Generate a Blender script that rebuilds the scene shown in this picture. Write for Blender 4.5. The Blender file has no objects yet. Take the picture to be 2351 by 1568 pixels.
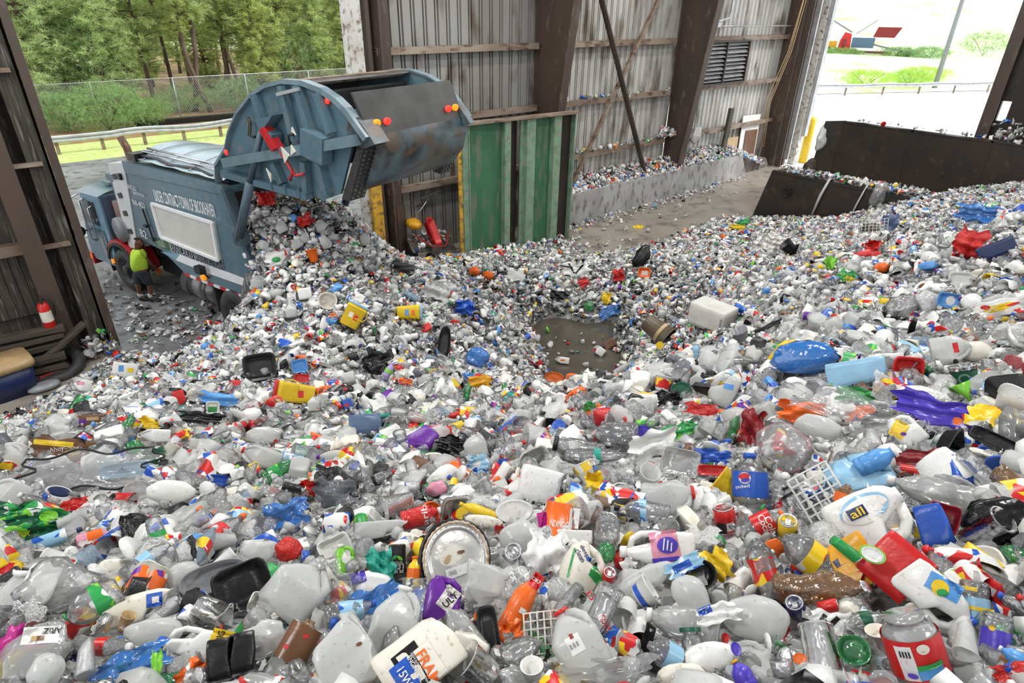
import bpy, bmesh, math, random
import numpy as np
from mathutils import Vector, Matrix, Euler
SC = bpy.context.scene
COL = SC.collection
R = math.radians
rng = np.random.default_rng(7)
random.seed(7)
# ---------------------------------------------------------------- camera
W, H, F = 2351, 1568, 1410.2
CAM = np.array([0., 0., 6.6])
YAW, PITCH, ROLL = 0.72582986, 0.50060581, 0.01532544


def cam_axes():
    f = np.array([math.sin(YAW) * math.cos(PITCH), math.cos(YAW) * math.cos(PITCH), -math.sin(PITCH)])
    r = np.array([math.cos(YAW), -math.sin(YAW), 0.])
    u = np.cross(r, f)
    return math.cos(ROLL) * r + math.sin(ROLL) * u, -math.sin(ROLL) * r + math.cos(ROLL) * u, f


AX, AY, AZ = cam_axes()
cd = bpy.data.cameras.new('camera')
cd.sensor_width = 36.0
cd.lens = F / W * 36.0
cd.clip_end = 900
cam = bpy.data.objects.new('camera', cd)
COL.objects.link(cam)
cam.matrix_world = Matrix(((AX[0], AY[0], -AZ[0], 0), (AX[1], AY[1], -AZ[1], 0), (AX[2], AY[2], -AZ[2], 6.6), (0, 0, 0, 1)))
SC.camera = cam
# ---------------------------------------------------------------- light
wd = bpy.data.worlds.new('overcast_sky')
SC.world = wd
wd.use_nodes = True
bg = wd.node_tree.nodes['Background']
bg.inputs[0].default_value = (.93, .97, 1., 1)
bg.inputs[1].default_value = 1.55
sl = bpy.data.lights.new('sun', 'SUN')
sl.energy = 3.2
sl.angle = R(14)
sun = bpy.data.objects.new('sun', sl)
sun.rotation_euler = (R(38), R(18), R(20))
COL.objects.link(sun)
LAMP_POWER = 195
for lx in (-3, 3.5, 10, 16.5, 23):
    for ly in (-5, 1.5, 8, 11.5):
        al = bpy.data.lights.new('hall_lamp', 'AREA')
        al.shape = 'RECTANGLE'
        al.size, al.size_y = 1.3, .5
        al.energy = LAMP_POWER * (1.1 if ly > 9 else .55 if ly < 0 else 1)
        al.color = (1., .985, .96)
        ao = bpy.data.objects.new('hall_lamp', al)
        ao.location = (lx, ly, 10.4)
        COL.objects.link(ao)
vs = SC.view_settings
vs.view_transform = 'Standard'
vs.look = 'None'
vs.exposure = 0.03
vs.gamma = 1.0
vs.use_curve_mapping = False
cy = SC.cycles
cy.max_bounces = 8
cy.diffuse_bounces = 3
cy.glossy_bounces = 3
cy.transmission_bounces = 4
cy.transparent_max_bounces = 16
cy.sample_clamp_indirect = 4
cy.sample_clamp_direct = 12
cy.caustics_reflective = False
cy.caustics_refractive = False


# ---------------------------------------------------------------- projection helpers
def ray(x, y):
    return ((x - W / 2) / F) * AX - ((y - H / 2) / F) * AY + AZ


def onz(x, y, z=0.):
    d = ray(x, y)
    return CAM + d * ((z - 6.6) / d[2])


def ony(x, y, Y):
    d = ray(x, y)
    return CAM + d * (Y / d[1])


def onx(x, y, X):
    d = ray(x, y)
    return CAM + d * (X / d[0])


def proj(P):
    q = np.atleast_2d(P) - CAM
    c = q @ np.array([AX, AY, AZ]).T
    return W / 2 + F * c[:, 0] / c[:, 2], H / 2 - F * c[:, 1] / c[:, 2], c[:, 2]


# ---------------------------------------------------------------- materials
def nt(name):
    m = bpy.data.materials.new(name)
    m.use_nodes = True
    t = m.node_tree
    t.nodes.clear()
    out = t.nodes.new('ShaderNodeOutputMaterial')
    return m, t, out


def node(t, typ, ins=None, **kw):
    n = t.nodes.new(typ)
    for k, v in kw.items():
        setattr(n, k, v)
    for k, v in (ins or {}).items():
        if isinstance(v, bpy.types.NodeSocket):
            t.links.new(v, n.inputs[k])
        else:
            n.inputs[k].default_value = v
    return n


def c4(c):
    return (c[0], c[1], c[2], 1.)


def noise_fac(t, scale, lo=.35, hi=.65, detail=4., coords='Object', stretch=None):
    tc = node(t, 'ShaderNodeTexCoord')
    vec = tc.outputs[coords]
    if stretch:
        vec = node(t, 'ShaderNodeMapping', {'Vector': vec, 'Scale': stretch}).outputs[0]
    n = node(t, 'ShaderNodeTexNoise', {'Vector': vec, 'Scale': scale, 'Detail': detail})
    r = node(t, 'ShaderNodeMapRange', {'Value': n.outputs[0], 'From Min': lo, 'From Max': hi})
    return r.outputs[0], vec


def mix(t, fac, a, b):
    n = node(t, 'ShaderNodeMix', {0: fac}, data_type='RGBA')
    for i, v in ((6, a), (7, b)):
        if isinstance(v, bpy.types.NodeSocket):
            t.links.new(v, n.inputs[i])
        else:
            n.inputs[i].default_value = c4(v)
    return n.outputs[2]


def mat(name, col, rough=.45, metal=0., col2=None, scale=5., lo=.4, hi=.7, bump=0., bs=30., stretch=None, col3=None, s3=20., emit=0., spec=.5, sheer=0., t3=.52, alpha=1.):
    m, t, out = nt(name)
    col2 = col2 or tuple(c * .8 for c in col)
    f, vec = noise_fac(t, scale, lo, hi, stretch=stretch)
    base = mix(t, f, col, col2)
    if col3:
        f3, _ = noise_fac(t, s3, t3, t3 + .14, 6., stretch=stretch)
        base = mix(t, f3, base, col3)
    p = node(t, 'ShaderNodeBsdfPrincipled', {'Base Color': base, 'Roughness': rough, 'Metallic': metal, 'Specular IOR Level': spec})
    if emit:
        t.links.new(base, p.inputs['Emission Color'])
        p.inputs['Emission Strength'].default_value = emit
    if bump:
        nn = node(t, 'ShaderNodeTexNoise', {'Vector': vec, 'Scale': bs, 'Detail': 3.})
        b = node(t, 'ShaderNodeBump', {'Height': nn.outputs[0], 'Strength': bump, 'Distance': .02})
        t.links.new(b.outputs[0], p.inputs['Normal'])
    sh = p.outputs[0]
    if sheer:
        tr = node(t, 'ShaderNodeBsdfTranslucent', {'Color': base})
        sh = node(t, 'ShaderNodeMixShader', {0: sheer, 1: sh, 2: tr.outputs[0]}).outputs[0]
    if alpha < 1:
        tp = node(t, 'ShaderNodeBsdfTransparent', {'Color': (.95, .95, .94, 1)})
        sh = node(t, 'ShaderNodeMixShader', {0: alpha, 1: tp.outputs[0], 2: sh}).outputs[0]
    t.links.new(sh, out.inputs[0])
    return m


def clear(name, tint, body=.3, bodycol=(.66, .68, .69), bump=.35, bs=40.):
    """thin clear plastic: you look through it, with sharp highlights and a slight milky body"""
    m, t, out = nt(name)
    tc = node(t, 'ShaderNodeTexCoord')
    nn = node(t, 'ShaderNodeTexNoise', {'Vector': tc.outputs['Object'], 'Scale': bs, 'Detail': 2.})
    b = node(t, 'ShaderNodeBump', {'Height': nn.outputs[0], 'Strength': bump, 'Distance': .02})
    tr = node(t, 'ShaderNodeBsdfTransparent', {'Color': c4(tint)})
    df = node(t, 'ShaderNodeBsdfDiffuse', {'Color': c4(bodycol), 'Normal': b.outputs[0]})
    gl = node(t, 'ShaderNodeBsdfGlossy', {'Color': (1, 1, 1, 1), 'Roughness': .13, 'Normal': b.outputs[0]})
    fr = node(t, 'ShaderNodeFresnel', {'IOR': 1.55, 'Normal': b.outputs[0]})
    ad = node(t, 'ShaderNodeMath', {0: fr.outputs[0], 1: .07}, operation='ADD')
    a = node(t, 'ShaderNodeMixShader', {0: body, 1: tr.outputs[0], 2: df.outputs[0]})
    o = node(t, 'ShaderNodeMixShader', {0: ad.outputs[0], 1: a.outputs[0], 2: gl.outputs[0]})
    t.links.new(o.outputs[0], out.inputs[0])
    return m


def printed(name, a, b, c=None, scale=28.):
    """printed packaging: patches of two or three inks"""
    m, t, out = nt(name)
    tc = node(t, 'ShaderNodeTexCoord')
    v = node(t, 'ShaderNodeTexVoronoi', {'Vector': tc.outputs['Object'], 'Scale': scale})
    s = node(t, 'ShaderNodeSeparateColor', {0: v.outputs['Color']})
    g = node(t, 'ShaderNodeMath', {0: s.outputs[0], 1: .68}, operation='GREATER_THAN')
    base = mix(t, g.outputs[0], a, b)
    if c:
        g2 = node(t, 'ShaderNodeMath', {0: s.outputs[1], 1: .8}, operation='GREATER_THAN')
        base = mix(t, g2.outputs[0], base, c)
    p = node(t, 'ShaderNodeBsdfPrincipled', {'Base Color': base, 'Roughness': .3})
    t.links.new(p.outputs[0], out.inputs[0])
    return m


INK = dict(white=(.82, .82, .8), cream=(.78, .74, .62), red=(.62, .02, .02), darkred=(.26, .015, .02), orange=(.85, .15, .015),
           yellow=(.85, .58, .02), mustard=(.75, .36, .015), green=(.03, .34, .08), lime=(.22, .62, .05), teal=(.02, .35, .27), darkgreen=(.01, .1, .05),
           blue=(.02, .1, .5), sky=(.1, .33, .72), pale=(.3, .55, .75), navy=(.012, .025, .1), indigo=(.08, .05, .5), purple=(.14, .02, .32),
           magenta=(.5, .02, .25), pink=(.75, .3, .42), black=(.008, .008, .009), grey=(.28, .29, .31), brown=(.16, .07, .03), tan=(.5, .34, .17),
           lavender=(.42, .34, .62), slate=(.1, .16, .28), silver=(.6, .6, .62))
M = {}
for k, c in INK.items():
    M[k] = mat(k + '_plastic', c, rough=.32, col2=tuple(x * .78 for x in c), scale=7, bump=.12, bs=25)
M['white'] = mat('white_plastic', (.8, .8, .78), .33, col2=(.74, .73, .7), scale=5, col3=(.5, .46, .4), s3=70, t3=.6, bump=.15, bs=22)
M['cream'] = mat('cream_plastic', (.78, .75, .66), .4, col2=(.66, .62, .52), scale=5, col3=(.42, .36, .27), s3=60, t3=.6)
M['milky'] = mat('milky_jug_plastic', (.76, .78, .77), .28, col2=(.68, .69, .67), scale=5, col3=(.45, .42, .36), s3=80, t3=.62, bump=.2, bs=18, sheer=.3, alpha=.8)
M['silver'] = mat('aluminium', (.72, .72, .73), .28, metal=.9, bump=.3, bs=40)
M['foil'] = mat('dull_foil', (.75, .74, .7), .38, metal=.6, bump=.5, bs=60, col2=(.6, .58, .54))
M['clear'] = clear('clear_plastic', (.955, .965, .97), .13, (.8, .82, .83), .3, 22)
M['clearish'] = clear('cloudy_clear_plastic', (.92, .93, .93), .38, (.78, .79, .78), .3, 22)
M['clearblue'] = clear('bluish_clear_plastic', (.75, .87, .97), .32, (.45, .62, .8))
M['cleargreen'] = clear('green_clear_plastic', (.2, .75, .35), .35, (.05, .4, .12))
M['clearbrown'] = clear('amber_clear_plastic', (.75, .5, .28), .4, (.35, .2, .1))
M['film'] = clear('clear_film', (.96, .965, .965), .2, (.85, .86, .86), .55, 13)
M['whitefilm'] = clear('white_bag_film', (.95, .95, .95), .62, (.84, .84, .83), .5, 13)
M['bluefilm'] = clear('blue_bag_film', (.25, .5, .95), .8, (.03, .2, .62), .5, 13)
M['blackfilm'] = mat('black_bag_film', (.006, .006, .007), .22, bump=.5, bs=14)
M['greyfilm'] = mat('grey_bag_film', (.13, .14, .16), .3, bump=.5, bs=14)
M['redfilm'] = mat('red_bag_film', (.6, .025, .02), .3, bump=.7, bs=40)
M['tealfilm'] = mat('teal_bag_film', (.02, .36, .27), .3, bump=.7, bs=40)
for k, (a, b, c) in dict(pr_red=('red', 'white', 'yellow'), pr_blue=('blue', 'white', 'sky'), pr_white=('white', 'red', 'blue'), pr_green=('green', 'white', 'lime'),
                         pr_yellow=('yellow', 'red', 'white'), pr_orange=('orange', 'white', 'purple'), pr_sky=('pale', 'white', 'blue'), pr_black=('black', 'silver', 'red'),
                         pr_purple=('purple', 'white', 'magenta'), pr_brown=('brown', 'yellow', 'tan')).items():
    M[k] = printed('printed_wrapper_' + a, INK[a], INK[b], INK[c])
    M['g' + k] = printed('loose_printed_' + a, INK[a], INK[b], INK[c], 3.2)
# building, ground, truck
M['floor'] = mat('wet_dirty_concrete', (.27, .235, .195), .36, col2=(.34, .305, .26), scale=.7, col3=(.17, .145, .12), s3=1.6, bump=.2, bs=12)
M['wetfloor'] = mat('standing_water_on_concrete', (.075, .065, .05), .12, col2=(.1, .09, .07), scale=1.5)
M['asphalt'] = mat('wet_asphalt', (.15, .15, .155), .25, col2=(.3, .3, .31), scale=.35, col3=(.09, .09, .092), s3=2.2, bump=.15, bs=40)
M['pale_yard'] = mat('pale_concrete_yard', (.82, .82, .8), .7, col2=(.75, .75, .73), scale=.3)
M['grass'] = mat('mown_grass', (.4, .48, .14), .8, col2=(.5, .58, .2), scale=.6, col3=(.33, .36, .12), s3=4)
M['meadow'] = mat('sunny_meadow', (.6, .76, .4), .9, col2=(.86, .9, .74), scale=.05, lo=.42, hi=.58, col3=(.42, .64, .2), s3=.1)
M['mulch'] = mat('needle_litter', (.22, .11, .055), .9, col2=(.3, .2, .1), scale=.9, col3=(.2, .28, .06), s3=1.3)
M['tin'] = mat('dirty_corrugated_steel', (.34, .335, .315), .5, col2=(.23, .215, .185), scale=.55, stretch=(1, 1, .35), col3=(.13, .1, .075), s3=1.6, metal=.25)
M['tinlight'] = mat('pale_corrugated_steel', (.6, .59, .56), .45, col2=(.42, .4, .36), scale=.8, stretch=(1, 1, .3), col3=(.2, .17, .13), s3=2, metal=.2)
M['girt'] = mat('dusty_brown_steel', (.2, .14, .1), .6, col2=(.33, .27, .21), scale=2, stretch=(.4, 1, 1), col3=(.1, .055, .035), s3=6)
M['column'] = mat('brown_painted_steel', (.085, .055, .042), .5, col2=(.055, .04, .032), scale=1.2, stretch=(1, 1, .4), col3=(.14, .11, .09), s3=5, t3=.58)
M['darksteel'] = mat('dark_push_wall_steel', (.04, .029, .022), .45, col2=(.022, .018, .015), scale=1.2, col3=(.075, .045, .028), s3=3.5, t3=.58, metal=.2)
M['greensteel'] = mat('green_painted_steel', (.045, .16, .075), .42, col2=(.03, .11, .055), scale=1.6, stretch=(1, 1, .3), col3=(.13, .16, .12), s3=5)
M['palegreen'] = mat('worn_green_edge', (.2, .33, .23), .5, col2=(.12, .22, .14), scale=4, col3=(.3, .27, .2), s3=9)
M['concrete'] = mat('scuffed_concrete', (.42, .42, .41), .75, col2=(.3, .29, .28), scale=1.6, col3=(.18, .17, .15), s3=5, stretch=(1, 1, .5), bump=.4, bs=9)
M['dirt'] = mat('grey_dirt', (.12, .1, .085), .9, col2=(.2, .18, .16), scale=3, bump=.5, bs=15)
M['wood'] = mat('weathered_boards', (.07, .06, .046), .75, col2=(.03, .025, .02), scale=2.2, stretch=(6, 6, .5), col3=(.2, .19, .17), s3=4, t3=.56)
M['darkwood'] = mat('dark_timber', (.075, .06, .042), .8, col2=(.03, .025, .02), scale=3, stretch=(.5, 3, 3))
M['ypost'] = mat('yellow_painted_post', (.75, .42, .04), .5, col2=(.55, .32, .05), scale=3, col3=(.25, .16, .06), s3=8)
M['paleframe'] = mat('pale_door_frame', (.62, .61, .57), .5, col2=(.5, .47, .42), scale=2, col3=(.2, .12, .08), s3=6)
M['galv'] = mat('galvanised_steel', (.52, .53, .54), .4, metal=.4, col2=(.38, .38, .38), scale=3)
M['truckblue'] = mat('truck_blue_paint', (.105, .185, .235), .22, col2=(.085, .155, .2), scale=1.5, col3=(.14, .19, .21), s3=6)
M['cabblue'] = mat('cab_pale_blue_paint', (.2, .37, .49), .25, col2=(.17, .33, .44), scale=2)
M['gatedirty'] = mat('grimy_tailgate_paint', (.1, .15, .175), .4, col2=(.035, .032, .03), scale=1.7, lo=.42, hi=.62, col3=(.11, .075, .05), s3=3)
M['gateinside'] = mat('rusty_hopper_steel', (.075, .076, .074), .4, col2=(.04, .038, .036), scale=2, metal=.3)
M['rubber'] = mat('tyre_rubber', (.022, .022, .023), .6, col2=(.05, .048, .045), scale=4)
M['chrome'] = mat('chrome', (.72, .72, .74), .16, metal=1.)
M['ramblue'] = mat('ram_cylinder_paint', (.07, .11, .14), .3)
M['tredpaint'] = mat('red_truck_paint', (.5, .025, .03), .3)
M['wpaint'] = mat('white_truck_paint', (.85, .86, .87), .3, col2=(.76, .77, .78), scale=3)
M['board'] = mat('pale_sign_board', (.62, .6, .55), .35, col2=(.56, .55, .51), scale=1.5)
M['letter'] = mat('white_lettering', (.85, .86, .87), .4, col2=(.78, .79, .8))
M['darkletter'] = mat('navy_lettering', (.03, .045, .075), .4)
M['glass'] = mat('cab_window_glass', (.66, .66, .63), .15, col2=(.6, .6, .58), scale=2)
M['redlamp'] = mat('red_lamp_lens', (1., .05, .03), .2, emit=.8)
M['amberlamp'] = mat('amber_lamp_lens', (1., .3, .01), .2, emit=.8)
M['tread'] = mat('steel_step_grating', (.09, .09, .085), .4, metal=.5, col2=(.03, .03, .03), scale=40)
M['bark'] = mat('pine_bark', (.15, .1, .075), .9, col2=(.08, .055, .045), scale=3, stretch=(1, 1, .3))
M['skin'] = mat('brown_skin', (.19, .075, .042), .5, col2=(.16, .06, .035), scale=8)
M['hair'] = mat('cropped_dark_hair', (.035, .02, .015), .8)
M['neon'] = mat('neon_yellow_shirt', (.6, .88, .06), .8, col2=(.5, .78, .05), scale=6, bump=.4, bs=14)
M['shorts'] = mat('charcoal_shorts', (.028, .032, .04), .85, col2=(.04, .045, .055), scale=8)
M['sock'] = mat('white_sock', (.72, .72, .72), .9)
M['shoe'] = mat('black_shoe', (.01, .01, .011), .5)
M['glove'] = mat('orange_work_glove', (.85, .12, .02), .7)
M['heapbase'] = mat('packed_litter', (.04, .04, .039), .7, col2=(.13, .13, .127), scale=9, lo=.45, hi=.6, col3=(.015, .015, .015), s3=14, bump=.8, bs=20)


def crumple(name, cols, rough=.2):
    m, t, out = nt(name)
    tc = node(t, 'ShaderNodeTexCoord')
    v = node(t, 'ShaderNodeTexVoronoi', {'Vector': tc.outputs['Object'], 'Scale': 9., 'Randomness': 1.})
    s = node(t, 'ShaderNodeSeparateColor', {0: v.outputs['Color']})
    r = node(t, 'ShaderNodeValToRGB', {0: s.outputs[0]})
    r.color_ramp.interpolation = 'CONSTANT'
    e = r.color_ramp.elements
    while len(e) < len(cols):
        e.new(.5)
    for i, c in enumerate(cols):
        e[i].position = i / len(cols)
        e[i].color = c4(c)
    nn = node(t, 'ShaderNodeTexNoise', {'Vector': tc.outputs['Object'], 'Scale': 22., 'Detail': 3.})
    b = node(t, 'ShaderNodeBump', {'Height': nn.outputs[0], 'Strength': .6, 'Distance': .03})
    p = node(t, 'ShaderNodeBsdfPrincipled', {'Base Color': r.outputs[0], 'Roughness': rough, 'Normal': b.outputs[0]})
    t.links.new(p.outputs[0], out.inputs[0])
    return m


M['crumple'] = crumple('crumpled_film_mass', ((.5, .51, .51), (.3, .31, .31), (.62, .62, .6), (.12, .12, .125), (.42, .43, .43), (.7, .7, .68), (.2, .2, .2), (.36, .35, .33)))
M['crumple2'] = crumple('gap_shade_litter', ((.2, .2, .2), (.1, .1, .1), (.3, .3, .29), (.04, .04, .042), (.16, .165, .165), (.36, .36, .35), (.06, .06, .06), (.12, .11, .1)))  # darker copy of the film mass, paints shade into gaps between pieces
M['panfoil'] = mat('smooth_foil', (.74, .72, .68), .3, metal=.75, col2=(.62, .6, .55), scale=12, bump=.15, bs=20)
M['burntfoil'] = mat('browned_foil_rim', (.6, .5, .4), .35, metal=.6, col2=(.3, .17, .09), scale=30)


def leafmat(name, a, b):
    m, t, out = nt(name)
    oi = node(t, 'ShaderNodeObjectInfo')
    f, _ = noise_fac(t, .9, .35, .65)
    base = mix(t, f, a, b)
    base2 = mix(t, oi.outputs['Random'], base, tuple(x * y for x, y in zip(a, (1.35, 1.15, .9))))
    p = node(t, 'ShaderNodeBsdfDiffuse', {'Color': base2})
    tr = node(t, 'ShaderNodeBsdfTranslucent', {'Color': base2})
    o = node(t, 'ShaderNodeMixShader', {0: .35, 1: p.outputs[0], 2: tr.outputs[0]})
    t.links.new(o.outputs[0], out.inputs[0])
    return m


M['needles'] = leafmat('pine_needles', (.36, .48, .2), (.56, .68, .33))
M['leaves'] = leafmat('broad_leaves', (.2, .36, .15), (.42, .58, .3))
M['scrub'] = leafmat('sunlit_scrub', (.4, .62, .12), (.55, .74, .2))


# ---------------------------------------------------------------- geometry collector
def ringloft(rings, cap0=True, cap1=True):
    n = len(rings[0])
    V = np.concatenate(rings)
    Fs = []
    for i in range(len(rings) - 1):
        a, b = i * n, (i + 1) * n
        for j in range(n):
            k = (j + 1) % n
            Fs.append((a + j, a + k, b + k, b + j))
    if cap0:
        Fs.append(tuple(range(n - 1, -1, -1)))
    if cap1:
        Fs.append(tuple((len(rings) - 1) * n + j for j in range(n)))
    return V, Fs


def sup(a, b, n, seg, y, cx=0., cz=0.):
    """superellipse ring in the XZ plane at height y; wound so that lofts along +y face outward"""
    t = -np.linspace(0, 2 * math.pi, seg, endpoint=False)
    c, s = np.cos(t), np.sin(t)
    return np.stack([cx + a * np.sign(c) * np.abs(c) ** (2 / n), np.full(seg, float(y)), cz + b * np.sign(s) * np.abs(s) ** (2 / n)], 1)


def frame(d):
    d = np.asarray(d, float)
    d = d / (np.linalg.norm(d) + 1e-9)
    u = np.cross(d, (0, 0, 1.) if abs(d[2]) < .9 else (1., 0, 0))
    u /= np.linalg.norm(u)
    return d, u, np.cross(u, d)


class G:
    def __init__(s):
        s.c = {}
        s.order = []

    def add(s, part, V, Fs, smooth=False):
        if part not in s.c:
            s.c[part] = [[], [], [], 0]
            s.order.append(part)
        e = s.c[part]
        V = np.asarray(V, float)
        e[0].append(V)
        e[1] += [tuple(i + e[3] for i in f) for f in Fs]
        e[2] += [smooth] * len(Fs)
        e[3] += len(V)
        return s

    def loft(s, part, rings, cap0=True, cap1=True, smooth=True):
        return s.add(part, *ringloft(rings, cap0, cap1), smooth)

    def box(s, part, c, size, rot=None):
        x, y, z = np.array(size) / 2
        V = np.array([(-x, -y, -z), (x, -y, -z), (x, y, -z), (-x, y, -z), (-x, -y, z), (x, -y, z), (x, y, z), (-x, y, z)])
        if rot is not None:
            V = V @ np.array(Euler([R(a) for a in rot]).to_matrix()).T
        return s.add(part, V + np.array(c), [(0, 3, 2, 1), (4, 5, 6, 7), (0, 1, 5, 4), (1, 2, 6, 5), (2, 3, 7, 6), (3, 0, 4, 7)])

    def bar(s, part, p, q, w, h, up=(0, 0, 1)):
        p, q = np.array(p, float), np.array(q, float)
        d = (q - p) / np.linalg.norm(q - p)
        u = np.cross(d, up)
        u /= np.linalg.norm(u) + 1e-9
        v = np.cross(u, d)
        V = [e + u * a * w / 2 + v * b * h / 2 for e in (p, q) for a, b in ((-1, -1), (1, -1), (1, 1), (-1, 1))]
        return s.add(part, V, [(0, 1, 2, 3), (7, 6, 5, 4), (1, 0, 4, 5), (2, 1, 5, 6), (3, 2, 6, 7), (0, 3, 7, 4)])

    def tube(s, part, pts, r, seg=8, caps=True, smooth=True):
        pts = np.array(pts, float)
        rr = np.broadcast_to(np.asarray(r, float), (len(pts),))
        t = np.linspace(0, 2 * math.pi, seg, endpoint=False)
        rings = []
        _, u, v = frame(pts[1] - pts[0])
        for i, p in enumerate(pts):
            d = pts[min(i + 1, len(pts) - 1)] - pts[max(i - 1, 0)]
            d = d / (np.linalg.norm(d) + 1e-9)
            u = u - d * np.dot(u, d)
            u /= np.linalg.norm(u) + 1e-9
            v = np.cross(d, u)
            rings.append(p + rr[i] * (np.cos(t)[:, None] * u + np.sin(t)[:, None] * v))
        return s.loft(part, rings, caps, caps, smooth)

    def lathe(s, part, prof, seg=16, n=2., sq=1., smooth=True, cap0=True, cap1=True):
        """profile of (y, radius) about the Y axis"""
        return s.loft(part, [sup(max(r, 1e-4), max(r, 1e-4) * sq, n, seg, y) for y, r in prof], cap0, cap1, smooth)

    def prism(s, part, poly, fn, smooth=False):
        """closed polygon swept between two faces: fn(a, b, k) maps outline point to 3D for k = 0, 1"""
        n = len(poly)
        V = [fn(a, b, k) for k in (0, 1) for a, b in poly]
        Fs = [tuple(range(n)), tuple(range(2 * n - 1, n - 1, -1))] + [((i + 1) % n, i, n + i, n + (i + 1) % n) for i in range(n)]
        return s.add(part, V, Fs, smooth)

    def grid(s, part, fn, nu, nv, smooth=True):
        V = [fn(i / nu, j / nv) for j in range(nv + 1) for i in range(nu + 1)]
        Fs = [(j * (nu + 1) + i, j * (nu + 1) + i + 1, (j + 1) * (nu + 1) + i + 1, (j + 1) * (nu + 1) + i) for j in range(nv) for i in range(nu)]
        return s.add(part, V, Fs, smooth)

    def map(s, fn, parts=None):
        for k in s.order:
            if parts is None or k in parts:
                e = s.c[k]
                e[0] = [fn(np.concatenate(e[0]))]
        return s

    def crush(s, seed, amt=.12, dents=3, wob=.03, k=3.):
        """dents that flatten and ripple the whole thing, sized to the thing itself"""
        rg = np.random.default_rng(seed)
        allv = np.concatenate([np.concatenate(s.c[p][0]) for p in s.order])
        size = float(np.ptp(allv, 0).max())
        low = float(np.ptp(allv, 0).min())
        planes = []
        for _ in range(dents):
            n = rg.normal(size=3)
            n[1] *= .45
            n /= np.linalg.norm(n)
            reach = np.max(allv @ n)
            planes.append((n, reach * (1 - amt * rg.uniform(.8, 2.2))))
        ks = rg.normal(size=(5, 3)) * k / size * 2.2
        ph = rg.uniform(0, 6.28, 5)
        dr = rg.normal(size=(5, 3))

        def fn(V):
            V = V.copy()
            for n, d in planes:
                o = np.maximum(V @ n - d, 0)
                V -= (o * .86)[:, None] * n
            V += (np.sin(V @ ks.T + ph) @ dr) * wob * low * .5
            return V
        return s.map(fn)

    def flat(s):
        """everything as one vertex block: (V, faces, part index per face, parts)"""
        Vs, Fs, P, o = [], [], [], 0
        for i, k in enumerate(s.order):
            e = s.c[k]
            v = np.concatenate(e[0])
            Vs.append(v)
            Fs += [tuple(a + o for a in f) for f in e[1]]
            P += [i] * len(e[1])
            o += len(v)
        return np.concatenate(Vs), Fs, P, list(s.order)

    def mesh(s, part, m, scale=1.):
        V, Fs, sm, _ = s.c[part]
        me = bpy.data.meshes.new(part.split('/')[-1].split('#')[0])
        me.from_pydata((np.concatenate(V) * scale).tolist(), [], Fs)
        me.polygons.foreach_set('use_smooth', sm)
        if m:
            me.materials.append(m)
        me.update()
        return me


def link(o, parent=None):
    COL.objects.link(o)
    if parent:
        o.parent = parent
    return o


def tag(o, label=None, cat=None, group=None, kind=None):
    for k, v in (('label', label), ('category', cat), ('group', group), ('kind', kind)):
        if v:
            o[k] = v
    return o


def emit(g, name, mats, label=None, cat=None, group=None, kind=None, mw=None, scale=1., plabel=None):
    """link a thing: one mesh if it has one part, else an Empty with a mesh for every part ('a', 'a#2', 'a/b' is a sub-part of a)"""
    def mk(k):
        v = mats.get(k) or mats.get(k.split('#')[0]) or mats.get(k.split('/')[-1].split('#')[0]) or mats.get('*')
        return M[v] if isinstance(v, str) else v
    if len(g.order) == 1:
        o = bpy.data.objects.new(name, g.mesh(g.order[0], mk(g.order[0]), scale))
        o.data.name = name
        link(o)
    else:
        o = link(bpy.data.objects.new(name, None))
        o.empty_display_size = .1
        made = {}
        for k in g.order:
            par = o
            if '/' in k:
                par = made[k.split('/')[0]]
            c = bpy.data.objects.new(k.split('/')[-1].split('#')[0], g.mesh(k, mk(k), scale))
            link(c, par)
            made[k] = c
            if plabel and k in plabel:
                c['label'] = plabel[k]
    if mw is not None:
        o.matrix_world = mw
    tag(o, label, cat, group, kind)
    return o


def struct(g, name, mats, **k):
    return emit(g, name, mats, kind='structure', **k)


def copy_thing(o, mw, label=None):
    c = o.copy()
    link(c)
    c.matrix_world = mw
    if label:
        c['label'] = label
    for ch in o.children:
        d = ch.copy()
        link(d, c)
        for gch in ch.children:
            link(gch.copy(), d)
    return c


_tc = {}


def text(s, h, wide=None, bold=.012):
    """flat letters as (V, F), centred, h tall, optionally squeezed to a width"""
    if (s, bold) not in _tc:
        cu = bpy.data.curves.new('t', 'FONT')
        cu.body = s
        cu.align_x, cu.align_y = 'CENTER', 'CENTER'
        cu.resolution_u = 3
        cu.offset = bold
        ob = bpy.data.objects.new('t', cu)
        COL.objects.link(ob)
        me = ob.evaluated_get(bpy.context.evaluated_depsgraph_get()).to_mesh()
        V = np.array([v.co[:] for v in me.vertices])
        Fs = [tuple(p.vertices) for p in me.polygons]
        bpy.data.objects.remove(ob)
        bpy.data.curves.remove(cu)
        V -= (V.max(0) + V.min(0)) / 2
        _tc[s, bold] = V, Fs
    V, Fs = _tc[s, bold]
    V = V.copy()
    sz = np.ptp(V, 0)
    V[:, 1] *= h / sz[1]
    V[:, 0] *= (wide / sz[0]) if wide else h / sz[1]
    return V, Fs
# ================================================================= building shell
YW = 15.0
XB = 29.6


def slab(name, x0, x1, y0, y1, z0, z1, m):
    g = G().box('m', ((x0 + x1) / 2, (y0 + y1) / 2, (z0 + z1) / 2), (x1 - x0, y1 - y0, z1 - z0))
    return struct(g, name, {'*': m})


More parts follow.
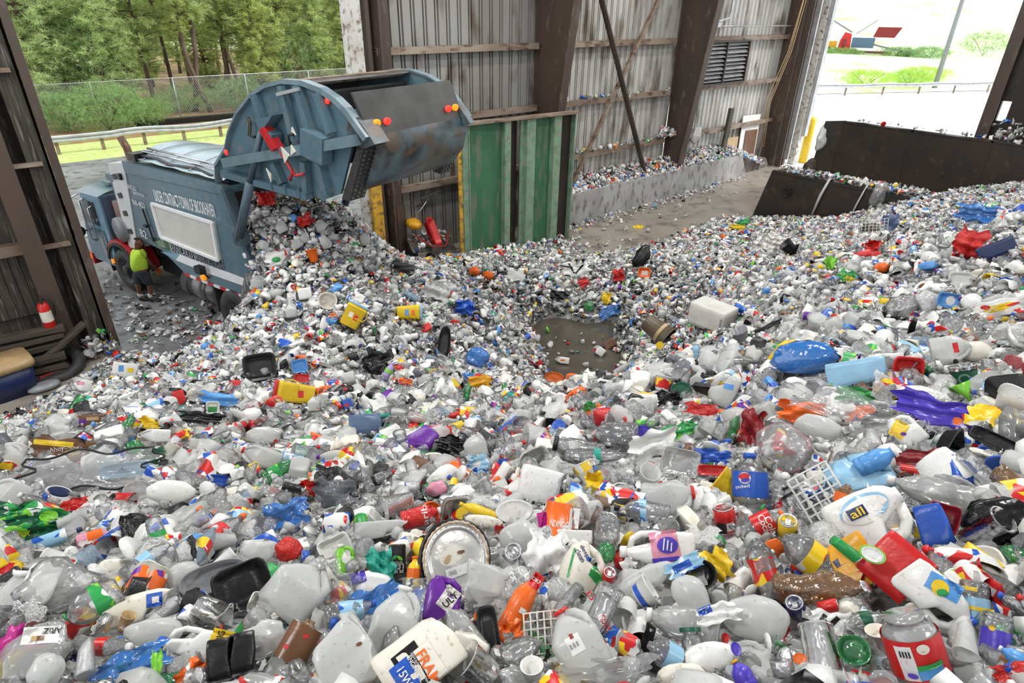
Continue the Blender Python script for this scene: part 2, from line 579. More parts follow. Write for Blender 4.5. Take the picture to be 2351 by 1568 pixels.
slab('floor', -9, XB, -9, YW + .2, -.3, 0, 'floor')
slab('ceiling', -9.2, XB + .3, -9, YW + .3, 10.6, 10.8, 'galv')
slab('ground_asphalt', -40, XB, YW + .2, 34.9, -.3, -.01, 'asphalt')
slab('ground_apron', 1.32, 8.0, 11.3, YW + .25, -.2, .004, 'asphalt')
slab('ground_grass', -40, XB, 34.9, 39.6, -.3, 0., 'grass')
slab('ground_verge', -40, XB, 39.6, 46, -.3, .02, 'mulch')
slab('ground_forest', -60, 90, 46, 110, -.3, .03, 'mulch')
slab('ground_yard', XB, 110, -60, 46, -.32, -.02, 'pale_yard')


def corrugated(name, x0, x1, z0, z1, m, pitch=.3, dent=0., y=YW):
    prof = []
    x = x0
    while x < x1 - .01:
        prof += [(x, 0), (x + pitch * .6, 0), (x + pitch * .63, .09), (x + pitch * .7, .09), (x + pitch * .73, .0), (x + pitch * .84, .0), (x + pitch * .88, .07), (x + pitch * .95, .07)]
        x += pitch
    prof = [(min(a, x1), b) for a, b in prof] + [(x1, 0)]
    zs = np.linspace(z0, z1, 12 if dent else 2)
    g = G()
    n = len(prof)

    def pt(i, j):
        a, b = prof[i]
        z = zs[j]
        w = dent * math.exp(-((z - 1.9) / 1.3) ** 2) * (math.sin(a * 2.1) + .6 * math.sin(a * 4.7 + 1)) if dent else 0
        return (a, y + b + w, z)
    V = [pt(i, j) for j in range(len(zs)) for i in range(n)]
    Fs = [(j * n + i, j * n + i + 1, (j + 1) * n + i + 1, (j + 1) * n + i) for j in range(len(zs) - 1) for i in range(n - 1)]
    g.add('m', V, Fs)
    return struct(g, name, {'*': m})


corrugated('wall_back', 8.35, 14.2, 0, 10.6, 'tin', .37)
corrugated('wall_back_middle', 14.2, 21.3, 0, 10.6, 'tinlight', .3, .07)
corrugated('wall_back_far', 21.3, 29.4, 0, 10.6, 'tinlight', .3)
slab('wall_door_head', 1.3, 8.4, YW - .1, YW + .1, 8.6, 10.6, 'tin')
for i, z in enumerate((2.05, 3.8, 5.55, 7.3, 9.)):
    for a, b, yo in ((8.5, 14.0, .02), (14.3, 20.9, .03), (21.5, 29.3, .03)):
        g = G().box('m', ((a + b) / 2, YW - .12 - yo, z), (b - a, .2, .025)).box('m', ((a + b) / 2, YW - .22 - yo, z + .0), (b - a, .02, .17)).box('m', ((a + b) / 2, YW - .14 - yo, z + .08), (b - a, .15, .015))
        struct(g, 'trim_girt', {'*': 'girt'})


def tapered_column(x, yb, yt, w=.32, ztop=10.6, m='column', yo=YW - .08):
    g = G()
    g.box('m', (x, yo, ztop / 2), (w, .03, ztop))
    sl_ = (yt - yb) / ztop
    fr = lambda z, d: yb + sl_ * z + d
    V = [(x + sx * w / 2, fr(z, d), z) for z in (0, ztop) for sx, d in ((-1, 0), (1, 0), (1, .035), (-1, .035))]
    q = [(0, 1, 2, 3), (7, 6, 5, 4), (1, 0, 4, 5), (2, 1, 5, 6), (3, 2, 6, 7), (0, 3, 7, 4)]
    g.add('m', V, q)
    V = [(x + sx * .012, y, z) for z in (0, ztop) for sx, y in ((-1, fr(z, .03)), (1, fr(z, .03)), (1, yo), (-1, yo))]
    g.add('m', V, q)
    return struct(g, 'trim_column', {'*': m})


tapered_column(14.15, 14.35, 12.9)
tapered_column(21.35, 14.3, 13.0, .34)
# door jambs of the truck doorway
g = G().box('a', (8.02, YW + .02, 4.6), (.36, .34, 9.2)).box('b', (8.55, YW - .2, 4.6), (.06, .45, 9.2)).box('b', (8.34, YW - .05, 4.6), (.1, .3, 9.2)).box('b', (8.72, YW - .3, 4.6), (.28, .03, 9.2)).box('b', (8.72, YW - .02, 4.6), (.28, .03, 9.2)).box('b', (8.72, YW - .16, 4.6), (.025, .3, 9.2))
struct(g, 'trim_door_jamb', {'a': 'paleframe', 'b': 'column'})
g = G().box('m', (8.12, YW - .12, 1.3), (.3, .32, 2.6))
emit(g, 'guard_post', {'*': 'ypost'}, 'yellow painted guard post at the foot of the truck doorway jamb', 'post')
g = G().box('m', (8.75, 14.62, .85), (.28, .05, 1.7)).box('m', (8.63, 14.72, .85), (.03, .2, 1.7)).box('m', (8.87, 14.72, .85), (.03, .2, 1.7))
struct(g, 'trim_lower_jamb', {'*': 'column'})
# cross brace in the middle bay


def brace(p0, z0, p1, z1, y, label, w=.14):
    g = G().bar('m', (p0, y, z0), (p1, y, z1), .05, w, (0, 1, 0)).bar('m', (p0, y - .06, z0), (p1, y - .06, z1), .12, .02, (0, 1, 0))
    emit(g, 'cross_brace', {'*': 'column' if 'brown' in label else 'girt'}, label, 'brace')


brace(15.95, 7.4, 19.55, .9, YW - .55, 'brown steel diagonal brace running down to the right in front of the other brace', .2)
brace(20.2, 8.2, 15.4, .9, YW - .4, 'dusty pale diagonal brace running down from the right to the concrete wall', .15)
# concrete push wall along the back
g = G()
g.prism('m', [(14.2, 0), (26.4, 0), (25.8, .95), (25.2, 1.0), (14.2, 1.05)], lambda a, b, k: (a, 14.02 if k == 0 else 14.4, b))
struct(g, 'wall_concrete_push', {'*': 'concrete'})
g = G().prism('m', [(13.9, 0), (29., 0), (28.6, .45), (25.8, .8), (14., .86)], lambda a, b, k: (a, 14.35 if k == 0 else 14.95, b))
tag(struct(g, 'trim_ledge_fill', {'*': 'dirt'}))
# green steel guard wall in front of the back wall
g = G()
xs = [9.83, 10.05, 10.17, 11.2, 11.35, 11.9, 12.02, 12.3, 12.42, 13.0, 13.1, 13.3, 13.56]
for i, (a, b, yo, m) in enumerate(((9.83, 9.95, -.16, 'edge'), (9.95, 10.2, -.1, 'light'), (10.2, 11.35, 0, 'face'), (11.35, 11.55, -.14, 'light'), (11.55, 11.95, .12, 'dark'), (11.95, 12.1, -.05, 'light'), (12.1, 12.42, -.12, 'light'), (12.42, 13.12, .04, 'face'), (13.12, 13.4, -.1, 'light'), (13.4, 13.95, .1, 'dark'))):
    g.box(m, ((a + b) / 2, 13.5 + yo - .35 * (b - 9.8) / 4, 1.92), (b - a, .05, 3.84 - .004 * i))
for x, yo in ((9.95, -.13), (10.2, -.05), (11.35, -.07), (11.55, -.01), (12.1, -.1), (12.42, -.04), (13.12, -.03), (13.4, 0), (13.95, 0)):
    g.box('rib', (x, 13.5 + yo - .35 * (x - 9.8) / 4, 1.92), (.03, .2, 3.86))
g.bar('cap', (9.8, 13.42, 3.88), (14.0, 13.08, 3.88), .34, .05)
emit(g, 'steel_guard_wall', {'edge': 'ypost', 'light': 'palegreen', 'face': 'greensteel', 'dark': 'darksteel', 'rib': 'palegreen', 'cap': 'girt'}, 'green ribbed steel guard wall standing between the tailgate and the concrete wall', 'barrier')
# dirt heap and swept rubbish in the bay beside the green wall
g = G()
rg = np.random.default_rng(3)
g.grid('m', lambda u, v: (8.75 + u * 1.3, 13.7 + v * 1.2, .28 + .42 * v + .14 * math.sin(7 * u + 3 * v) + .1 * math.sin(13 * v + 9 * u)), 14, 12)
emit(g, 'dirt_heap', {'*': 'dirt'}, 'grey dirt heaped in the bay between door jamb and green steel wall', 'dirt', kind='stuff')
# louvre
g = G()
for x in (22.6, 24.2, 25.85):
    g.box('frame', (x, YW - .25, 4.7), (.07, .26, 1.55))
for z in (3.93, 5.47):
    g.box('frame', (24.22, YW - .25, z), (3.3, .28, .06))
for k in range(10):
    for a, b in ((22.64, 24.16), (24.24, 25.8)):
        g.box('slat', ((a + b) / 2, YW - .27, 4.04 + k * .15), (b - a, .16, .018), (32 + 14 * math.sin(k * 3.1 + a), 0, 1.2 * math.sin(k * 1.7)))
g.box('back', (24.2, YW - .12, 4.7), (3.2, .01, 1.5))
emit(g, 'wall_louvre', {'frame': 'darksteel', 'slat': 'galv', 'back': 'black'}, 'bent grey metal louvre vent mounted high on the far back wall', 'vent')
# conduit and cables
g = G().tube('m', [(24.3, YW - .2, 9), (24.3, YW - .2, 6.5), (24.1, YW - .25, 6.28), (23.3, YW - .25, 6.15), (23.3, YW - .25, 5.9)], .05, 8).tube('m', [(23.6, YW - .3, 6.0), (29.3, YW - .3, 5.98)], .03, 6).box('m', (23.35, YW - .25, 6.05), (.35, .16, .16))
emit(g, 'conduit_pipe', {'*': 'galv'}, 'grey electrical conduit running above the louvre to the corner', 'pipe')
g = G().tube('m', [(22.6, YW - .45, 5.5), (22.55, YW - .5, 4), (22.4, YW - .5, 2)], .025, 6)
emit(g, 'drop_cable', {'*': 'galv'}, 'thin grey cable hanging down the wall left of the louvre', 'cable')
for k, (xa, xb) in enumerate(((29.15, 28.2), (29.3, 28.35), (29.0, 27.9))):
    g = G().tube('m', [(xa - .3 + .1 * k, YW - .9, 9), (xa - .7, YW - .8, 5), (xb - .5, YW - .7, 3), (xb - .2, YW - .65, 1)], .018, 5)
    emit(g, 'door_rope', {'*': 'tan'}, 'tan rope slanting down beside the right-hand corner column', 'rope', 'door pull ropes by the corner column')
g = G().box('m', (25.15, YW - .38, 1.75), (.28, .12, 2.3), (0, 4, 0))
emit(g, 'timber_post', {'*': 'wood'}, 'short weathered timber leaning on the lowest girt under the louvre', 'post')
for nm, x, w, h, m, lb in (('plywood_sheet', 25.9, 1.2, 1.1, 'tan', 'brown plywood sheet leaning on the back wall behind the litter'), ('plywood_sheet', 27.6, 1., 1.25, 'brown', 'reddish board leaning on the white sheet near the corner column'), ('white_sheet', 27.5, 1.5, 1.9, 'white', 'white wall sheet patching the tin beside the corner column')):
    g = G().box('m', (x, YW - .17 - (.06 if m != 'white' else 0), .5 + h / 2), (w, .03, h), (-3, 2, 0))
    emit(g, nm, {'*': m}, lb, 'sheet')
# corner and right-hand wall
g = G().box('a', (29.45, YW - .35, 5.3), (.4, .7, 10.6)).box('a', (29.3, YW - .95, 5.3), (.08, .25, 10.6)).box('a', (29.85, YW - .75, 5.3), (.2, .4, 10.6))
g.box('b', (29.75, 13.95, 5.4), (.1, .22, 10.2))
struct(g, 'trim_corner_column', {'a': 'column', 'b': 'galv'})
g = G().box('a', (30.5, 13.95, 5), (.3, .3, 10)).box('b', (30.66, 13.72, 5.6), (.3, .16, 8.6))
struct(g, 'trim_outer_post', {'a': 'paleframe', 'b': 'galv'})
slab('wall_right', XB, XB + .2, -9, 5.95, 0, 10.6, 'darksteel')
slab('wall_right_strip', XB, XB + .2, 6.25, 6.62, 0, 10.6, 'darksteel')
slab('wall_right_low', XB, XB + .2, 5.95, 6.25, 0, 3.05, 'darksteel')
slab('wall_right_high', XB, XB + .2, 5.95, 6.25, 3.75, 10.6, 'darksteel')
g = G().box('m', (XB - .12, 6.55, 5.3), (.3, .16, 10.6)).box('m', (XB - .3, 6.45, 5.3), (.04, .4, 10.6))
struct(g, 'trim_right_jamb', {'*': 'column'})
g = G().lathe('m', [(0, .2), (2.0, .2), (2.12, .12), (2.15, .02)], 16)
g.map(lambda V: V[:, [0, 2, 1]] * np.array([1, -1, 1]) + np.array([31.2, 13.75, 0]))
emit(g, 'bollard', {'*': 'yellow'}, 'yellow bollard standing outside the right doorway behind the dark bin wall', 'bollard')


# dark steel bunker walls
def bunker(name, x, y0, y1, z, label, ext=()):
    g = G()
    n = 16
    top = [(y0 + (y1 - y0) * i / n, z + .03 * math.sin(i * 2.3) * (1 if ext else .5)) for i in range(n + 1)]
    poly = [(y1, 0), (y0 + (.45 if not ext else 0), 0)] + top
    g.prism('plate', poly, lambda a, b, k: (x + (0 if k == 0 else .14), a, b))
    for i in range(1, 5):
        yy = y0 + (y1 - y0) * i / 5
        g.box('rib', (x + .1 if ext else x + .16, yy, z / 2), (.24, .08, z - .02))
    g.box('cap', (x + .16, (y0 + y1) / 2, z - .04), (.36, abs(y1 - y0) - .1, .05))
    if ext:
        g.prism('wing', [(y0 - .06, .0), (y0 + .75, .2), (y0 + .6, z - .05), (y0 - .06, z + .02)], lambda a, b, k: (x + .05 - .5 * max(0, a - y0) + (0 if k == 0 else .05), a, b))
    return emit(g, name, {'*': 'darksteel'}, label, 'barrier')


bunker('bunker_wall', 20.0, 9.72, -2., 1.95, 'lower dark steel bunker wall with litter along its top edge')
bunker('bunker_wall', 26.3, 10.35, -2., 2.82, 'taller dark steel bunker wall behind the lower one, before the right doorway', (1,))
# ================================================================= left of the truck doorway
slab('wall_left_boards', -9, 1.25, YW - .06, YW + .1, 0, 10.6, 'wood')
g = G().box('m', (1.28, 14.4, 5.3), (.14, .06, 10.6)).box('m', (1.3, 14.7, 5.3), (.05, .6, 10.6))
struct(g, 'trim_door_edge', {'*': 'column'})
g = G()
for k, x in enumerate((.92, 1.02, 1.12)):
    g.box('m', (x, 14.55 + .02 * (k % 2), 4.6), (.1, .03, 9.2))
struct(g, 'trim_jamb_boards', {'*': 'wood'})
g = G().box('m', (.48, 14.32, 5.3), (.34, .035, 10.6)).box('m', (.48, 14.6, 5.3), (.03, .55, 10.6)).box('m', (.48, 14.88, 5.3), (.34, .03, 10.6))
struct(g, 'trim_left_column', {'*': 'column'})
for z in (2.35, 3.9, 5.5):
    g = G().box('m', (-1.6, 14.72, z), (3.9, .22, .2)).box('m', (.85, 14.5, z), (.5, .12, .07))
    struct(g, 'trim_left_girt', {'*': 'girt'})
g = G()
for k in range(6):
    g.box('m', (-.35 + .16 * k, 14.86, 1.62), (.15, .03, 1.35))
g.box('m', (-.47, 14.84, 1.62), (.06, .06, 1.4))
emit(g, 'board_panel', {'*': 'wood'}, 'grey vertical boards leaning on the wall beside the red extinguisher', 'panel')
for k in range(6):
    g = G().box('m', (-.75 + .05 * k, 14.3 - .06 * (k % 3) - .12 * (5 - k), .1 + .15 * k), (2.0, .24, .09), (0, 1.5 * (k % 2), 2 - 3 * (k % 3)))
    emit(g, 'stacked_timber', {'*': 'darkwood'}, 'dark timber beam in the stack below the red extinguisher', 'beam', 'timber beams stacked against the left wall')
g = G().box('m', (.35, 13.95, .55), (1.15, .2, .06), (0, -28, 12))
emit(g, 'stacked_timber', {'*': 'darkwood'}, 'loose dark plank sloping down from the timber stack to the left column', 'beam')
# fire extinguisher
g = G().lathe('cylinder', [(0, .09), (.02, .1), (.52, .1), (.58, .07), (.6, .03)], 16).lathe('label', [(.2, .102), (.42, .102)], 16, cap0=False, cap1=False).box('handle', (0, .66, .03), (.05, .1, .16)).tube('hose', [(0, .66, 0), (.12, .64, 0), (.17, .5, .02), (.14, .3, .05)], .015, 6)
g.map(lambda V: V[:, [0, 2, 1]] * np.array([1, -1, 1]) + np.array([.3, 14.18, .8]))
emit(g, 'fire_extinguisher', {'cylinder': 'red', 'label': 'cream', 'handle': 'darksteel', 'hose': 'black'}, 'red fire extinguisher with a white band hanging on the left column', 'extinguisher')
# tote, tyre, foam tray, stone
g = G()
for part, zz, m in (('box', ((.0, .3, .24), (.5, .36, .3)), 0), ('lid', ((.5, .39, .33), (.56, .4, .34), (.62, .38, .32)), 0)):
    g.loft(part, [np.stack([q[:, 0], q[:, 2], np.full(20, z)], 1)[::-1] for z, a, b in zz for q in [sup(a, b, 6, 20, 0)]])
emit(g, 'storage_tote', {'box': 'navy', 'lid': 'tan'}, 'navy storage tote with a brown lid on the dirty floor by the left wall', 'tote', mw=Matrix.Translation((-.62, 13.55, 0)) @ Matrix.Rotation(R(8), 4, 'Z') @ Matrix.Scale(1.15, 4), plabel={'lid': 'brown lid'})
g = G()
t = np.linspace(0, 2 * math.pi, 28, endpoint=False)
g.loft('m', [np.stack([np.cos(t) * r, np.sin(t) * r, np.full(28, z)], 1) for r, z in ((.34, .04), (.5, 0), (.54, .08), (.54, .2), (.48, .28), (.34, .25), (.33, .1), (.34, .04))], False, False)
emit(g, 'old_tyre', {'*': 'rubber'}, 'worn black tyre lying behind the storage tote', 'tyre', mw=Matrix.Translation((.1, 14.0, .0)) @ Matrix.Rotation(R(18), 4, 'X'))
g = G().box('m', (0, 0, .02), (.55, .3, .03), (8, 6, 0)).box('m', (-.05, .13, .1), (.5, .04, .16), (20, 6, 0)).box('c', (0, -.13, .07), (.5, .04, .1), (-20, 6, 0))
emit(g, 'foam_tray', {'m': 'cream', 'c': 'darkred'}, 'cream and dark red foam tray lying open on the floor right of the tote', 'tray', mw=Matrix.Translation(Vector(onz(118, 862, .04))) @ Matrix.Rotation(R(20), 4, 'Z'))
g = G().loft('m', [sup(a, a * .6, 2.3, 16, y) for y, a in ((0, .2), (.05, .28), (.1, .26), (.13, .15))])
emit(g, 'flat_stone', {'*': 'grey'}, 'flat grey stone on the dirty floor in front of the foam tray', 'stone', mw=Matrix.Translation(Vector(onz(103, 893, .0))) @ Matrix.Rotation(R(90), 4, 'X'))
# ================================================================= outside, beyond the truck doorway


def guardrail(pts, posts, label, z0=.72):
    g = G()
    pts = np.array(pts, float)
    rings = []
    prof = [(0, -.16), (-.07, -.12), (-.07, -.06), (0, 0), (-.07, .06), (-.07, .12), (0, .16), (.02, .16), (-.05, .12), (-.05, .06), (.02, 0), (-.05, -.06), (-.05, -.12), (.02, -.16)]
    for i, p in enumerate(pts):
        d = pts[min(i + 1, len(pts) - 1)] - pts[max(0, i - 1)]
        d[2] = 0
        d /= np.linalg.norm(d)
        n = np.array([-d[1], d[0], 0])
        rings.append(np.array([p + n * a + np.array([0, 0, b + z0]) for a, b in prof]))
    g.loft('rail', rings, smooth=False)
    for k, (x, y) in enumerate(posts):
        g.box('post#%d' % k, (x, y + .1, .4), (.15, .12, .85))
    return emit(g, 'guardrail', {'rail': 'galv', 'post': 'girt'}, label, 'guardrail')


guardrail([(x, 37 + .06 * math.sin(x * .7), .07 * math.sin(x * 1.1) * (1 if 6 < x < 13 else .2)) for x in np.arange(-6, 27, .5)], [(x, 37.05) for x in np.arange(-4, 27, 1.9)], 'galvanised guardrail along the grass strip behind the blue truck')
e_ = np.array([.895, -.446])
guardrail([(57 + e_[0] * k, 26 + e_[1] * k, .03 * math.sin(k)) for k in range(-30, 50)], [(57 + e_[0] * k + .1, 26.1 + e_[1] * k) for k in range(-28, 48, 4)], 'galvanised guardrail between pale yard and meadow, seen through the right doorway', .8)
# chain link fence
fy = 44.4
g = G()
for i in range(9):
    g.tube('post#%d' % i, [(-2 + i * 4.4, fy, 0), (-2 + i * 4.4, fy, 2.45)], .04, 6)
g.tube('rail', [(-6, fy, 2.42), (34, fy, 2.42)], .025, 6)
hw = 2.4
for k in range(int(44 / .14)):
    x = -8 + k * .14
    for s_ in (1, -1):
        g.bar('mesh', (x, fy - .05, 0), (x + s_ * hw, fy - .05, hw), .008, .008, (0, 1, 0))
emit(g, 'chain_link_fence', {'post': 'galv', 'rail': 'galv', 'mesh': 'galv'}, 'chain link fence along the edge of the pine wood', 'fence')
g = G().bar('m', (8.3, 43.0, .18), (22, 42.3, .18), .5, .3)
emit(g, 'black_pipe', {'*': 'black'}, 'long black plastic pipe lying on the verge in front of the fence', 'pipe')

# pines


def tuft(rg, c, r, n=10, flat_=.7):
    d = rg.normal(size=(n, 3))
    d[:, 2] = d[:, 2] * flat_ + .15
    d /= np.linalg.norm(d, axis=1)[:, None]
    s_ = np.cross(d, rg.normal(size=(n, 3)))
    s_ /= np.linalg.norm(s_, axis=1)[:, None]
    L = r * rg.uniform(.6, 1.15, (n, 1))
    return np.stack([c + s_ * .028 * r, c - s_ * .028 * r, c + d * L * .7 + s_ * .04 * r, c + d * L], 1).reshape(-1, 3)


def pine(seed, h, z0, spread, dens=1.):
    rg = np.random.default_rng(seed)
    g = G()
    bend = rg.normal(size=2) * .25
    tr = lambda z: np.array([bend[0] * math.sin(z * .35), bend[1] * math.sin(z * .3), z])
    g.tube('trunk', [tr(z) for z in np.linspace(0, h, 9)], np.linspace(.17, .03, 9), 8)
    tufts = []
    z = z0
    while z < h:
        k = (z - z0) / (h - z0)
        L = spread * (1 - .75 * k) * (.55 + .45 * min(1, k * 4))
        for b in range(int(4 + 2 * dens)):
            a = rg.uniform(0, 6.28)
            l = L * rg.uniform(.6, 1.15)
            p0 = tr(z)
            p1 = p0 + np.array([math.cos(a) * l, math.sin(a) * l, l * rg.uniform(-.12, .4)])
            g.tube('branches', [p0, (p0 + p1) / 2 + np.array([0, 0, .08]), p1], [.04, .025, .01], 4)
            m = int(4 + l * 3.6)
            for q in np.linspace(.3, 1, m):
                c = p0 + (p1 - p0) * q + rg.normal(size=3) * .17
                tufts.append(tuft(rg, c, rg.uniform(.2, .38), 30))
        z += rg.uniform(.3, .5) / dens
    V = np.concatenate(tufts)
    g.add('foliage', V, [(4 * i, 4 * i + 2, 4 * i + 3, 4 * i + 1) for i in range(len(V) // 4)])
    return g


protos = [emit(pine(11, 12, 1.2, 2.6, 1.2), 'pine_tree', {'trunk': 'bark', 'branches': 'bark', 'foliage': 'needles'}),
          emit(pine(12, 13, 3.6, 2.4), 'pine_tree', {'trunk': 'bark', 'branches': 'bark', 'foliage': 'needles'}),
          emit(pine(13, 13, 5.2, 2.2, .8), 'pine_tree', {'trunk': 'bark', 'branches': 'bark', 'foliage': 'needles'}),
          emit(pine(14, 9, .6, 2.0, 1.3), 'pine_tree', {'trunk': 'bark', 'branches': 'bark', 'foliage': 'needles'})]
spots = []
for px, Y, k in ((60, 46.5, 0), (150, 47.5, 3), (235, 46.2, 0), (335, 48.5, 1), (425, 47.0, 2), (462, 46.2, 2), (520, 49, 1), (590, 47.2, 3), (650, 49.5, 0), (735, 47.4, 3), (790, 48.2, 0),
                 (110, 52, 1), (190, 53, 2), (290, 52.5, 0), (385, 54, 2), (475, 53, 3), (545, 55, 2), (620, 54.5, 2), (690, 55, 1), (765, 55, 0),
                 (40, 60, 0), (140, 62, 1), (240, 61, 2), (340, 63, 0), (430, 62, 1), (510, 64, 2), (580, 62, 0), (660, 64, 2), (730, 63, 1), (800, 64, 0),
                 (90, 72, 0), (200, 73, 1), (310, 72, 0), (410, 74, 0), (500, 73, 1), (600, 74, 0), (700, 73, 0), (155, 84, 0), (280, 84, 0), (380, 85, 0)):
    d = ray(px, 150)
    spots.append((d[0] / d[1] * Y, Y, k))
kinds = ('bushy pine with boughs almost to the ground', 'pine with a bare lower trunk', 'tall pine with a long bare trunk', 'young low pine with dense boughs')
rows = ('close behind the chain link fence', 'in the second row of the wood', 'deep in the wood behind the fence', 'at the back of the wood')
used = {}
rg = np.random.default_rng(5)
for x, y, k in spots:
    mw = Matrix.Translation((x, y, 0)) @ Matrix.Rotation(rg.uniform(0, 6.28), 4, 'Z') @ Matrix.Scale(rg.uniform(.9, 1.12), 4)
    lb = kinds[k] + ' ' + rows[0 if y < 50 else 1 if y < 58 else 2 if y < 70 else 3]
    o = copy_thing(protos[k], mw, lb) if k in used else protos[k]
    used[k] = 1
    o.matrix_world = mw
    tag(o, lb, 'tree', 'pines: ' + lb)


def bush(seed, r, h, n, leaf):
    rg = np.random.default_rng(seed)
    g = G()
    for k in range(7):
        a = rg.uniform(0, 6.28)
        g.tube('stems', [(0, 0, 0), (math.cos(a) * r * .3, math.sin(a) * r * .3, h * .5), (math.cos(a) * r * .6, math.sin(a) * r * .6, h * .85)], [.03, .02, .008], 4)
    T = []
    for _ in range(n):
        d = rg.normal(size=3)
        d /= np.linalg.norm(d)
        q = rg.uniform(.55, 1) * (1 + .25 * math.sin(d[0] * 5 + seed) * math.cos(d[1] * 4))
        c = np.array([d[0] * r * q, d[1] * r * q, h * .5 + d[2] * h * .5 * q])
        c[2] = max(c[2], .05)
        T.append(tuft(rg, c, leaf, 9, 1.))
    V = np.concatenate(T)
    g.add('foliage', V, [(4 * i, 4 * i + 2, 4 * i + 3, 4 * i + 1) for i in range(len(V) // 4)])
    return g


for k, (px, py, Y, r, h, m, lb) in enumerate(((250, 290, 42.6, 2.3, 2.7, 'leaves', 'big leafy bush growing through the fence left of the truck exhaust'), (330, 285, 43.2, 1.5, 1.6, 'leaves', 'smaller leafy bush at the start of the black pipe'),
                                              (150, 280, 43.6, 1.5, 2.2, 'leaves', 'leafy bush at the left end of the fence'), (215, 150, 46.2, 1.6, 6.2, 'leaves', 'tall vine covered shrub climbing a pine behind the fence'), (560, 240, 46, 1.8, 2.2, 'leaves', 'low shrub behind the fence above the tailgate hinge'),
                                              (690, 140, 47.5, 2.2, 5., 'leaves', 'tall grey green shrub behind the raised tailgate'), (430, 265, 47.5, 2.2, 1.7, 'leaves', 'low shrub under the bare pine trunks'), (760, 150, 50, 2.4, 4, 'leaves', 'shrub beside the pale door frame at the edge of the wood'))):
    d = ray(px, py)
    emit(bush(40 + k, r, h, int(760 * r), .19), 'leafy_bush', {'stems': 'bark', 'foliage': m}, lb, 'bush', mw=Matrix.Translation((d[0] / d[1] * Y, Y, 0)))
# ================================================================= outside, beyond the right doorway
g = G()
n_ = np.array([.446, .895])


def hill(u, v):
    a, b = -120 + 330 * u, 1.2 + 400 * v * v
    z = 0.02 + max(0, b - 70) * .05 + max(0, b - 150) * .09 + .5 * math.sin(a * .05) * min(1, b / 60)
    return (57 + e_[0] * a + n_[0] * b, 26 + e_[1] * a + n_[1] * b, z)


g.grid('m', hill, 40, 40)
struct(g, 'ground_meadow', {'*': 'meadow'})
p = onz(2145, 203)
g = G().tube('pole', [(p[0], p[1], 0), (p[0], p[1], 14)], [.24, .15], 10)
emit(g, 'light_pole', {'*': 'grey'}, 'tall grey light pole standing behind the right-hand guardrail', 'pole')
for k, (px, py, r, h, lb) in enumerate(((1985, 200, 2.7, 1.6, 'bright green scrub left of the light pole in the meadow'), (2085, 197, 2.4, 1.5, 'bright green scrub beside the light pole in the meadow'), (2120, 185, 2.6, 1.5, 'bright scrub just behind the light pole'))):
    p = onz(px, py)
    emit(bush(70 + k, r, h, 1100, .24), 'meadow_scrub', {'stems': 'bark', 'foliage': 'scrub'}, lb, 'bush', mw=Matrix.Translation((p[0], p[1], 0)))
for k, (px, py, r, h, lb) in enumerate(((1930, 128, 3.5, 1.3, 'green weeds in front of the red cab of the machine'), (2062, 132, 3.5, 1.6, 'green weeds at the right end of the red machine'), (2130, 136, 3.2, 2., 'green weeds left of the light pole by the machine'), (2255, 128, 5, 4, 'dark green bush at the right edge of the doorway'))):
    p = onz(px, py)
    emit(bush(80 + k, r, h, 1100, .32), 'meadow_bush', {'stems': 'bark', 'foliage': 'leaves'}, lb, 'bush', mw=Matrix.Translation((p[0], p[1], p[2])))
# rusty red machine in the meadow
g = G()
g.box('chassis', (0, 0, 1.0), (17, 2.4, .6))
g.prism('cab', [(-4.6, 1.3), (-1.6, 1.3), (-1.9, 5.2), (-3.6, 5.6), (-4.4, 3.6)], lambda a, b, k: (a, -1.3 if k == 0 else 1.3, b))
g.box('cab_opening', (-3.3, -1.33, 2.9), (1., .05, 2.2))
g.box('hopper', (1.2, 0, 3.2), (5.4, 2.6, 2.4))
g.prism('bin', [(3.2, 4.6), (8.2, 4.6), (9.4, 7), (3.9, 7)], lambda a, b, k: (a, -1.5 if k == 0 else 1.5, b))
g.bar('conveyor', (-9, 0, 9.2), (-2, 0, 5.6), .8, .4)
g.bar('boom', (-1, 0, 5.2), (3.4, 0, 8.6), .6, .4)
g.bar('conveyor#2', (3, 0, 3), (11, 0, 1.4), .9, .4)
for k, x in enumerate((-6.6, -5, 10.5, 12)):
    g.tube('wheel#%d' % k, [(x, -1.5, .9), (x, -.9, .9)], .9, 16)
g.box('engine', (-7.2, 0, 2.6), (4.4, 2.2, 1.6))
p = onz(1962, 128)
emit(g, 'screening_machine', {'chassis': 'brown', 'cab': 'red', 'cab_opening': 'darkred', 'hopper': 'slate', 'bin': 'darkred', 'conveyor': 'grey', 'boom': 'galv', 'wheel': 'rubber', 'engine': 'mustard'}, 'rusty red screening machine parked in the meadow', 'machine', mw=Matrix.Translation((p[0], p[1], 0)) @ Matrix.Rotation(R(-70), 4, 'Z') @ Matrix.Scale(.62, 4), plabel={'engine': 'yellow engine housing', 'cab': 'red cab'})
# ================================================================= refuse truck (local frame: x forward, y out of its left side, z up)
TO = onz(297, 664)
TA = R(105.)
TT = np.array([math.cos(TA), math.sin(TA), 0])
TN = np.array([-math.sin(TA), math.cos(TA), 0])
TMW = Matrix.Translation(Vector(TO)) @ Matrix.Rotation(TA, 4, 'Z')


def tw(s, o, z):
    return TO + TT * s + TN * o + np.array([0, 0, z])


def ts(px, py, off=-.1):
    """point of the truck's left side plane seen at a pixel"""
    d = ray(px, py)
    P = CAM + d * (np.dot(TO + TN * off - CAM, TN) / np.dot(d, TN))
    return np.array([np.dot(P - TO, TT), off, P[2]])


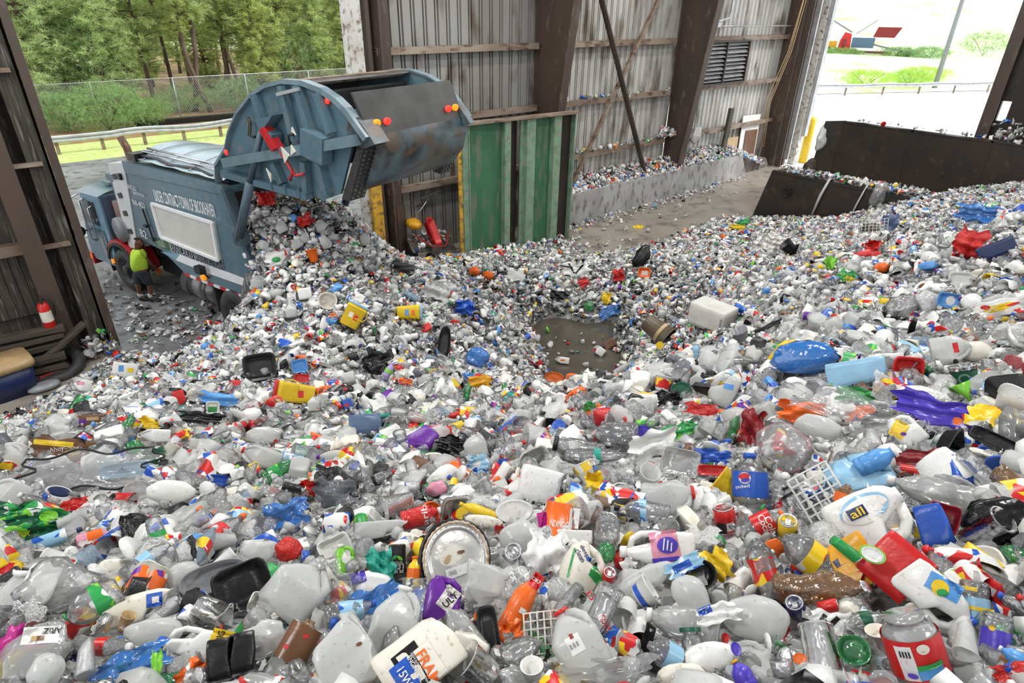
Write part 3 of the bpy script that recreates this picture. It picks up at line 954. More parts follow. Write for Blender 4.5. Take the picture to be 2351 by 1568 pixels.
Z6 = lambda x, y, o=-.1: ts(120 + x / 3.408, 320 + y / 3.408, o)
Z2 = lambda x, y, o=-.05: ts(450 + x / 3.457, 120 + y / 3.457, o)
g = G()
side = [(-1.43, 3.41), (-5.11, 3.43), (-5.68, 1.42), (-5.74, 1.02), (-2.85, 1.06), (-2.75, 1.12), (-2.05, 1.48), (-.95, 1.6)]
g.prism('body', side, lambda a, b, k: (a, -.1 if k == 0 else -2.35, b))
g.prism('body/top_rail', [(-1.45, 3.2), (-1.45, 3.46), (-5.12, 3.46), (-5.2, 3.3), (-3.2, 3.26)], lambda a, b, k: (a, -.04 if k == 0 else -.2, b))
g.prism('body/rear_post', [(-4.95, 3.3), (-5.16, 3.4), (-5.8, 1.3), (-5.6, 1.05), (-5.45, 1.4)], lambda a, b, k: (a, -.06 if k == 0 else -.12, b))
g.prism('body/rear_edge', [(-5.1, 3.4), (-5.22, 3.4), (-5.84, 1.4), (-5.84, 1.05), (-5.7, 1.05), (-5.68, 1.42)], lambda a, b, k: (a, -.03 if k == 0 else -.2, b))
g.prism('body/rear_opening', [(-5.17, 3.3), (-5.76, 1.2), (-5.72, 1.2), (-5.13, 3.3)], lambda a, b, k: (a, -.3 if k == 0 else -2.2, b))  # dark plate on the closed hull stands in for the unlit interior
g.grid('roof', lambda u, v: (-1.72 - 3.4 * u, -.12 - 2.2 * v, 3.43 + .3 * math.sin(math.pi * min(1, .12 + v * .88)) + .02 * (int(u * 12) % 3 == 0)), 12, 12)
for k in range(4):
    g.tube('roof/roof_rib#%d' % k, [(-2.2 - .85 * k, -.14 - 2.2 * v, 3.46 + .3 * math.sin(math.pi * min(1, .12 + v * .88))) for v in np.linspace(0, 1, 12)], .012, 5)
g.box('top_cover', (-1.85, -.55, 3.58), (.3, .95, .16))
g.tube('roof_pipe', [(-1.9, -.32, 3.68), (-3.5, -.3, 3.69), (-5.15, -.28, 3.66)], .025, 6)
g.tube('roof_pipe#2', [(-1.9, -.45, 3.72), (-3.5, -.43, 3.73), (-5.15, -.4, 3.7)], .025, 6)
g.tube('roof_hose', [(-1.95, -.2, 3.6), (-2.6, -.25, 3.62), (-3.2, -.18, 3.58), (-4., -.26, 3.6), (-4.6, -.2, 3.56), (-5.1, -.25, 3.5)], .035, 6)
# front bulkhead, white with slots
g.prism('front_bulkhead', [(-.68, 3.3), (-1.43, 3.4), (-.92, 1.28), (-.5, 1.22)], lambda a, b, k: (a, -.08 if k == 0 else -2.36, b))
for i, (x, y) in enumerate(((497, 290), (540, 437), (580, 577), (620, 717))):
    p = Z6(x, y)
    g.box('front_bulkhead/slot#%d' % i, (p[0], -.075, p[2]), (.17, .03, .12), (0, 14, 0))
g.box('front_bulkhead/latch', (Z6(545, 288)[0], -.06, Z6(545, 288)[2]), (.1, .08, .14))
g.box('red_frame', (-.52, -.3, 2.0), (.1, .2, 1.9)).box('red_frame', (-.52, -1.2, 2.75), (.1, 1.9, .1))
p = Z6(480, 190)
g.tube('exhaust', [(-1.0, -.45, 2.8), (-1.0, -.45, 3.5), (-.98, -.45, 3.62), (-.88, -.42, 3.85)], .085, 10)
g.box('intake_duct', (-.55, -.25, 2.95), (.3, .35, .16)).box('intake_duct', (-.6, -.25, 2.7), (.16, .3, .5))
# cab
cabp = [(.2, .55), (1.42, .55), (1.5, .95), (1.36, 1.55), (1.08, 2.38), (.17, 2.4)]
g.prism('cab', cabp, lambda a, b, k: (a, -.0 if k == 0 else -2.2, b))
g.grid('cab/cab_roof', lambda u, v: (.12 + 1.02 * u, .03 - 2.26 * v, 2.4 + .14 * math.sin(math.pi * v) ** .6 - .03 * u), 4, 10)
g.box('cab/roof_hatch', (.62, -.7, 2.57), (.35, .5, .06))
g.box('cab/rear_wall', (.16, -1.1, 1.9), (.03, 2.1, .95))
g.box('cab/rear_window', (.13, -.62, 1.98), (.03, .72, .52))
g.prism('cab/side_window', [(.5, 1.6), (1.22, 1.6), (1.06, 2.2), (.5, 2.2)], lambda a, b, k: (a, .015 if k == 0 else -.02, b))
g.prism('cab/door', [(.38, .6), (1.42, .6), (1.44, .95), (1.32, 1.5), (.38, 1.5)], lambda a, b, k: (a, .02 if k == 0 else -.02, b))
g.prism('cab/door_panel', [(.5, .62), (.68, .62), (.72, 1.32), (.56, 1.32)], lambda a, b, k: (a, .03 if k == 0 else -.02, b))
g.box('cab/bumper', (1.5, -1.1, .55), (.2, 2.3, .3))
g.box('cab/marker_lamp', (1.5, .06, .6), (.1, .06, .1))
g.box('cab/marker_lamp#2', (.3, .05, .72), (.06, .05, .1))
g.tube('cab/mirror_bracket', [(1.2, .02, 2.3), (1.25, .24, 2.2), (1.25, .24, 1.4), (1.25, .02, 1.35)], .025, 6).tube('cab/mirror_bracket', [(.9, .02, 2.25), (.95, .12, 2.2), (.95, .12, 1.2), (.92, .02, 1.15)], .025, 6).tube('cab/mirror_bracket', [(.6, .02, 2.1), (.65, .1, 2.05), (.65, .1, 1.3)], .02, 6)
g.box('cab/mirror', (1.22, .32, 1.85), (.08, .24, .48))
g.lathe('cab/round_mirror', [(-.04, .14), (0, .15), (.03, .1)], 14)
e = g.c['cab/round_mirror']
e[0] = [e[0][0][:, [1, 0, 2]] + np.array([1.2, .25, 1.38])]
# air cleaner, fender, wheels
g.tube('air_cleaner', [(-.38, -.12, 1.66), (-.38, -.75, 1.66)], .3, 18)
g.tube('air_cleaner/end_cap', [(-.38, -.02, 1.66), (-.38, -.16, 1.66)], .31, 18)
fc = (-.15, .56)
arc = lambda r, a0, a1, n=12: [(fc[0] + r * math.cos(R(a)), fc[1] + r * math.sin(R(a))) for a in np.linspace(a0, a1, n)]
g.prism('fender', arc(.8, 20, 168) + arc(.7, 168, 20), lambda a, b, k: (a, .02 if k == 0 else -.5, b))
g.prism('fender/fender_trim', arc(.72, 15, 172) + arc(.66, 172, 15), lambda a, b, k: (a, .05 if k == 0 else -.5, b))
g.box('mud_flap', (.62, -.25, .62), (.05, .5, .5), (0, 8, 0))


def wheel(key, s, off, r, w, mat_=None):
    prof = [(0, r * .62), (-.02, r * .9), (.04, r), (w - .04, r), (w + .02, r * .9), (w, r * .62)]
    t = np.linspace(0, 2 * math.pi, 36, endpoint=False)
    ring = lambda d, rr: np.stack([s + rr * np.cos(t), np.full(36, off - d), .56 + rr * np.sin(t)], 1)
    g.loft(key, [ring(d, rr) for d, rr in prof], False, True)
    for k in range(36):
        a = 2 * math.pi * k / 36
        g.box(key, (s + (r + .005) * math.cos(a), off - w / 2, .56 + (r + .005) * math.sin(a)), (.035, w * .8, .03), (0, -math.degrees(a) + 90, 0))
    sub = key.split('#')[0] + '#' + key.split('#')[1]
    g.loft(sub + '/rim', [ring(d, rr) for d, rr in ((-.005, r * .64), (.0, r * .6), (.06, r * .5), (.07, r * .28), (.0, r * .24), (-.03, r * .2))], False, True)
    for k in range(10):
        a = 2 * math.pi * k / 10
        g.box(sub + '/hand_hole', (s + r * .41 * math.cos(a), off - .055, .56 + r * .41 * math.sin(a)), (.07, .03, .07), (0, -math.degrees(a), 0))


for k, (s_, of, r, w) in enumerate(((-.15, 0, .54, .3), (-.15, -2.05, .54, .3), (-4.65, -.02, .56, .62), (-4.65, -1.75, .56, .62))):
    wheel('wheel#%d' % k, s_, of, r, w)
g.box('chassis', (-2.4, -.8, .88), (6.6, .18, .3)).box('chassis', (-2.4, -1.6, .88), (6.6, .18, .3)).box('chassis', (-2., -1.2, .75), (2.6, 1.1, .55)).box('chassis', (-4.65, -1.2, .58), (.3, 1.6, .3)).box('chassis', (-.15, -1.2, .58), (.3, 1.6, .25)).box('chassis', (-1.5, -.75, 1.35), (1.2, .5, .7))
g.tube('fuel_tank', [(-2.5, -.45, .74), (-3.72, -.45, .74)], .36, 20)
for k in range(2):
    g.tube('fuel_tank/tank_band#%d' % k, [(-2.72 - .72 * k, -.45, .74), (-2.78 - .72 * k, -.45, .74)], .375, 20)
g.box('mud_guard', (-3.95, -.3, .75), (.06, .5, .62))
# side markings
plate = lambda part, px, o=-.085, th=.02: g.prism(part, [tuple(Z6(x, y, o)[[0, 2]]) for x, y in px], lambda a, b, k: (a, o if k == 0 else o - th, b))
plate('white_swoosh', [(965, 945), (1000, 898), (1570, 1118), (1590, 1180), (1200, 1042)])
plate('pale_swoosh', [(850, 880), (1000, 898), (965, 945)])
plate('green_map', [(740, 760), (830, 775), (920, 815), (940, 870), (880, 860), (820, 830)])
plate('map_panel', [(808, 800), (865, 778), (890, 852), (835, 838)], -.08)
for k in range(12):
    s0 = -2.95 - k * .225
    g.box('edge_stripe#%d' % k, (s0, -.085, 1.08), (.225, .03, .06))
p = Z6(1195, 1075)
g.box('side_lamp', (p[0], -.06, p[2]), (.14, .06, .1))
p = Z6(1215, 1000)
g.box('work_lamp', (p[0], .08, p[2]), (.22, .14, .16)).tube('work_lamp', [(p[0], .05, p[2] - .05), (p[0], -.08, p[2] - .25)], .02, 6)
g.bar('latch_rod', Z6(705, 545, -.06), Z6(795, 800, -.06), .03, .03).box('latch_rod', Z6(730, 678, -.05), (.12, .06, .06))
q = [Z6(x, y, -.04) for x, y in ((787, 500), (1255, 650), (1308, 945), (858, 762))]
g.prism('sign_board', [(a[0], a[2]) for a in q], lambda a, b, k: (a, -.03 if k == 0 else -.1, b))
for i in range(4):
    g.bar('sign_board/board_frame#%d' % i, q[i] + np.array([0, .03, 0]), q[(i + 1) % 4] + np.array([0, .03, 0]), .06, .045, (0, 1, 0))


def side_text(part, s, pl, pr, h, o=-.075, bold=.012):
    a, b = Z6(*pl, o), Z6(*pr, o)
    V, Fs = text(s, h, np.linalg.norm(b - a), bold)
    ux = (b - a) / np.linalg.norm(b - a)
    c = (a + b) / 2
    g.add(part, c + V[:, :1] * ux + V[:, 1:2] * np.array([0, 0, 1.]), Fs)


side_text('contract_lettering', 'UNDER CONTRACT-TOWN OF BROOKHAVEN', (797, 437), (1268, 560), .27)
side_text('owner_lettering', 'BIANCULLI', (583, 360), (655, 388), .12)
side_text('owner_lettering#2', 'SANITATION', (632, 415), (720, 443), .075)
side_text('phone_lettering', '968-4822', (625, 487), (724, 520), .13)
side_text('number_lettering', 'B2', (688, 728), (738, 750), .2)
side_text('company_lettering', 'BIANCULLI SANITATION', (925, 838), (1335, 990), .23, -.07)
side_text('company_lettering_shadow', 'BIANCULLI SANITATION', (921, 837), (1339, 991), .25, -.078, .06)  # bolder white copy behind, the outline of the navy letters
# raised tailgate
outl = [(-5.12, 3.6), (-5.2, 3.9), (-5.62, 4.23), (-5.82, 4.54), (-6.18, 4.91), (-6.66, 5.23), (-7.11, 5.42), (-7.57, 5.52), (-8.02, 5.53), (-8.43, 5.46), (-8.74, 5.34), (-8.93, 5.22), (-9.32, 4.84), (-9.08, 4.74), (-8.9, 4.68), (-8.5, 3.86), (-8.04, 3.68), (-7.77, 3.72), (-6.41, 3.7), (-5.38, 3.74)]
for k, o in enumerate((-.05, -2.4)):
    g.prism('tailgate_side#%d' % k, outl, lambda a, b, kk, o=o: (a, o if kk == 0 else o - .05, b))
    n = 12
    io = o + (.1 if k == 0 else -.15)
    ring = []
    for i in range(n + 1):
        a = np.array(outl[i])
        ring.append(np.array([(a[0], io, a[1] + .02), (a[0], o - .05 if k == 0 else o, a[1] + .02), (a[0] * .985 + .07 * -1, o - .05 if k == 0 else o, a[1] - .05), (a[0] * .985 - .07, io, a[1] - .05)]))
    g.loft('tailgate_side#%d/rim_flange' % k, ring, smooth=False)
yo = .02
for k, (x0, y0, x1, y1, w) in enumerate(((470, 335, 545, 600, .14), (690, 265, 790, 700, .16), (810, 262, 925, 660, .16), (975, 320, 1080, 640, .16), (870, 870, 890, 1110, .16), (975, 830, 1050, 1130, .16), (620, 880, 690, 1040, .12))):
    g.bar('tailgate_side#0/stiffener#%d' % k, Z2(x0, y0, yo), Z2(x1, y1, yo), .12, w, (0, 1, 0))
g.bar('tailgate_side#0/side_beam', Z2(250, 872, .06), Z2(1280, 695, .06), .16, .24, (0, 1, 0))
g.box('tailgate_side#0/beam_box', Z2(955, 745, .1), (.5, .22, .42), (0, -12, 0))
g.bar('tailgate_side#0/lower_ledge', Z2(225, 960, .04), Z2(900, 1140, .04), .12, .16, (0, 1, 0))
for k in range(3):
    p = Z2(610 + 110 * k, 1055 + 28 * k, .1)
    g.box('tailgate_side#0/gusset#%d' % k, p, (.03, .1, .16))
g.prism('tailgate_side#0/ram_bracket', [tuple(Z2(x, y)[[0, 2]]) for x, y in ((570, 520), (708, 487), (635, 590), (700, 640), (690, 730), (600, 620))], lambda a, b, k: (a, .2 if k == 0 else -.03, b))
g.bar('tailgate_side#0/hand_rail', Z2(645, 335, .1), Z2(815, 292, .1), .05, .05)
g.tube('tailgate_side#0/hook', [Z2(410, 520, .06), Z2(430, 560, .08), Z2(425, 660, .08), Z2(465, 670, .08)], .03, 6).tube('tailgate_side#0/hook', [Z2(770, 650, .1), Z2(735, 660, .1), Z2(750, 740, .1)], .025, 6)
for k, (a, b, c) in enumerate((((770, 730), (835, 800), (800, 860)), ((850, 715), (885, 770), (850, 800)), ((860, 575), (890, 640), (855, 610)), ((650, 900), (690, 950), (690, 1010)))):
    g.prism('tailgate_side#0/torn_sheet#%d' % k, [tuple(Z2(*q_)[[0, 2]]) for q_ in (a, b, c)], lambda aa, bb, kk: (aa, .2 if kk == 0 else .18, bb))
g.bar('safety_prop', Z2(550, 605, .16), Z2(650, 770, .16), .1, .2, (0, 1, 0)).tube('safety_prop', [Z2(655, 760, .16), Z2(765, 950, .16), Z2(745, 1015, .16)], .03, 6).tube('safety_prop', [Z2(765, 950, .16), Z2(790, 980, .16), Z2(855, 965, .16)], .025, 6)
strip = lambda part, pts, o0, o1, th=.03: g.prism(part, pts + [(a - .02, b - th) for a, b in pts[::-1]], lambda a, b, k: (a, o0 if k == 0 else o1, b))
strip('front_shell', outl[1:9], -.1, -2.4)
strip('hopper_floor', [(-7.9, 5.35), (-7.7, 4.7), (-8.1, 4.35), (-8.7, 4.4), (-9., 4.9)], -.1, -2.4)
g.box('cross_beam', (-7.85, -1.22, 5.5), (.12, 2.3, .1))
rp = [(-8.95, 5.43), (-9.1, 5.12), (-9.22, 4.84), (-9.3, 4.6), (-9.2, 4.3), (-8.98, 4.05), (-8.73, 3.9), (-8.4, 3.78)]
g.prism('rear_panel', rp[:3] + [(a + .05, b) for a, b in rp[:3][::-1]], lambda a, b, k: (a, -.12 if k == 0 else -2.42, b))
g.prism('rear_shell', [(-9.2, 4.86)] + rp[2:] + [(-8.3, 3.85), (-8.9, 4.3), (-9.1, 4.7)], lambda a, b, k: (a, -.3 if k == 0 else -2.42, b), True)
for k, (o0, o1) in enumerate(((-.02, -.34), (-2.36, -2.5))):
    g.prism('end_plate#%d' % k, [(-8.95, 5.2), (-9.2, 5.0), (-9.42, 4.76), (-9.05, 4.62), (-8.85, 4.9)], lambda a, b, kk: (a, o0 if kk == 0 else o1, b))
for k, (o0, o1) in enumerate(((-.02, -.36), (-2.32, -2.58))):
    g.prism('step_grating#%d' % k, [(-9.05, 4.7), (-9.16, 4.66), (-8.72, 3.78), (-8.55, 3.8)], lambda a, b, kk: (a, o0 if kk == 0 else o1, b))
    for i in range(12):
        for j in range(3):
            f_ = (i + .5) / 12
            g.box('step_grating#%d/tread_hole' % k, (-9.17 + .44 * f_, o0 + (o1 - o0) * (j + .5) / 3, 4.65 - .86 * f_), (.02, .05, .03), (0, 27, 0))


def lens(part, s, o, z, r, ax):
    t = np.linspace(0, 2 * math.pi, 14, endpoint=False)
    f = (lambda d, rr: np.stack([np.full(14, s - d), o + rr * np.cos(t), z + .75 * rr * np.sin(t)], 1)) if ax == 's' else (lambda d, rr: np.stack([s + .8 * rr * np.cos(t), np.full(14, o + d), z + rr * np.sin(t)], 1))
    g.loft(part, [f(-.03, r), f(0, r), f(.008, r * .7)])


for k, (o, m) in enumerate(((-.33, 'amber'), (-.55, 'red'), (-2.05, 'red'), (-2.24, 'amber'))):
    lens('%s_lamp#%d' % (m, k), -9.2, o, 5.0 if k < 2 else 5.02, .075, 's')
for k, (x, y) in enumerate(((265, 790), (1035, 385))):
    p = Z2(x, y, .02)
    lens('red_lamp#%d' % (7 + k), p[0], .1 if k == 0 else .02, p[2], .05, 'o')
for k, o in enumerate((.12, -2.57)):
    p0, p1, p2 = (np.array([-6.94, o, 4.72]), np.array([-6.32, o, 3.72]), np.array([-5.62, o, 2.55]))
    g.tube('lift_ram#%d' % k, [p1 + (p1 - p2) * .04, p2], .085, 12)
    g.tube('lift_ram#%d/ram_rod' % k, [p0, p1], .055, 12)
    g.box('lift_ram#%d/ram_foot' % k, p2 - np.array([0, .06 if k == 0 else -.06, 0]), (.22, .22, .24))
mats = {'*': 'truckblue', 'body': 'truckblue', 'rear_post': 'truckblue', 'roof': mat('sky_lit_roof_paint', (.34, .44, .5), .18, col2=(.3, .4, .46), scale=1), 'roof_rib': 'galv', 'top_cover': 'black', 'roof_pipe': 'chrome', 'roof_hose': 'black', 'rear_opening': 'darksteel', 'rear_edge': 'ramblue',  # roof: sky reflection is painted into the paler blue
        'front_bulkhead': 'wpaint', 'slot': 'black', 'latch': 'black', 'red_frame': 'tredpaint', 'exhaust': mat('rusty_exhaust', (.2, .12, .08), .4, metal=.6), 'intake_duct': 'truckblue',
        'cab': 'cabblue', 'rear_wall': mat('cab_rear_blue', (.06, .12, .19), .3), 'roof_hatch': 'truckblue', 'rear_window': 'glass', 'side_window': mat('dark_cab_glass', (.06, .07, .08), .05), 'door_panel': 'grey', 'bumper': 'tredpaint', 'marker_lamp': 'amberlamp',
        'mirror_bracket': 'chrome', 'mirror': 'darkred', 'round_mirror': 'black', 'air_cleaner': 'tredpaint', 'end_cap': 'grey', 'fender': 'tredpaint', 'fender_trim': 'rubber', 'mud_flap': 'rubber', 'wheel': 'rubber', 'rim': mat('dusty_wheel_steel', (.45, .43, .4), .4, metal=.2, col2=(.3, .28, .26), scale=6), 'hand_hole': 'black',
        'chassis': 'rubber', 'fuel_tank': mat('wet_grey_tank', (.2, .2, .21), .2, metal=.5, col2=(.1, .1, .1), scale=3), 'tank_band': 'darksteel', 'mud_guard': 'rubber', 'white_swoosh': 'wpaint', 'pale_swoosh': 'cabblue', 'green_map': 'darkgreen', 'map_panel': 'palegreen', 'side_lamp': 'amberlamp', 'work_lamp': 'black', 'latch_rod': 'black',
        'sign_board': 'board', 'board_frame': 'letter', 'contract_lettering': 'letter', 'owner_lettering': 'letter', 'phone_lettering': 'letter', 'number_lettering': 'letter', 'company_lettering': 'darkletter', 'company_lettering_shadow': 'letter',
        'rim_flange': mat('worn_flange', (.2, .27, .31), .3, col2=(.12, .17, .2), scale=3), 'torn_sheet': 'cream', 'safety_prop': 'tredpaint', 'front_shell': 'gateinside', 'hopper_floor': 'gateinside', 'cross_beam': 'girt', 'rear_panel': 'gateinside', 'rear_shell': 'gatedirty', 'end_plate': 'gatedirty', 'step_grating': 'tread', 'tread_hole': 'galv',
        'red_lamp': 'redlamp', 'amber_lamp': 'amberlamp', 'lift_ram': 'ramblue', 'ram_rod': mat('bright_ram_rod', (.5, .52, .54), .25), 'ram_foot': 'darksteel', 'hook': 'darksteel', 'hand_rail': 'galv', 'side_beam': mat('side_beam_blue', (.16, .24, .28), .3)}  # ram rod: plain light grey stands in for bright chrome reflection
for k in range(12):
    mats['edge_stripe#%d' % k] = 'tredpaint' if k % 2 == 0 else 'wpaint'
emit(g, 'garbage_truck', mats, 'blue refuse truck backed into the doorway with its tailgate raised over the litter', 'truck', mw=TMW, plabel={'front_bulkhead': 'white slotted front bulkhead', 'fender': 'red fender', 'safety_prop': 'red safety prop', 'sign_board': 'pale blank sign board', 'air_cleaner': 'red air cleaner'})

# ================================================================= the man at the truck's side
YM = 16.22


def skin_obj(name, nodes, edges, m, parent, sub=2):
    me = bpy.data.meshes.new(name)
    bm = bmesh.new()
    L = bm.verts.layers.skin.verify()
    vs_ = []
    for p, r in nodes:
        v = bm.verts.new(Vector(p))
        v[L].radius = (r, r) if not isinstance(r, tuple) else r
        vs_.append(v)
    for a, b in edges:
        bm.edges.new((vs_[a], vs_[b]))
    vs_[0][L].use_root = True
    bm.to_mesh(me)
    bm.free()
    me.materials.append(M[m])
    o = bpy.data.objects.new(name, me)
    link(o, parent)
    o.modifiers.new('skin', 'SKIN').use_smooth_shade = True
    s_ = o.modifiers.new('sub', 'SUBSURF')
    s_.levels = s_.render_levels = sub
    return o


base = onz(338, 693)
DN = (base * (YM / base[1]))


def mp(px, py, dy=0.):
    """point of the man from a pixel, dy metres nearer (-) or farther (+) than his middle"""
    return ony(px, py, base[1] + .05 + dy) - base


man = link(bpy.data.objects.new('person', None))
man.location = base
tag(man, 'person in a neon yellow shirt and dark shorts reaching under the truck', 'person')
hip, waist, chest, neck = mp(323, 622), mp(319, 607), mp(316, 586), mp(316, 570)
head = mp(318, 557)
shr, shl = mp(324, 580, -.17), mp(312, 580, .2)
elr, har = mp(343, 603, -.16), mp(362, 616, -.02)
ell, hal = mp(338, 606, .18), mp(358, 620, .2)
hr, hl = mp(329, 628, -.1), mp(319, 627, .12)
kr, kl = mp(344, 655, -.1), mp(316, 654, .1)
ar, al_ = mp(346, 684, -.1), mp(323, 684, .12)
ar[2] = al_[2] = .11
fx = np.array([.17, -.08, -.06])
up = np.array([0, 0, 1.])
face = np.array([.6, -.7, -.25])
face /= np.linalg.norm(face)
sidev = np.cross(face, up)
nodes = [(hip, .15), (waist, .17), (chest, .17), (neck, .068), (head + up * .02, .098), (head + up * .085, .085), (shr, .075), (elr, .052), (har, .035), (shl, .075), (ell, .052), (hal, .035),
         (hr, .1), (kr, .068), (ar, .043), (hl, .1), (kl, .068), (al_, .043), (ar + fx * .7 - up * .02, .022), (al_ + fx * .7 - up * .02, .022), (head + face * .105 - up * .015, .022), (head + sidev * .1, .02), (head - sidev * .1, .02)]
skin_obj('body', nodes, [(0, 1), (1, 2), (2, 3), (3, 4), (4, 5), (2, 6), (6, 7), (7, 8), (2, 9), (9, 10), (10, 11), (0, 12), (12, 13), (13, 14), (0, 15), (15, 16), (16, 17), (14, 18), (17, 19), (4, 20), (4, 21), (4, 22)], 'skin', man)
skin_obj('shirt', [(hip - up * .03, .2), (waist, .215), (chest, .205), (neck - up * .045, .095), (shr, .115), (shr * .42 + elr * .58, .095), (shl, .115), (shl * .42 + ell * .58, .095)], [(0, 1), (1, 2), (2, 3), (2, 4), (4, 5), (2, 6), (6, 7)], 'neon', man)
skin_obj('shorts', [(hip, .185), (hip + up * .1, .19), (hr, .135), (kr + up * .0, .108), (hl, .135), (kl + up * .0, .108)], [(0, 1), (0, 2), (2, 3), (0, 4), (4, 5)], 'shorts', man)
skin_obj('hair', [(head + up * .06 - face * .035, .083), (head + up * .108 - face * .02, .06)], [(0, 1)], 'hair', man)
skin_obj('beard', [(head + face * .06 - up * .055, .05), (head + face * .04 - up * .075 + sidev * .04, .03), (head + face * .04 - up * .075 - sidev * .04, .03)], [(0, 1), (0, 2)], 'hair', man)
for a, nm in ((ar, 'r'), (al_, 'l')):
    skin_obj('sock', [(a + up * .13, .06), (a - up * .02, .055)], [(0, 1)], 'sock', man, 1)
    skin_obj('shoe', [(a - up * .045 - fx * .25, .06), (a - up * .05 + fx * .5, .062), (a - up * .055 + fx * 1.2, .05)], [(0, 1), (1, 2)], 'shoe', man)
for w_, el in ((har, elr), (hal, ell)):
    d = (w_ - el) / np.linalg.norm(w_ - el)
    u = np.cross(d, up)
    u /= np.linalg.norm(u)
    n2 = np.cross(u, d)
    nd = [(w_ - d * .02, .036), (w_ + d * .06, (.042, .026))]
    ed = [(0, 1)]
    for i in range(4):
        b = w_ + d * .085 + u * (.033 - .022 * i)
        L_ = (.055, .065, .06, .045)[i]
        k = len(nd)
        nd += [(b, .012), (b + d * L_ * .6 - n2 * .012, .011), (b + d * L_ * .8 - n2 * .045, .009)]
        ed += [(1, k), (k, k + 1), (k + 1, k + 2)]
    k = len(nd)
    nd += [(w_ + d * .03 + u * .045, .014), (w_ + d * .075 + u * .06 - n2 * .02, .012)]
    ed += [(0, k), (k, k + 1)]
    skin_obj('glove', nd, ed, 'glove', man)
# ================================================================= the heap: height of the litter over the floor
def D_(px, py, d):
    r = ray(px, py)
    return CAM + r / np.linalg.norm(r) * d


def Z_(px, py, z):
    return onz(px, py, z)


def P_(px, u, z):
    r = ray(px, 800)
    r = r / (r[0] * math.sin(YAW) + r[1] * math.cos(YAW))
    return np.array([r[0] * u, r[1] * u, z])


def TP_(px, py, off):
    d = ray(px, py)
    return CAM + d * (np.dot(TO + TN * off - CAM, TN) / np.dot(d, TN))


CP = [D_(*a) for a in ((1175, 1560, 1.65), (100, 1540, 2.1), (2250, 1540, 1.65), (600, 1560, 1.8), (1700, 1560, 1.65), (1175, 1400, 2.0), (100, 1400, 2.6), (2250, 1400, 2.), (1175, 1250, 2.5), (100, 1250, 3.3), (2250, 1250, 2.5),
                       (1175, 1100, 3.5), (100, 1100, 4.3), (2250, 1100, 3.05), (650, 1100, 4.6), (1750, 1100, 3.1), (1175, 1000, 4.5), (100, 1000, 5.5), (650, 1000, 6.), (1700, 1000, 3.9), (2250, 1000, 3.6),
                       (1175, 920, 6.2), (650, 920, 7.2), (200, 955, 7.), (1650, 900, 4.9), (2250, 900, 4.4), (1400, 905, 5.7), (1100, 860, 8.9), (1100, 780, 11), (1510, 760, 10.6), (1640, 725, 9.4), (1800, 830, 5.2), (1800, 760, 7.4),
                       (1800, 640, 10.8), (2000, 610, 10.6), (2000, 700, 8.3), (2250, 850, 4.9), (2250, 750, 6.3), (2250, 650, 8.2), (2250, 550, 10), (2250, 490, 12.2), (700, 600, 11.6), (600, 640, 12.1), (620, 720, 10.9), (815, 720, 9.),
                       (940, 718, 9.7), (1000, 780, 9.6), (1100, 700, 11.3), (900, 640, 11.9), (300, 870, 10.8), (500, 850, 9.4), (420, 840, 10.6))]
CP += [Z_(*a) for a in ((1340, 800, -.3), (1270, 775, -.3), (1400, 770, -.2), (1300, 850, -.3), (1390, 850, -.3), (1240, 765, -.05), (1340, 880, -.15), (1180, 760, .8), (1225, 850, .35), (1350, 715, .25), (1450, 720, .6), (1480, 800, .6), (1480, 850, .9),
                        (1350, 640, .6), (1200, 620, .8), (1150, 597, .5), (1300, 605, .3), (1430, 603, .5), (1500, 600, .8), (1600, 560, .5), (1680, 510, .35), (1350, 578, -.25), (1550, 520, -.25), (1440, 550, -.25), (1650, 480, -.25), (1700, 450, -.25),
                        (1480, 490, -.25), (1290, 545, .1), (1180, 572, .3), (1600, 600, .9), (1600, 650, 1.3), (1800, 560, 1.5), (1900, 520, 1.1), (2000, 530, 2.1), (1000, 606, .8), (980, 598, .35), (400, 740, -.25), (450, 768, -.15), (300, 750, -.25), (330, 690, -.3), (470, 720, -.25), (150, 905, -.1),
                        (60, 932, -.1), (100, 880, -.3), (190, 872, .25), (280, 812, .12), (380, 822, .25), (500, 790, .2))]
CP += [P_(*a) for a in ((1400, 7.5, 1.6), (1400, 9, .5), (1400, 10, -.1), (1250, 8.5, 1.3), (1250, 9.8, .2), (1550, 7., 2.5), (1550, 9, 1.4))]
CP += [TP_(*a) for a in ((562, 452, -.35), (600, 446, -.7), (665, 455, -1.1), (578, 520, -.2), (588, 590, -.14), (580, 470, -.5), (640, 470, -1.), (700, 470, -1.4), (790, 475, -2.2), (850, 540, -2.5), (885, 590, -2.7))]
CP += [tw(*a) for a in ((-6., .5, .8), (-5.6, -2.9, 1.5), (-5.9, .3, 1.1), (-5.55, .2, .5), (-4.8, .4, -.3), (-5.2, .45, -.2), (-5.5, .85, .1), (-4.6, 1.0, -.3), (-5.0, -1.2, 2.9), (-4.6, -3, .2))]
CP += [np.array(a, float) for a in ((19.8, 9.6, .4), (19.8, 7.5, .9), (20, 5.2, 1.95), (20, 3, 2.15), (20, 0, 2.3), (25.5, 3.5, 1.9), (25.5, 8, .3), (25.5, 0, 2.2), (23, 11.5, -.2), (28, 10, -.2), (0, 0, 5.55), (-3, -3, 5.6), (3, -3, 5.5), (-3, 3, 4.6), (-4, 8, 1.5), (-4, 11, 0), (8, -2, 4.9), (14, -2, 4.0), (9.2, 13.6, .25), (-3, 14.5, -.3), (1, 14.2, -.2))]
CP = np.array(CP)
n = len(CP)
d2 = np.linalg.norm(CP[:, None, :2] - CP[None, :, :2], axis=2)
A = np.zeros((n + 3, n + 3))
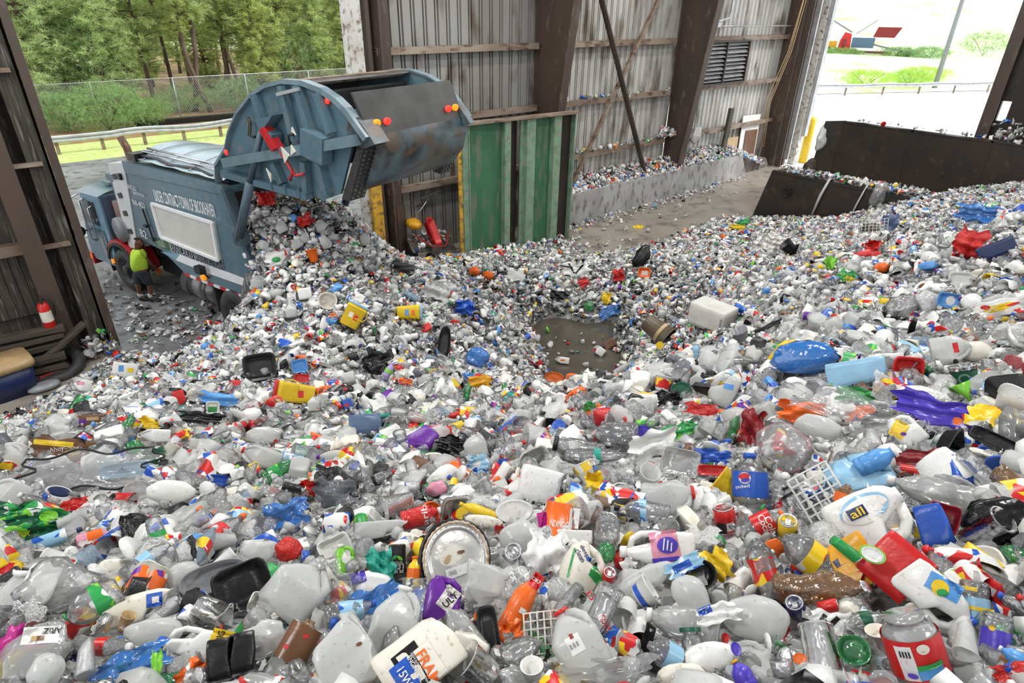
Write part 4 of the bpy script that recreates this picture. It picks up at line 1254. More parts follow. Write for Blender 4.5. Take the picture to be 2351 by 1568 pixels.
A[:n, :n] = d2 - np.eye(n) * .02
A[:n, n] = A[n, :n] = 1
A[:n, n + 1:] = CP[:, :2]
A[n + 1:, :n] = CP[:, :2].T
co = np.linalg.solve(A, np.concatenate([CP[:, 2], [0, 0, 0]]))
GX, GY, GS = np.arange(-5, 29.01, .1), np.arange(-5, 15.01, .1), .1
gx, gy = np.meshgrid(GX, GY)
q = np.stack([gx.ravel(), gy.ravel()], 1)
HG = np.concatenate([np.linalg.norm(c[:, None] - CP[None, :, :2], axis=2) @ co[:n] + co[n] + c @ co[n + 1:] for c in np.array_split(q, 30)]).reshape(gx.shape)
HG += .05 * np.sin(gx * 3.1 + 1.3 * np.sin(gy * 2)) * np.sin(gy * 2.7 + gx) * np.clip(HG, 0, 1)
HG = np.minimum(HG, 5.65)


def Hf(x, y):
    i = np.clip((np.asarray(x) + 5) / GS, 0, len(GX) - 1.001)
    j = np.clip((np.asarray(y) + 5) / GS, 0, len(GY) - 1.001)
    a, b = i.astype(int), j.astype(int)
    u, v = i - a, j - b
    return HG[b, a] * (1 - u) * (1 - v) + HG[b, a + 1] * u * (1 - v) + HG[b + 1, a] * (1 - u) * v + HG[b + 1, a + 1] * u * v


def hit(px, py, lift=0.):
    """distance along the ray to the litter (or the floor) for arrays of pixels"""
    px, py = np.atleast_1d(px).astype(float), np.atleast_1d(py).astype(float)
    r = ((px - W / 2) / F)[:, None] * AX - ((py - H / 2) / F)[:, None] * AY + AZ
    r /= np.linalg.norm(r, axis=1)[:, None]
    t = np.full(len(px), .9)
    done = np.zeros(len(px), bool)
    for _ in range(900):
        P = CAM + r * t[:, None]
        done |= (P[:, 2] <= np.maximum(Hf(P[:, 0], P[:, 1]), 0) + lift) | (t > 42)
        if done.all():
            break
        t = np.where(done, t, t * 1.004 + .002)
    return t, r


# the packed mass under the loose pieces
_k = np.random.default_rng(9).normal(size=(12, 2)) * np.array([6, 6, 9, 9, 14, 14, 20, 24, 30, 36, 44, 50])[:, None]


def wrinkle(x, y):
    return sum(np.abs(np.sin(a * x + b * y + i)) / (1 + i * .35) for i, (a, b) in enumerate(_k)) / 5.2 - .55


g = G()
FX, FY = np.arange(-3, 6.6, .035), np.arange(-1.6, 6.6, .035)
fx2, fy2 = np.meshgrid(FX, FY)
fz = Hf(fx2, fy2) - .045 + .07 * wrinkle(fx2, fy2)
_px, _py, _pz = proj(np.stack([fx2.ravel(), fy2.ravel(), fz.ravel()], 1))
fm = ((_pz > .6) & (_px > -150) & (_px < W + 150) & (_py < H + 200)).reshape(fz.shape)
nf = len(FX)
g.add('m', np.stack([fx2.ravel(), fy2.ravel(), fz.ravel()], 1), [(j * nf + i, j * nf + i + 1, (j + 1) * nf + i + 1, (j + 1) * nf + i) for j in range(len(FY) - 1) for i in range(nf - 1) if fm[j, i]], True)
emit(g, 'crumpled_film', {'*': 'crumple'}, 'crumpled plastic film packed between the nearest containers', 'film', kind='stuff')
ii = [(j, i) for j in range(0, len(GY) - 1, 2) for i in range(0, len(GX) - 2, 2)]
sub = HG[::2, ::2]
ny, nx = sub.shape
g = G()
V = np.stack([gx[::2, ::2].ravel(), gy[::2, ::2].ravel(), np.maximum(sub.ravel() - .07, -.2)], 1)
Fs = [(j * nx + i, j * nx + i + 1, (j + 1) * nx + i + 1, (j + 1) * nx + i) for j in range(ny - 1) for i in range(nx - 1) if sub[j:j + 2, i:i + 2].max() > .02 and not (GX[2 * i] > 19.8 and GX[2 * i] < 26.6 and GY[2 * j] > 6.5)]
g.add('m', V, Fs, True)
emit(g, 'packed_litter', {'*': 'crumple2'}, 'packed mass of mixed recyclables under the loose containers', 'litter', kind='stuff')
# ================================================================= makers (Y up, Z towards the viewer, any unit)


def m_bottle(w, h, cap=1, lab=None, seg=18, n=2., sq=1., neck=.3, sh=.72):
    r = w / 2
    g = G()
    y0 = -h / 2
    P = lambda f: y0 + f * h
    pr = [(P(0), r * .5), (P(.0), r * .82), (P(.03), r), (P(.12), r), (P(.14), r * .93), (P(.16), r), (P(.3), r), (P(.33), r * .94), (P(.36), r), (P(sh - .12), r), (P(sh), r * .86), (P(sh + .1), r * .55), (P(.88), r * neck), (P(.93), r * neck)]
    if seg < 10:
        pr = [pr[i] for i in (1, 2, 6, 9, 11, 13)]
    g.lathe('body', pr, seg, n, sq)
    if cap:
        g.lathe('cap', [(P(.915), r * neck * 1.25), (P(.985), r * neck * 1.25), (P(1.), r * neck * 1.05)][:3 if seg > 9 else 2], max(6, seg - 4))
    if lab:
        g.lathe('label', [(P(lab[0]), r * 1.025), (P((lab[0] + lab[1]) / 2), r * 1.03), (P(lab[1]), r * 1.025)], seg, n, sq, cap0=False, cap1=False)
    return g


def m_jug(w, h, cap=1, seg=24, sq=.95):
    g = G()
    P = lambda f: -h / 2 + f * h
    a = w / 2
    rr = [(0, .8, 4), (.02, .95, 5), (.07, 1., 5), (.3, .98, 5), (.45, 1., 6), (.55, .99, 6), (.6, .95, 5), (.74, .68, 4), (.86, .4, 3), (.89, .29, 2), (.91, .26, 2), (.96, .26, 2)]
    if seg < 12:
        rr = [rr[i] for i in (0, 2, 5, 7, 8, 11)]
    g.loft('body', [sup(a * k, a * k * sq, n_, seg, P(f)) for f, k, n_ in rr])
    if seg >= 12:
        g.tube('handle', [(a * .2, P(.9), a * .2), (a * .5, P(.86), a * .42), (a * .76, P(.74), a * .64), (a * .8, P(.6), a * .68), (a * .66, P(.5), a * .6)], a * .15, 8)
    if cap:
        g.lathe('cap', [(P(.94), a * .33), (P(.995), a * .33), (P(1.), a * .28)], max(7, seg // 2))
    return g


def m_deterg(w, h, cap=1, seg=24, sq=.55):
    g = G()
    P = lambda f: -h / 2 + f * h
    a = w / 2
    rr = [(0, .84, 0, 4), (.03, .98, 0, 5), (.1, 1, 0, 5), (.35, 1, 0, 4.5), (.5, .97, -.02, 4), (.58, .62, -.34, 3.5), (.74, .5, -.42, 3), (.84, .38, -.4, 2.6), (.9, .26, -.36, 2), (.94, .25, -.36, 2)]
    if seg < 12:
        rr = [rr[i] for i in (0, 2, 4, 6, 9)]
    g.loft('body', [sup(a * k, a * k * sq if f < .55 else max(a * sq * .55, a * k * .8), n_, seg, P(f), a * cx) for f, k, cx, n_ in rr])
    if seg >= 12:
        g.tube('handle', [(-a * .1, P(.86), 0), (a * .42, P(.83), 0), (a * .74, P(.72), 0), (a * .8, P(.55), 0), (a * .76, P(.46), 0)], a * .19, 10)
    if cap:
        g.lathe('cap', [(P(.9), a * .36), (P(.99), a * .34), (P(1.), a * .28)], max(7, seg // 2))
        e = g.c['cap']
        e[0] = [np.concatenate(e[0]) + np.array([-a * .36, 0, 0])]
    return g


def m_can(w, h, seg=18, op=1):
    r = w / 2
    g = G()
    g.lathe('body', [(-h / 2, r * .8), (-h * .46, r * .98), (h * .42, r), (h * .46, r * .9)] if seg > 9 else [(-h / 2, r * .9), (h * .46, r)], seg)
    g.lathe('end', [(h * .455, r * .93), (h * .5, r * .9), (h * .5, r * .82), (h * .46, r * .78), (h * .46, r * .2)] if seg > 9 else [(h * .46, r * .95), (h * .5, r * .85)], seg)
    if seg > 9 and op:
        g.box('tab', (0, h * .47, r * .25), (r * .5, h * .02, r * .7))
    return g


def m_cup(w, h, base=.7, seg=20, lab=None, n=2., lip=1):
    r = w / 2
    g = G()
    b = r * base
    pr = [(h / 2, r), (-h * .45, b), (-h / 2, b * .95), (-h / 2, b * .3), (-h * .44, b * .3), (-h * .42, b * .92), (h / 2, r * .95)]
    if lip and seg > 9:
        pr = [(h * .46, r * 1.0), (h * .47, r * 1.05), (h * .5, r * 1.05)] + pr[1:1] + pr[:1] + pr[1:]
        pr = [(-h * .44, b * .25), (-h * .42, b * .92), (h * .49, r * .95), (h * .5, r * 1.05), (h * .46, r * 1.05), (h * .45, r), (-h * .45, b), (-h / 2, b * .94), (-h / 2, b * .25)]
    else:
        pr = [(-h * .42, b * .5), (h / 2, r * .93), (h / 2, r), (-h / 2, b)]
    g.lathe('body', pr, seg, n, cap0=True, cap1=True)
    if lab:
        k = lambda f: b + (r - b) * f
        g.lathe('label', [(-h / 2 + h * lab[0], k(lab[0]) * 1.03), (-h / 2 + h * lab[1], k(lab[1]) * 1.03)], seg, n, cap0=False, cap1=False)
    return g


def m_lid(w, h=None, seg=24):
    """disc facing the viewer"""
    r = w / 2
    g = G()
    t = -np.linspace(0, 2 * math.pi, seg, endpoint=False)
    k = (h or w) / w
    ring = lambda f, z: np.stack([r * f * np.cos(t), r * f * k * np.sin(t), np.full(seg, z * w)], 1)
    g.loft('body', [ring(f, z) for f, z in (((.98, -.05), (1., .03), (.93, .045), (.86, .02), (.45, .03), (.1, .03)) if seg > 10 else ((1., -.04), (1., .04), (.5, .03)))][::-1])
    return g


def m_bag(w, h, d=None, seed=1, lv=3, rough=.5):
    d = d or min(w, h) * .55
    bm = bmesh.new()
    bmesh.ops.create_icosphere(bm, subdivisions=lv, radius=1)
    V = np.array([v.co[:] for v in bm.verts])
    Fs = [tuple(v.index for v in f.verts) for f in bm.faces]
    bm.free()
    rg = np.random.default_rng(seed)
    k = 1.
    N = V.copy()
    s = np.zeros(len(V))
    for o in range(4 if lv > 2 else 2):
        K = rg.normal(size=(4, 3)) * (1.6 * 1.9 ** o)
        s += (np.abs(np.sin(V @ K.T + rg.uniform(0, 6, 4))).sum(1) / 4 - .6) * rough * 1.2 / 1.6 ** o
    V = N * (1 + s)[:, None]
    V = V / np.abs(V).max(0) * np.array([w, h, d]) / 2
    return G().add('body', V, Fs, lv > 2)


def m_film(w, h, seed=1, n=14, depth=.3, fold=1.):
    rg = np.random.default_rng(seed)
    K = rg.normal(size=(7, 2)) * np.array([3, 3, 5, 6, 9, 12, 17])[:, None]
    ph = rg.uniform(0, 6, 7)
    am = np.array([1, .8, .6, .5, .35, .25, .18])
    g = G()

    def fn(u, v):
        x, y = u - .5, v - .5
        z = float((am * np.abs(np.sin(K @ np.array([x, y]) + ph))).sum()) / 3.6 - .5
        e = .06 * math.sin(9 * y + ph[0]) + .05 * math.sin(17 * y + ph[1])
        e2 = .06 * math.sin(8 * x + ph[2]) + .05 * math.sin(15 * x + ph[3])
        return (w * (x * (1 - .25 * fold * abs(z)) + e * (1 if abs(x) > .3 else .3)), h * (y * (1 - .25 * fold * abs(z)) + e2 * (1 if abs(y) > .3 else .3)), z * min(w, h) * depth * 2)
    return g.grid('body', fn, n, n, n > 5)


def m_box(w, h, d=None, seed=None, n=9, seg=28, amt=.1, taper=1., part='body'):
    d = d or min(w, h) * .6
    g = G()
    P = [(-.5, .9), (-.48, .99), (-.3, 1), (0, 1), (.3, 1), (.48, .99), (.5, .9)]
    if seg < 12:
        P = [(-.5, 1), (.5, 1)]
    g.loft(part, [sup(w / 2 * k * (1 + (taper - 1) * (.5 - f)), d / 2 * k * (1 + (taper - 1) * (.5 - f)), n, seg, f * h) for f, k in P])
    if seed is not None:
        g.crush(seed, amt, 3, .06)
    return g


def m_tray(w, h, d=None, seed=None, n=5, seg=28, th=.03, base=.82):
    """open tray looking at the viewer"""
    d = d or min(w, h) * .3
    g = G()
    def ring(k, z):
        a = sup(w / 2 * k, h / 2 * k, n, seg, 0)
        return np.stack([a[:, 0], a[:, 2], np.full(seg, z)], 1)[::-1]
    rings = [ring(base * .5, -d / 2), ring(base, -d / 2), ring(.95, d / 2 - .02 * d), ring(1.03, d / 2), ring(1.03, d / 2 + .06 * d), ring(.93, d / 2 + .05 * d), ring(base - .04, -d / 2 + .08 * d), ring(base * .5, -d / 2 + .08 * d)]
    if seg < 12:
        rings = [rings[i] for i in (1, 3, 6)]
    g.loft('body', rings)
    if seed is not None:
        g.crush(seed, .12, 2, .08)
    return g


def m_pan(w, h):
    g = G()
    t = np.linspace(0, 2 * math.pi, 96, endpoint=False)
    r = w / 2
    k = h / w
    def ring(f, z, cr=0.):
        rr = r * f * (1 + cr * np.sin(t * 32))
        return np.stack([rr * np.cos(t), rr * np.sin(t) * k, z * w + cr * w * .35 * np.sin(t * 32 + 1)], 1)
    g.loft('body', [ring(.1, 0), ring(.45, .004), ring(.74, .0), ring(.78, .01), ring(.92, .09, .006), ring(.92, .06, .006), ring(.74, -.02), ring(.1, -.02)])
    g.loft('crimped_rim', [ring(.92, .09, .006), ring(.95, .1, .012), ring(1., .1, .012), ring(1., .085, .012), ring(.95, .08, .012)], False, False)
    tr = m_tray(w * 1.06, h * 1.06, w * .12, n=2.2, base=.8)
    g.add('tray', np.concatenate(tr.c['body'][0]) + np.array([-w * .02, -w * .02, -w * .06]), tr.c['body'][1], True)
    return g


def m_lattice(w, h, nx=5, ny=6, seed=1, bend=.15):
    g = G()
    r = min(w, h) * .022
    for i in range(nx + 1):
        x = -w / 2 + w * i / nx
        g.bar('body', (x, -h / 2, 0), (x, h / 2, 0), r * 2.2, r * 1.6)
    for j in range(ny + 1):
        y = -h / 2 + h * j / ny
        for i in range(nx):
            g.bar('body', (-w / 2 + w * i / nx, y, 0), (-w / 2 + w * (i + 1) / nx, y, 0), r * 1.6, r * 2.2)
    def fn(V):
        V = V.copy()
        V[:, 2] += bend * w * np.cos(V[:, 0] / w * 2.4) + bend * .5 * h * np.sin(V[:, 1] / h * 3)
        V[:, 0] += .06 * V[:, 1]
        return V
    return g.map(fn)


def m_pail(w, h, d=None, lid=1):
    d = d or w * .9
    g = G()
    g.loft('body', [sup(w / 2 * k, d / 2 * k, 5, 28, f * h) for f, k in ((-.5, .8), (-.48, .87), (.3, .97), (.31, 1.03), (.36, 1.03), (.37, .98), (.44, 1.))])
    g.loft('lid', [sup(w / 2 * k, d / 2 * k, 5, 28, f * h) for f, k in ((.42, 1.04), (.5, 1.04), (.52, .98), (.5, .9))])
    g.tube('handle', [(w * .52, h * .3, 0), (w * .6, h * .1, d * .3), (w * .5, -h * .08, d * .56), (w * .1, -h * .1, d * .62)], w * .025, 6)
    return g


def m_funnel(w, h):
    return G().lathe('body', [(-h * .5, w * .06), (-h * .1, w * .1), (h * .5, w * .5), (h * .5, w * .46), (-h * .1, w * .06)], 20)


def m_ring(w, h=None):
    g = m_lid(w, h)
    e = g.c['body']
    r = m_lid(w * .84, (h or w) * .84)
    g.add('liner', np.concatenate(r.c['body'][0]) + np.array([0, 0, w * .03]), r.c['body'][1], True)
    return g


def m_drape(w, h, seed=1):
    """clear cover with a dark bound edge"""
    g = m_film(w, h, seed, 18, .12, .4)
    V = np.concatenate(g.c['body'][0])
    n = 19
    edge = [V[i] for i in range(n)] + [V[j * n + n - 1] for j in range(1, n)] + [V[(n - 1) * n + i] for i in range(n - 2, -1, -1)] + [V[j * n] for j in range(n - 2, 0, -1)]
    g.tube('piping', edge + edge[:1], h * .03, 5)
    return g


def m_cloth(w, h, seed=1):
    return m_film(w, h, seed, 20, .35, 1.2)


from mathutils.bvhtree import BVHTree


def drape(g, part, V, Fs, lift):
    """lay flat shapes on the viewer's side of a thing"""
    v, f, _, _ = g.flat()
    t = BVHTree.FromPolygons(v.tolist(), f)
    zt = float(v[:, 2].max()) + 1
    out = []
    last = float(np.median(v[:, 2]))
    zs = []
    for p in V:
        h_ = t.ray_cast(Vector((p[0], p[1], zt)), Vector((0, 0, -1)))
        zs.append(h_[0].z if h_[0] is not None else None)
    ok = [z for z in zs if z is not None]
    med = sorted(ok)[len(ok) // 2] if ok else last
    for p, z in zip(V, zs):
        z = med if z is None else max(z, med - lift * 12)
        out.append((p[0], p[1], z + lift))
    return g.add(part, out, Fs)


def patch(shape, w, h):
    n = 9
    V, Fs = [], []
    if shape == 'e':
        V = [(0, 0)]
        for k in range(1, 4):
            V += [(w / 2 * k / 3 * math.cos(a), h / 2 * k / 3 * math.sin(a)) for a in np.linspace(0, 2 * math.pi, 20, endpoint=False)]
        Fs = [(0, 1 + i, 1 + (i + 1) % 20) for i in range(20)] + [(1 + 20 * k + i, 21 + 20 * k + i, 21 + 20 * k + (i + 1) % 20, 1 + 20 * k + (i + 1) % 20) for k in range(2) for i in range(20)]
    else:
        V = [(w * (i / n - .5), h * (j / n - .5)) for j in range(n + 1) for i in range(n + 1)]
        Fs = [(j * (n + 1) + i, j * (n + 1) + i + 1, (j + 1) * (n + 1) + i + 1, (j + 1) * (n + 1) + i) for j in range(n) for i in range(n)]
    return np.array(V), Fs


HERO = []
LIFT = {'light blue plastic tray': .16, 'dark green film': .14, 'long white jug': .12, 'round red cap': .3, 'bright green lid ring': .3, 'blue neck ring': .1, 'black tube': .08, 'orange bottle with a pale': .06, 'yellow can with': .05, 'crushed green drink can': .2, 'yellow squeeze bottle': .1, 'blue bottle with a white cap': .25, 'white bottle half': .14,
        'blue and white printed pouch': .12, 'silver can end': .16, 'orange bottle cap': .12, 'cream plastic lattice': .07, 'bright green plastic tray piece': .3, 'silver printed pouch': .1, 'clear jar with an orange label': .12, 'dark green glassy bowl': .06,
        'red plastic sheet': .06, 'small light blue bottle': .06, 'magenta plastic film': .1, 'yellow label': .12, 'milky crumpled bottle': .1, 'small white bottle cap': .22, 'lime green plastic strap': .12, 'red plastic bag|at the mouth': .4, 'white laundry basket side': .06,
        'dark blue bottle': .06, 'orange jar lid': .06, 'bright red plastic bag': .05, 'maroon plastic tray': .06, 'black rubbish bag': .04, 'blue plastic dish': .06, 'red plastic tray': .06, 'ribbed blue tray': .06, 'long black tray': .05, 'lime green funnel': .06}


def hero(mk, x, y, w, h, ang, label, mats, name, cat, o=None, rx=0, ry=0, marks=(), crush=None, sink=0., group=None):
    """mk: maker; x, y, w, h: where and how large the photo shows it; ang: turn anticlockwise from upright"""
    g = mk(w, h, **(o or {}))
    if crush:
        g.crush(*crush)
    ca, sa = math.cos(R(-ang)), math.sin(R(-ang))
    for k, mkk in enumerate(marks):
        kind, mx, my, mw_, mh, ma, mm = mkk[:7]
        if kind == 't':
            V, Fs = text(mkk[7], mh, mw_)
        else:
            V, Fs = patch(kind, mw_, mh)
        a = R(ma)
        X = V[:, 0] * math.cos(a) - V[:, 1] * math.sin(a) + (mx - x)
        Y = V[:, 0] * math.sin(a) + V[:, 1] * math.cos(a) - (my - y)
        part = ('lettering' if kind == 't' else 'printed_label') + '#%d' % k
        lv = max(w, h) * (.006 + .004 * k)
        drape(g, part, np.stack([X * ca - Y * sa, X * sa + Y * ca], 1), Fs, lv)
        mats = dict(mats)
        mats[part] = mm
    ext = (abs(w * math.sin(R(ang))) + abs(h * math.cos(R(ang)))) * .5
    t, r = hit(x, y + ext * .35)
    t, r = float(t[0]), ray(x, y) / np.linalg.norm(ray(x, y))
    v, _, _, _ = g.flat()
    zc = float(ray(x, y) @ AZ) / np.linalg.norm(ray(x, y))
    for _ in range(2):
        sc = t * zc / F
        dep = float(np.ptp(v[:, 2])) * sc
        tt = max(.8, t - dep * (.46 - sink) - (.07 if t < 6 else .03))
    tt -= max([v_ for k_, v_ in LIFT.items() if label.startswith(k_)], default=0)
    sc = tt * zc / F
    c = CAM + r * tt
    Zv = -r
    Xv = AX - Zv * np.dot(AX, Zv)
    Xv /= np.linalg.norm(Xv)
    Yv = np.cross(Zv, Xv)
    mw = Matrix([[Xv[i], Yv[i], Zv[i], c[i]] for i in range(3)] + [[0, 0, 0, 1]])
    mw = mw @ Matrix.Rotation(R(ang), 4, 'Z') @ Matrix.Rotation(R(rx), 4, 'X') @ Matrix.Rotation(R(ry), 4, 'Y')
    lab = label.replace('|', ' ').strip()
    ob = emit(g, name, mats, lab, cat, group, mw=mw, scale=sc)
    HERO.append((c, x, y, abs(w * math.cos(R(ang))) * .5 + abs(h * math.sin(R(ang))) * .5, ext, tt, label.split('|')[0].strip(), name, R(ang), w, h, ob.name))
    return ob
# ================================================================= containers the photo shows one by one
def jug(x, y, w, h, a, lab, cap='red', body='milky', o=None, **k):
    o = dict(o or {})
    if cap is None:
        o['cap'] = 0
    return hero(m_jug, x, y, w, h, a, lab, {'body': body, 'handle': body, 'cap': cap}, 'milk_jug', 'jug', o, **k)


def det(x, y, w, h, a, lab, cap='blue', body='white', o=None, **k):
    o = dict(o or {})
    if cap is None:
        o['cap'] = 0
    return hero(m_deterg, x, y, w, h, a, lab, {'body': body, 'handle': body, 'cap': cap}, 'detergent_bottle', 'bottle', o, **k)


def bot(x, y, w, h, a, lab, cap='white', body='clear', label=None, la=(.3, .55), name='plastic_bottle', **k):
    o = dict(k.pop('o', {}))
    o['lab'] = la if label else None
    if cap is None:
        o['cap'] = 0
    return hero(m_bottle, x, y, w, h, a, lab, {'body': body, 'cap': cap, 'label': label}, name, 'bottle', o, **k)


def bag(x, y, w, h, a, lab, m, name='plastic_bag', cat='bag', seed=1, **k):
    return hero(m_bag, x, y, w, h, a, lab, {'*': m}, name, cat, dict(seed=seed, **k.pop('o', {})), **k)


def film(x, y, w, h, a, lab, m, name='plastic_sheet', cat='sheet', seed=1, **k):
    return hero(m_film, x, y, w, h, a, lab, {'*': m}, name, cat, dict(seed=seed, **k.pop('o', {})), **k)


def cup(x, y, w, h, a, lab, m, name='plastic_cup', cat='cup', **k):
    return hero(m_cup, x, y, w, h, a, lab, {'body': m, 'label': k.pop('lm', 'pr_blue')}, name, cat, k.pop('o', {}), **k)


def lid(x, y, w, h, a, lab, m, name='container_lid', cat='lid', **k):
    return hero(m_lid, x, y, w, h, a, lab, {'*': m}, name, cat, **k)


def tray(x, y, w, h, a, lab, m, name='plastic_tray', cat='tray', **k):
    return hero(m_tray, x, y, w, h, a, lab, {'*': m}, name, cat, dict(k.pop('o', {})), **k)


def box(x, y, w, h, a, lab, m, name, cat, **k):
    return hero(m_box, x, y, w, h, a, lab, {'*': m}, name, cat, dict(k.pop('o', {})), **k)


def can(x, y, w, h, a, lab, m, **k):
    return hero(m_can, x, y, w, h, a, lab, {'body': m, 'end': 'silver', 'tab': 'silver'}, 'drink_can', 'can', k.pop('o', {}), **k)


C1 = lambda s, a=.16, d=4, w=.05: (s, a, d, w)
# ---- nearest rows, from the left-hand corner to the right-hand one
film(70, 1205, 150, 95, -12, 'green snack bag|with lime patches beside the orange and white bottle', 'pr_green', 'snack_bag', 'bag', 3, marks=(('r', 62, 1206, 135, 80, -12, 'darkgreen'), ('e', 45, 1222, 50, 30, -5, 'lime'), ('e', 100, 1185, 36, 24, 10, 'lime'), ('t', 52, 1226, 42, 13, 186, 'yellow', 'yogurt')))
bot(115, 1240, 32, 125, -66, 'clear bottle with a wide blue label|lying below the green snack bag', 'navy', 'clearish', 'pr_sky', (.25, .75))
bot(218, 1234, 34, 70, -72, 'orange bottle with a pale round base|next to the blue labelled bottle', None, 'pink', 'orange', (.3, .72))
bag(130, 1345, 180, 130, 5, 'large crumpled clear bag|above the bottle with a green cap', 'film', seed=5, rx=0)
bot(208, 1392, 70, 118, 128, 'big clear soda bottle with a green cap|and torn green label', 'green', 'clear', 'pr_green', (.2, .45), crush=C1(3))
det(325, 1392, 62, 155, -72, 'flattened white bottle with a blue square label|lying behind the milky slab jug', None, 'cream', crush=C1(6, .2), marks=(('r', 348, 1378, 32, 30, 12, 'blue'), ('r', 350, 1378, 14, 14, 12, 'white')))
cup(289, 1428, 32, 38, -12, 'small tan portion cup|leaning on the flattened white bottle', 'tan', rx=35)
bag(356, 1450, 126, 66, 4, 'crushed milky jug without a neck|lying in front of the tan portion cup', 'milky', 'milk_jug', 'jug', 9, o={'rough': .22})
det(455, 1478, 66, 168, 78, 'white handled bottle with a blue cap|and yellow label, beside the black moulded pack', 'blue', 'white', marks=(('r', 503, 1472, 52, 46, -12, 'yellow'), ('t', 498, 1462, 22, 15, 80, 'black', 'BIG'), ('e', 512, 1480, 9, 9, 0, 'navy')))
jug(85, 1490, 128, 118, 5, 'square frosted jug with a white sticker|at the lower corner of the heap', None, 'clearish', crush=C1(4, .1), marks=(('r', 88, 1461, 76, 36, 5, 'white'), ('t', 104, 1452, 34, 12, 185, 'black', 'ARIZ'), ('r', 80, 1468, 24, 10, 5, 'pr_brown')))
bag(105, 1540, 76, 76, 0, 'milky crumpled bottle|in front of the square frosted jug', 'milky', 'crumpled_bottle', 'bottle', 4, o={'rough': .3})
film(300, 1525, 150, 62, 27, 'bright blue plastic bag|twisted below the black moulded pack', 'bluefilm', 'plastic_bag', 'bag', 8)
film(358, 1534, 24, 72, 8, 'lime green plastic strap|lying across the bright blue bag', 'lime', 'plastic_strap', 'strap', 6)
g_ = hero(lambda w, h: m_box(w * .46, h, w * .6, 2).add('half', np.concatenate(m_box(w * .46, h, w * .6, 4).c['body'][0]) + np.array([w * .5, h * .06, 0]), m_box(w * .46, h, w * .6).c['body'][1], True), 500, 1515, 105, 86, 12, 'glossy black moulded pack|in two halves beside the white handled bottle', {'*': 'black'}, 'moulded_pack', 'tray')
film(440, 1545, 62, 46, 48, 'orange and purple snack box|poking up in front of the black moulded pack', 'pr_orange', 'snack_box', 'box', 2)
tray(490, 1325, 142, 66, 20, 'long grey oval foil tray|resting on the black ribbed tray', 'grey', o={'n': 2.6}, seed=None) if False else hero(m_tray, 490, 1325, 142, 62, 20, 'long grey oval tray|resting on the black ribbed tray', {'*': 'grey'}, 'oval_tray', 'tray', {'n': 2.6})
tray(556, 1345, 118, 96, 22, 'black ribbed tray|under the long grey oval tray', 'black', o={'seed': 3})
bag(420, 1322, 74, 66, 30, 'milky jug base|tucked behind the long grey oval tray', 'milky', 'milk_jug', 'jug', 12, o={'rough': .2})
cup(485, 1402, 64, 72, -120, 'dented clear cup|lying in front of the black ribbed tray', 'clearish', rx=20, crush=C1(8, .12))
bag(255, 1306, 72, 46, 12, 'crumpled cream carton|behind the large crumpled clear bag', 'cream', 'milk_carton', 'carton', 7, o={'rough': .45})
film(22, 1482, 50, 86, -20, 'magenta plastic film|at the edge beside the square frosted jug', 'magenta', 'plastic_film', 'film', 5)
lid(165, 1288, 20, 20, 0, 'small white bottle cap with red print|on the clear film', 'white', marks=(('e', 165, 1288, 14, 8, 0, 'red'),))
film(20, 1308, 64, 42, -10, 'yellow label|on a clear bottle at the edge, below the green snack bag', 'pr_yellow', 'yellow_label', 'label', 4)
bag(595, 1268, 92, 58, 10, 'white translucent crumpled bottle|beside the bright red bag', 'milky', 'crumpled_bottle', 'bottle', 15, o={'rough': .32})
bag(663, 1262, 64, 56, -10, 'bright red plastic bag|partly under clear film', 'redfilm', seed=16, o={'rough': .4})
film(655, 1182, 100, 62, 15, 'pale blue plastic bag|crumpled above the white translucent bottle', 'bluefilm', 'plastic_bag', 'bag', 18, o={'depth': .5})
tray(768, 1258, 74, 50, 24, 'ribbed white container|lying above the lime green bottle', 'white', o={'seed': 8})
det(880, 1214, 40, 132, -84, 'long white crushed bottle|lying behind the green drink carton', None, 'milky', crush=C1(18, .2))
bot(968, 1184, 44, 92, -74, 'red bottle with white lettering|lying above the foil pie pan', 'white', 'red', None, marks=(('r', 972, 1184, 44, 34, 16, 'redfilm'), ('t', 975, 1182, 44, 14, 100, 'white', 'arib')))
bot(1098, 1172, 24, 92, 70, 'yellow squeeze bottle|lying on the dirty white tray', 'yellow', 'yellow', None)
bag(1112, 1196, 90, 26, -8, 'dirty white flattened tray|under the yellow squeeze bottle', 'cream', 'foam_tray', 'tray', 22, o={'rough': .2})
det(793, 1282, 44, 66, 12, 'lime green bottle with a white label|behind the milk jug in clear film', 'white', 'lime', marks=(('e', 795, 1280, 20, 26, 0, 'white'),))
film(875, 1310, 62, 92, 10, 'teal green plastic bag|beside the black drink carton', 'tealfilm', 'plastic_bag', 'bag', 26, o={'depth': .5})
hero(m_bottle, 912, 1288, 38, 74, 183, 'clear tea bottle with a black label and green leaves|standing upside down', {'body': 'clearbrown', 'label': 'black', 'cap': 'black'}, 'tea_bottle', 'bottle', dict(lab=(.03, .86), n=5, cap=0, neck=.8), marks=(('e', 905, 1281, 14, 7, 40, 'green'), ('e', 918, 1282, 15, 7, -35, 'lime'), ('t', 912, 1309, 30, 10, 183, 'white', 'PURE'), ('t', 912, 1299, 30, 10, 183, 'white', 'LEAF'), ('t', 912, 1291, 24, 4, 183, 'white', 'NO SUGAR')))
bot(953, 1312, 36, 66, -4, 'orange and yellow sports drink bottle|with an orange cap next to the pie pan', 'orange', 'pr_yellow', 'orange', (.3, .6), o={'neck': .5})
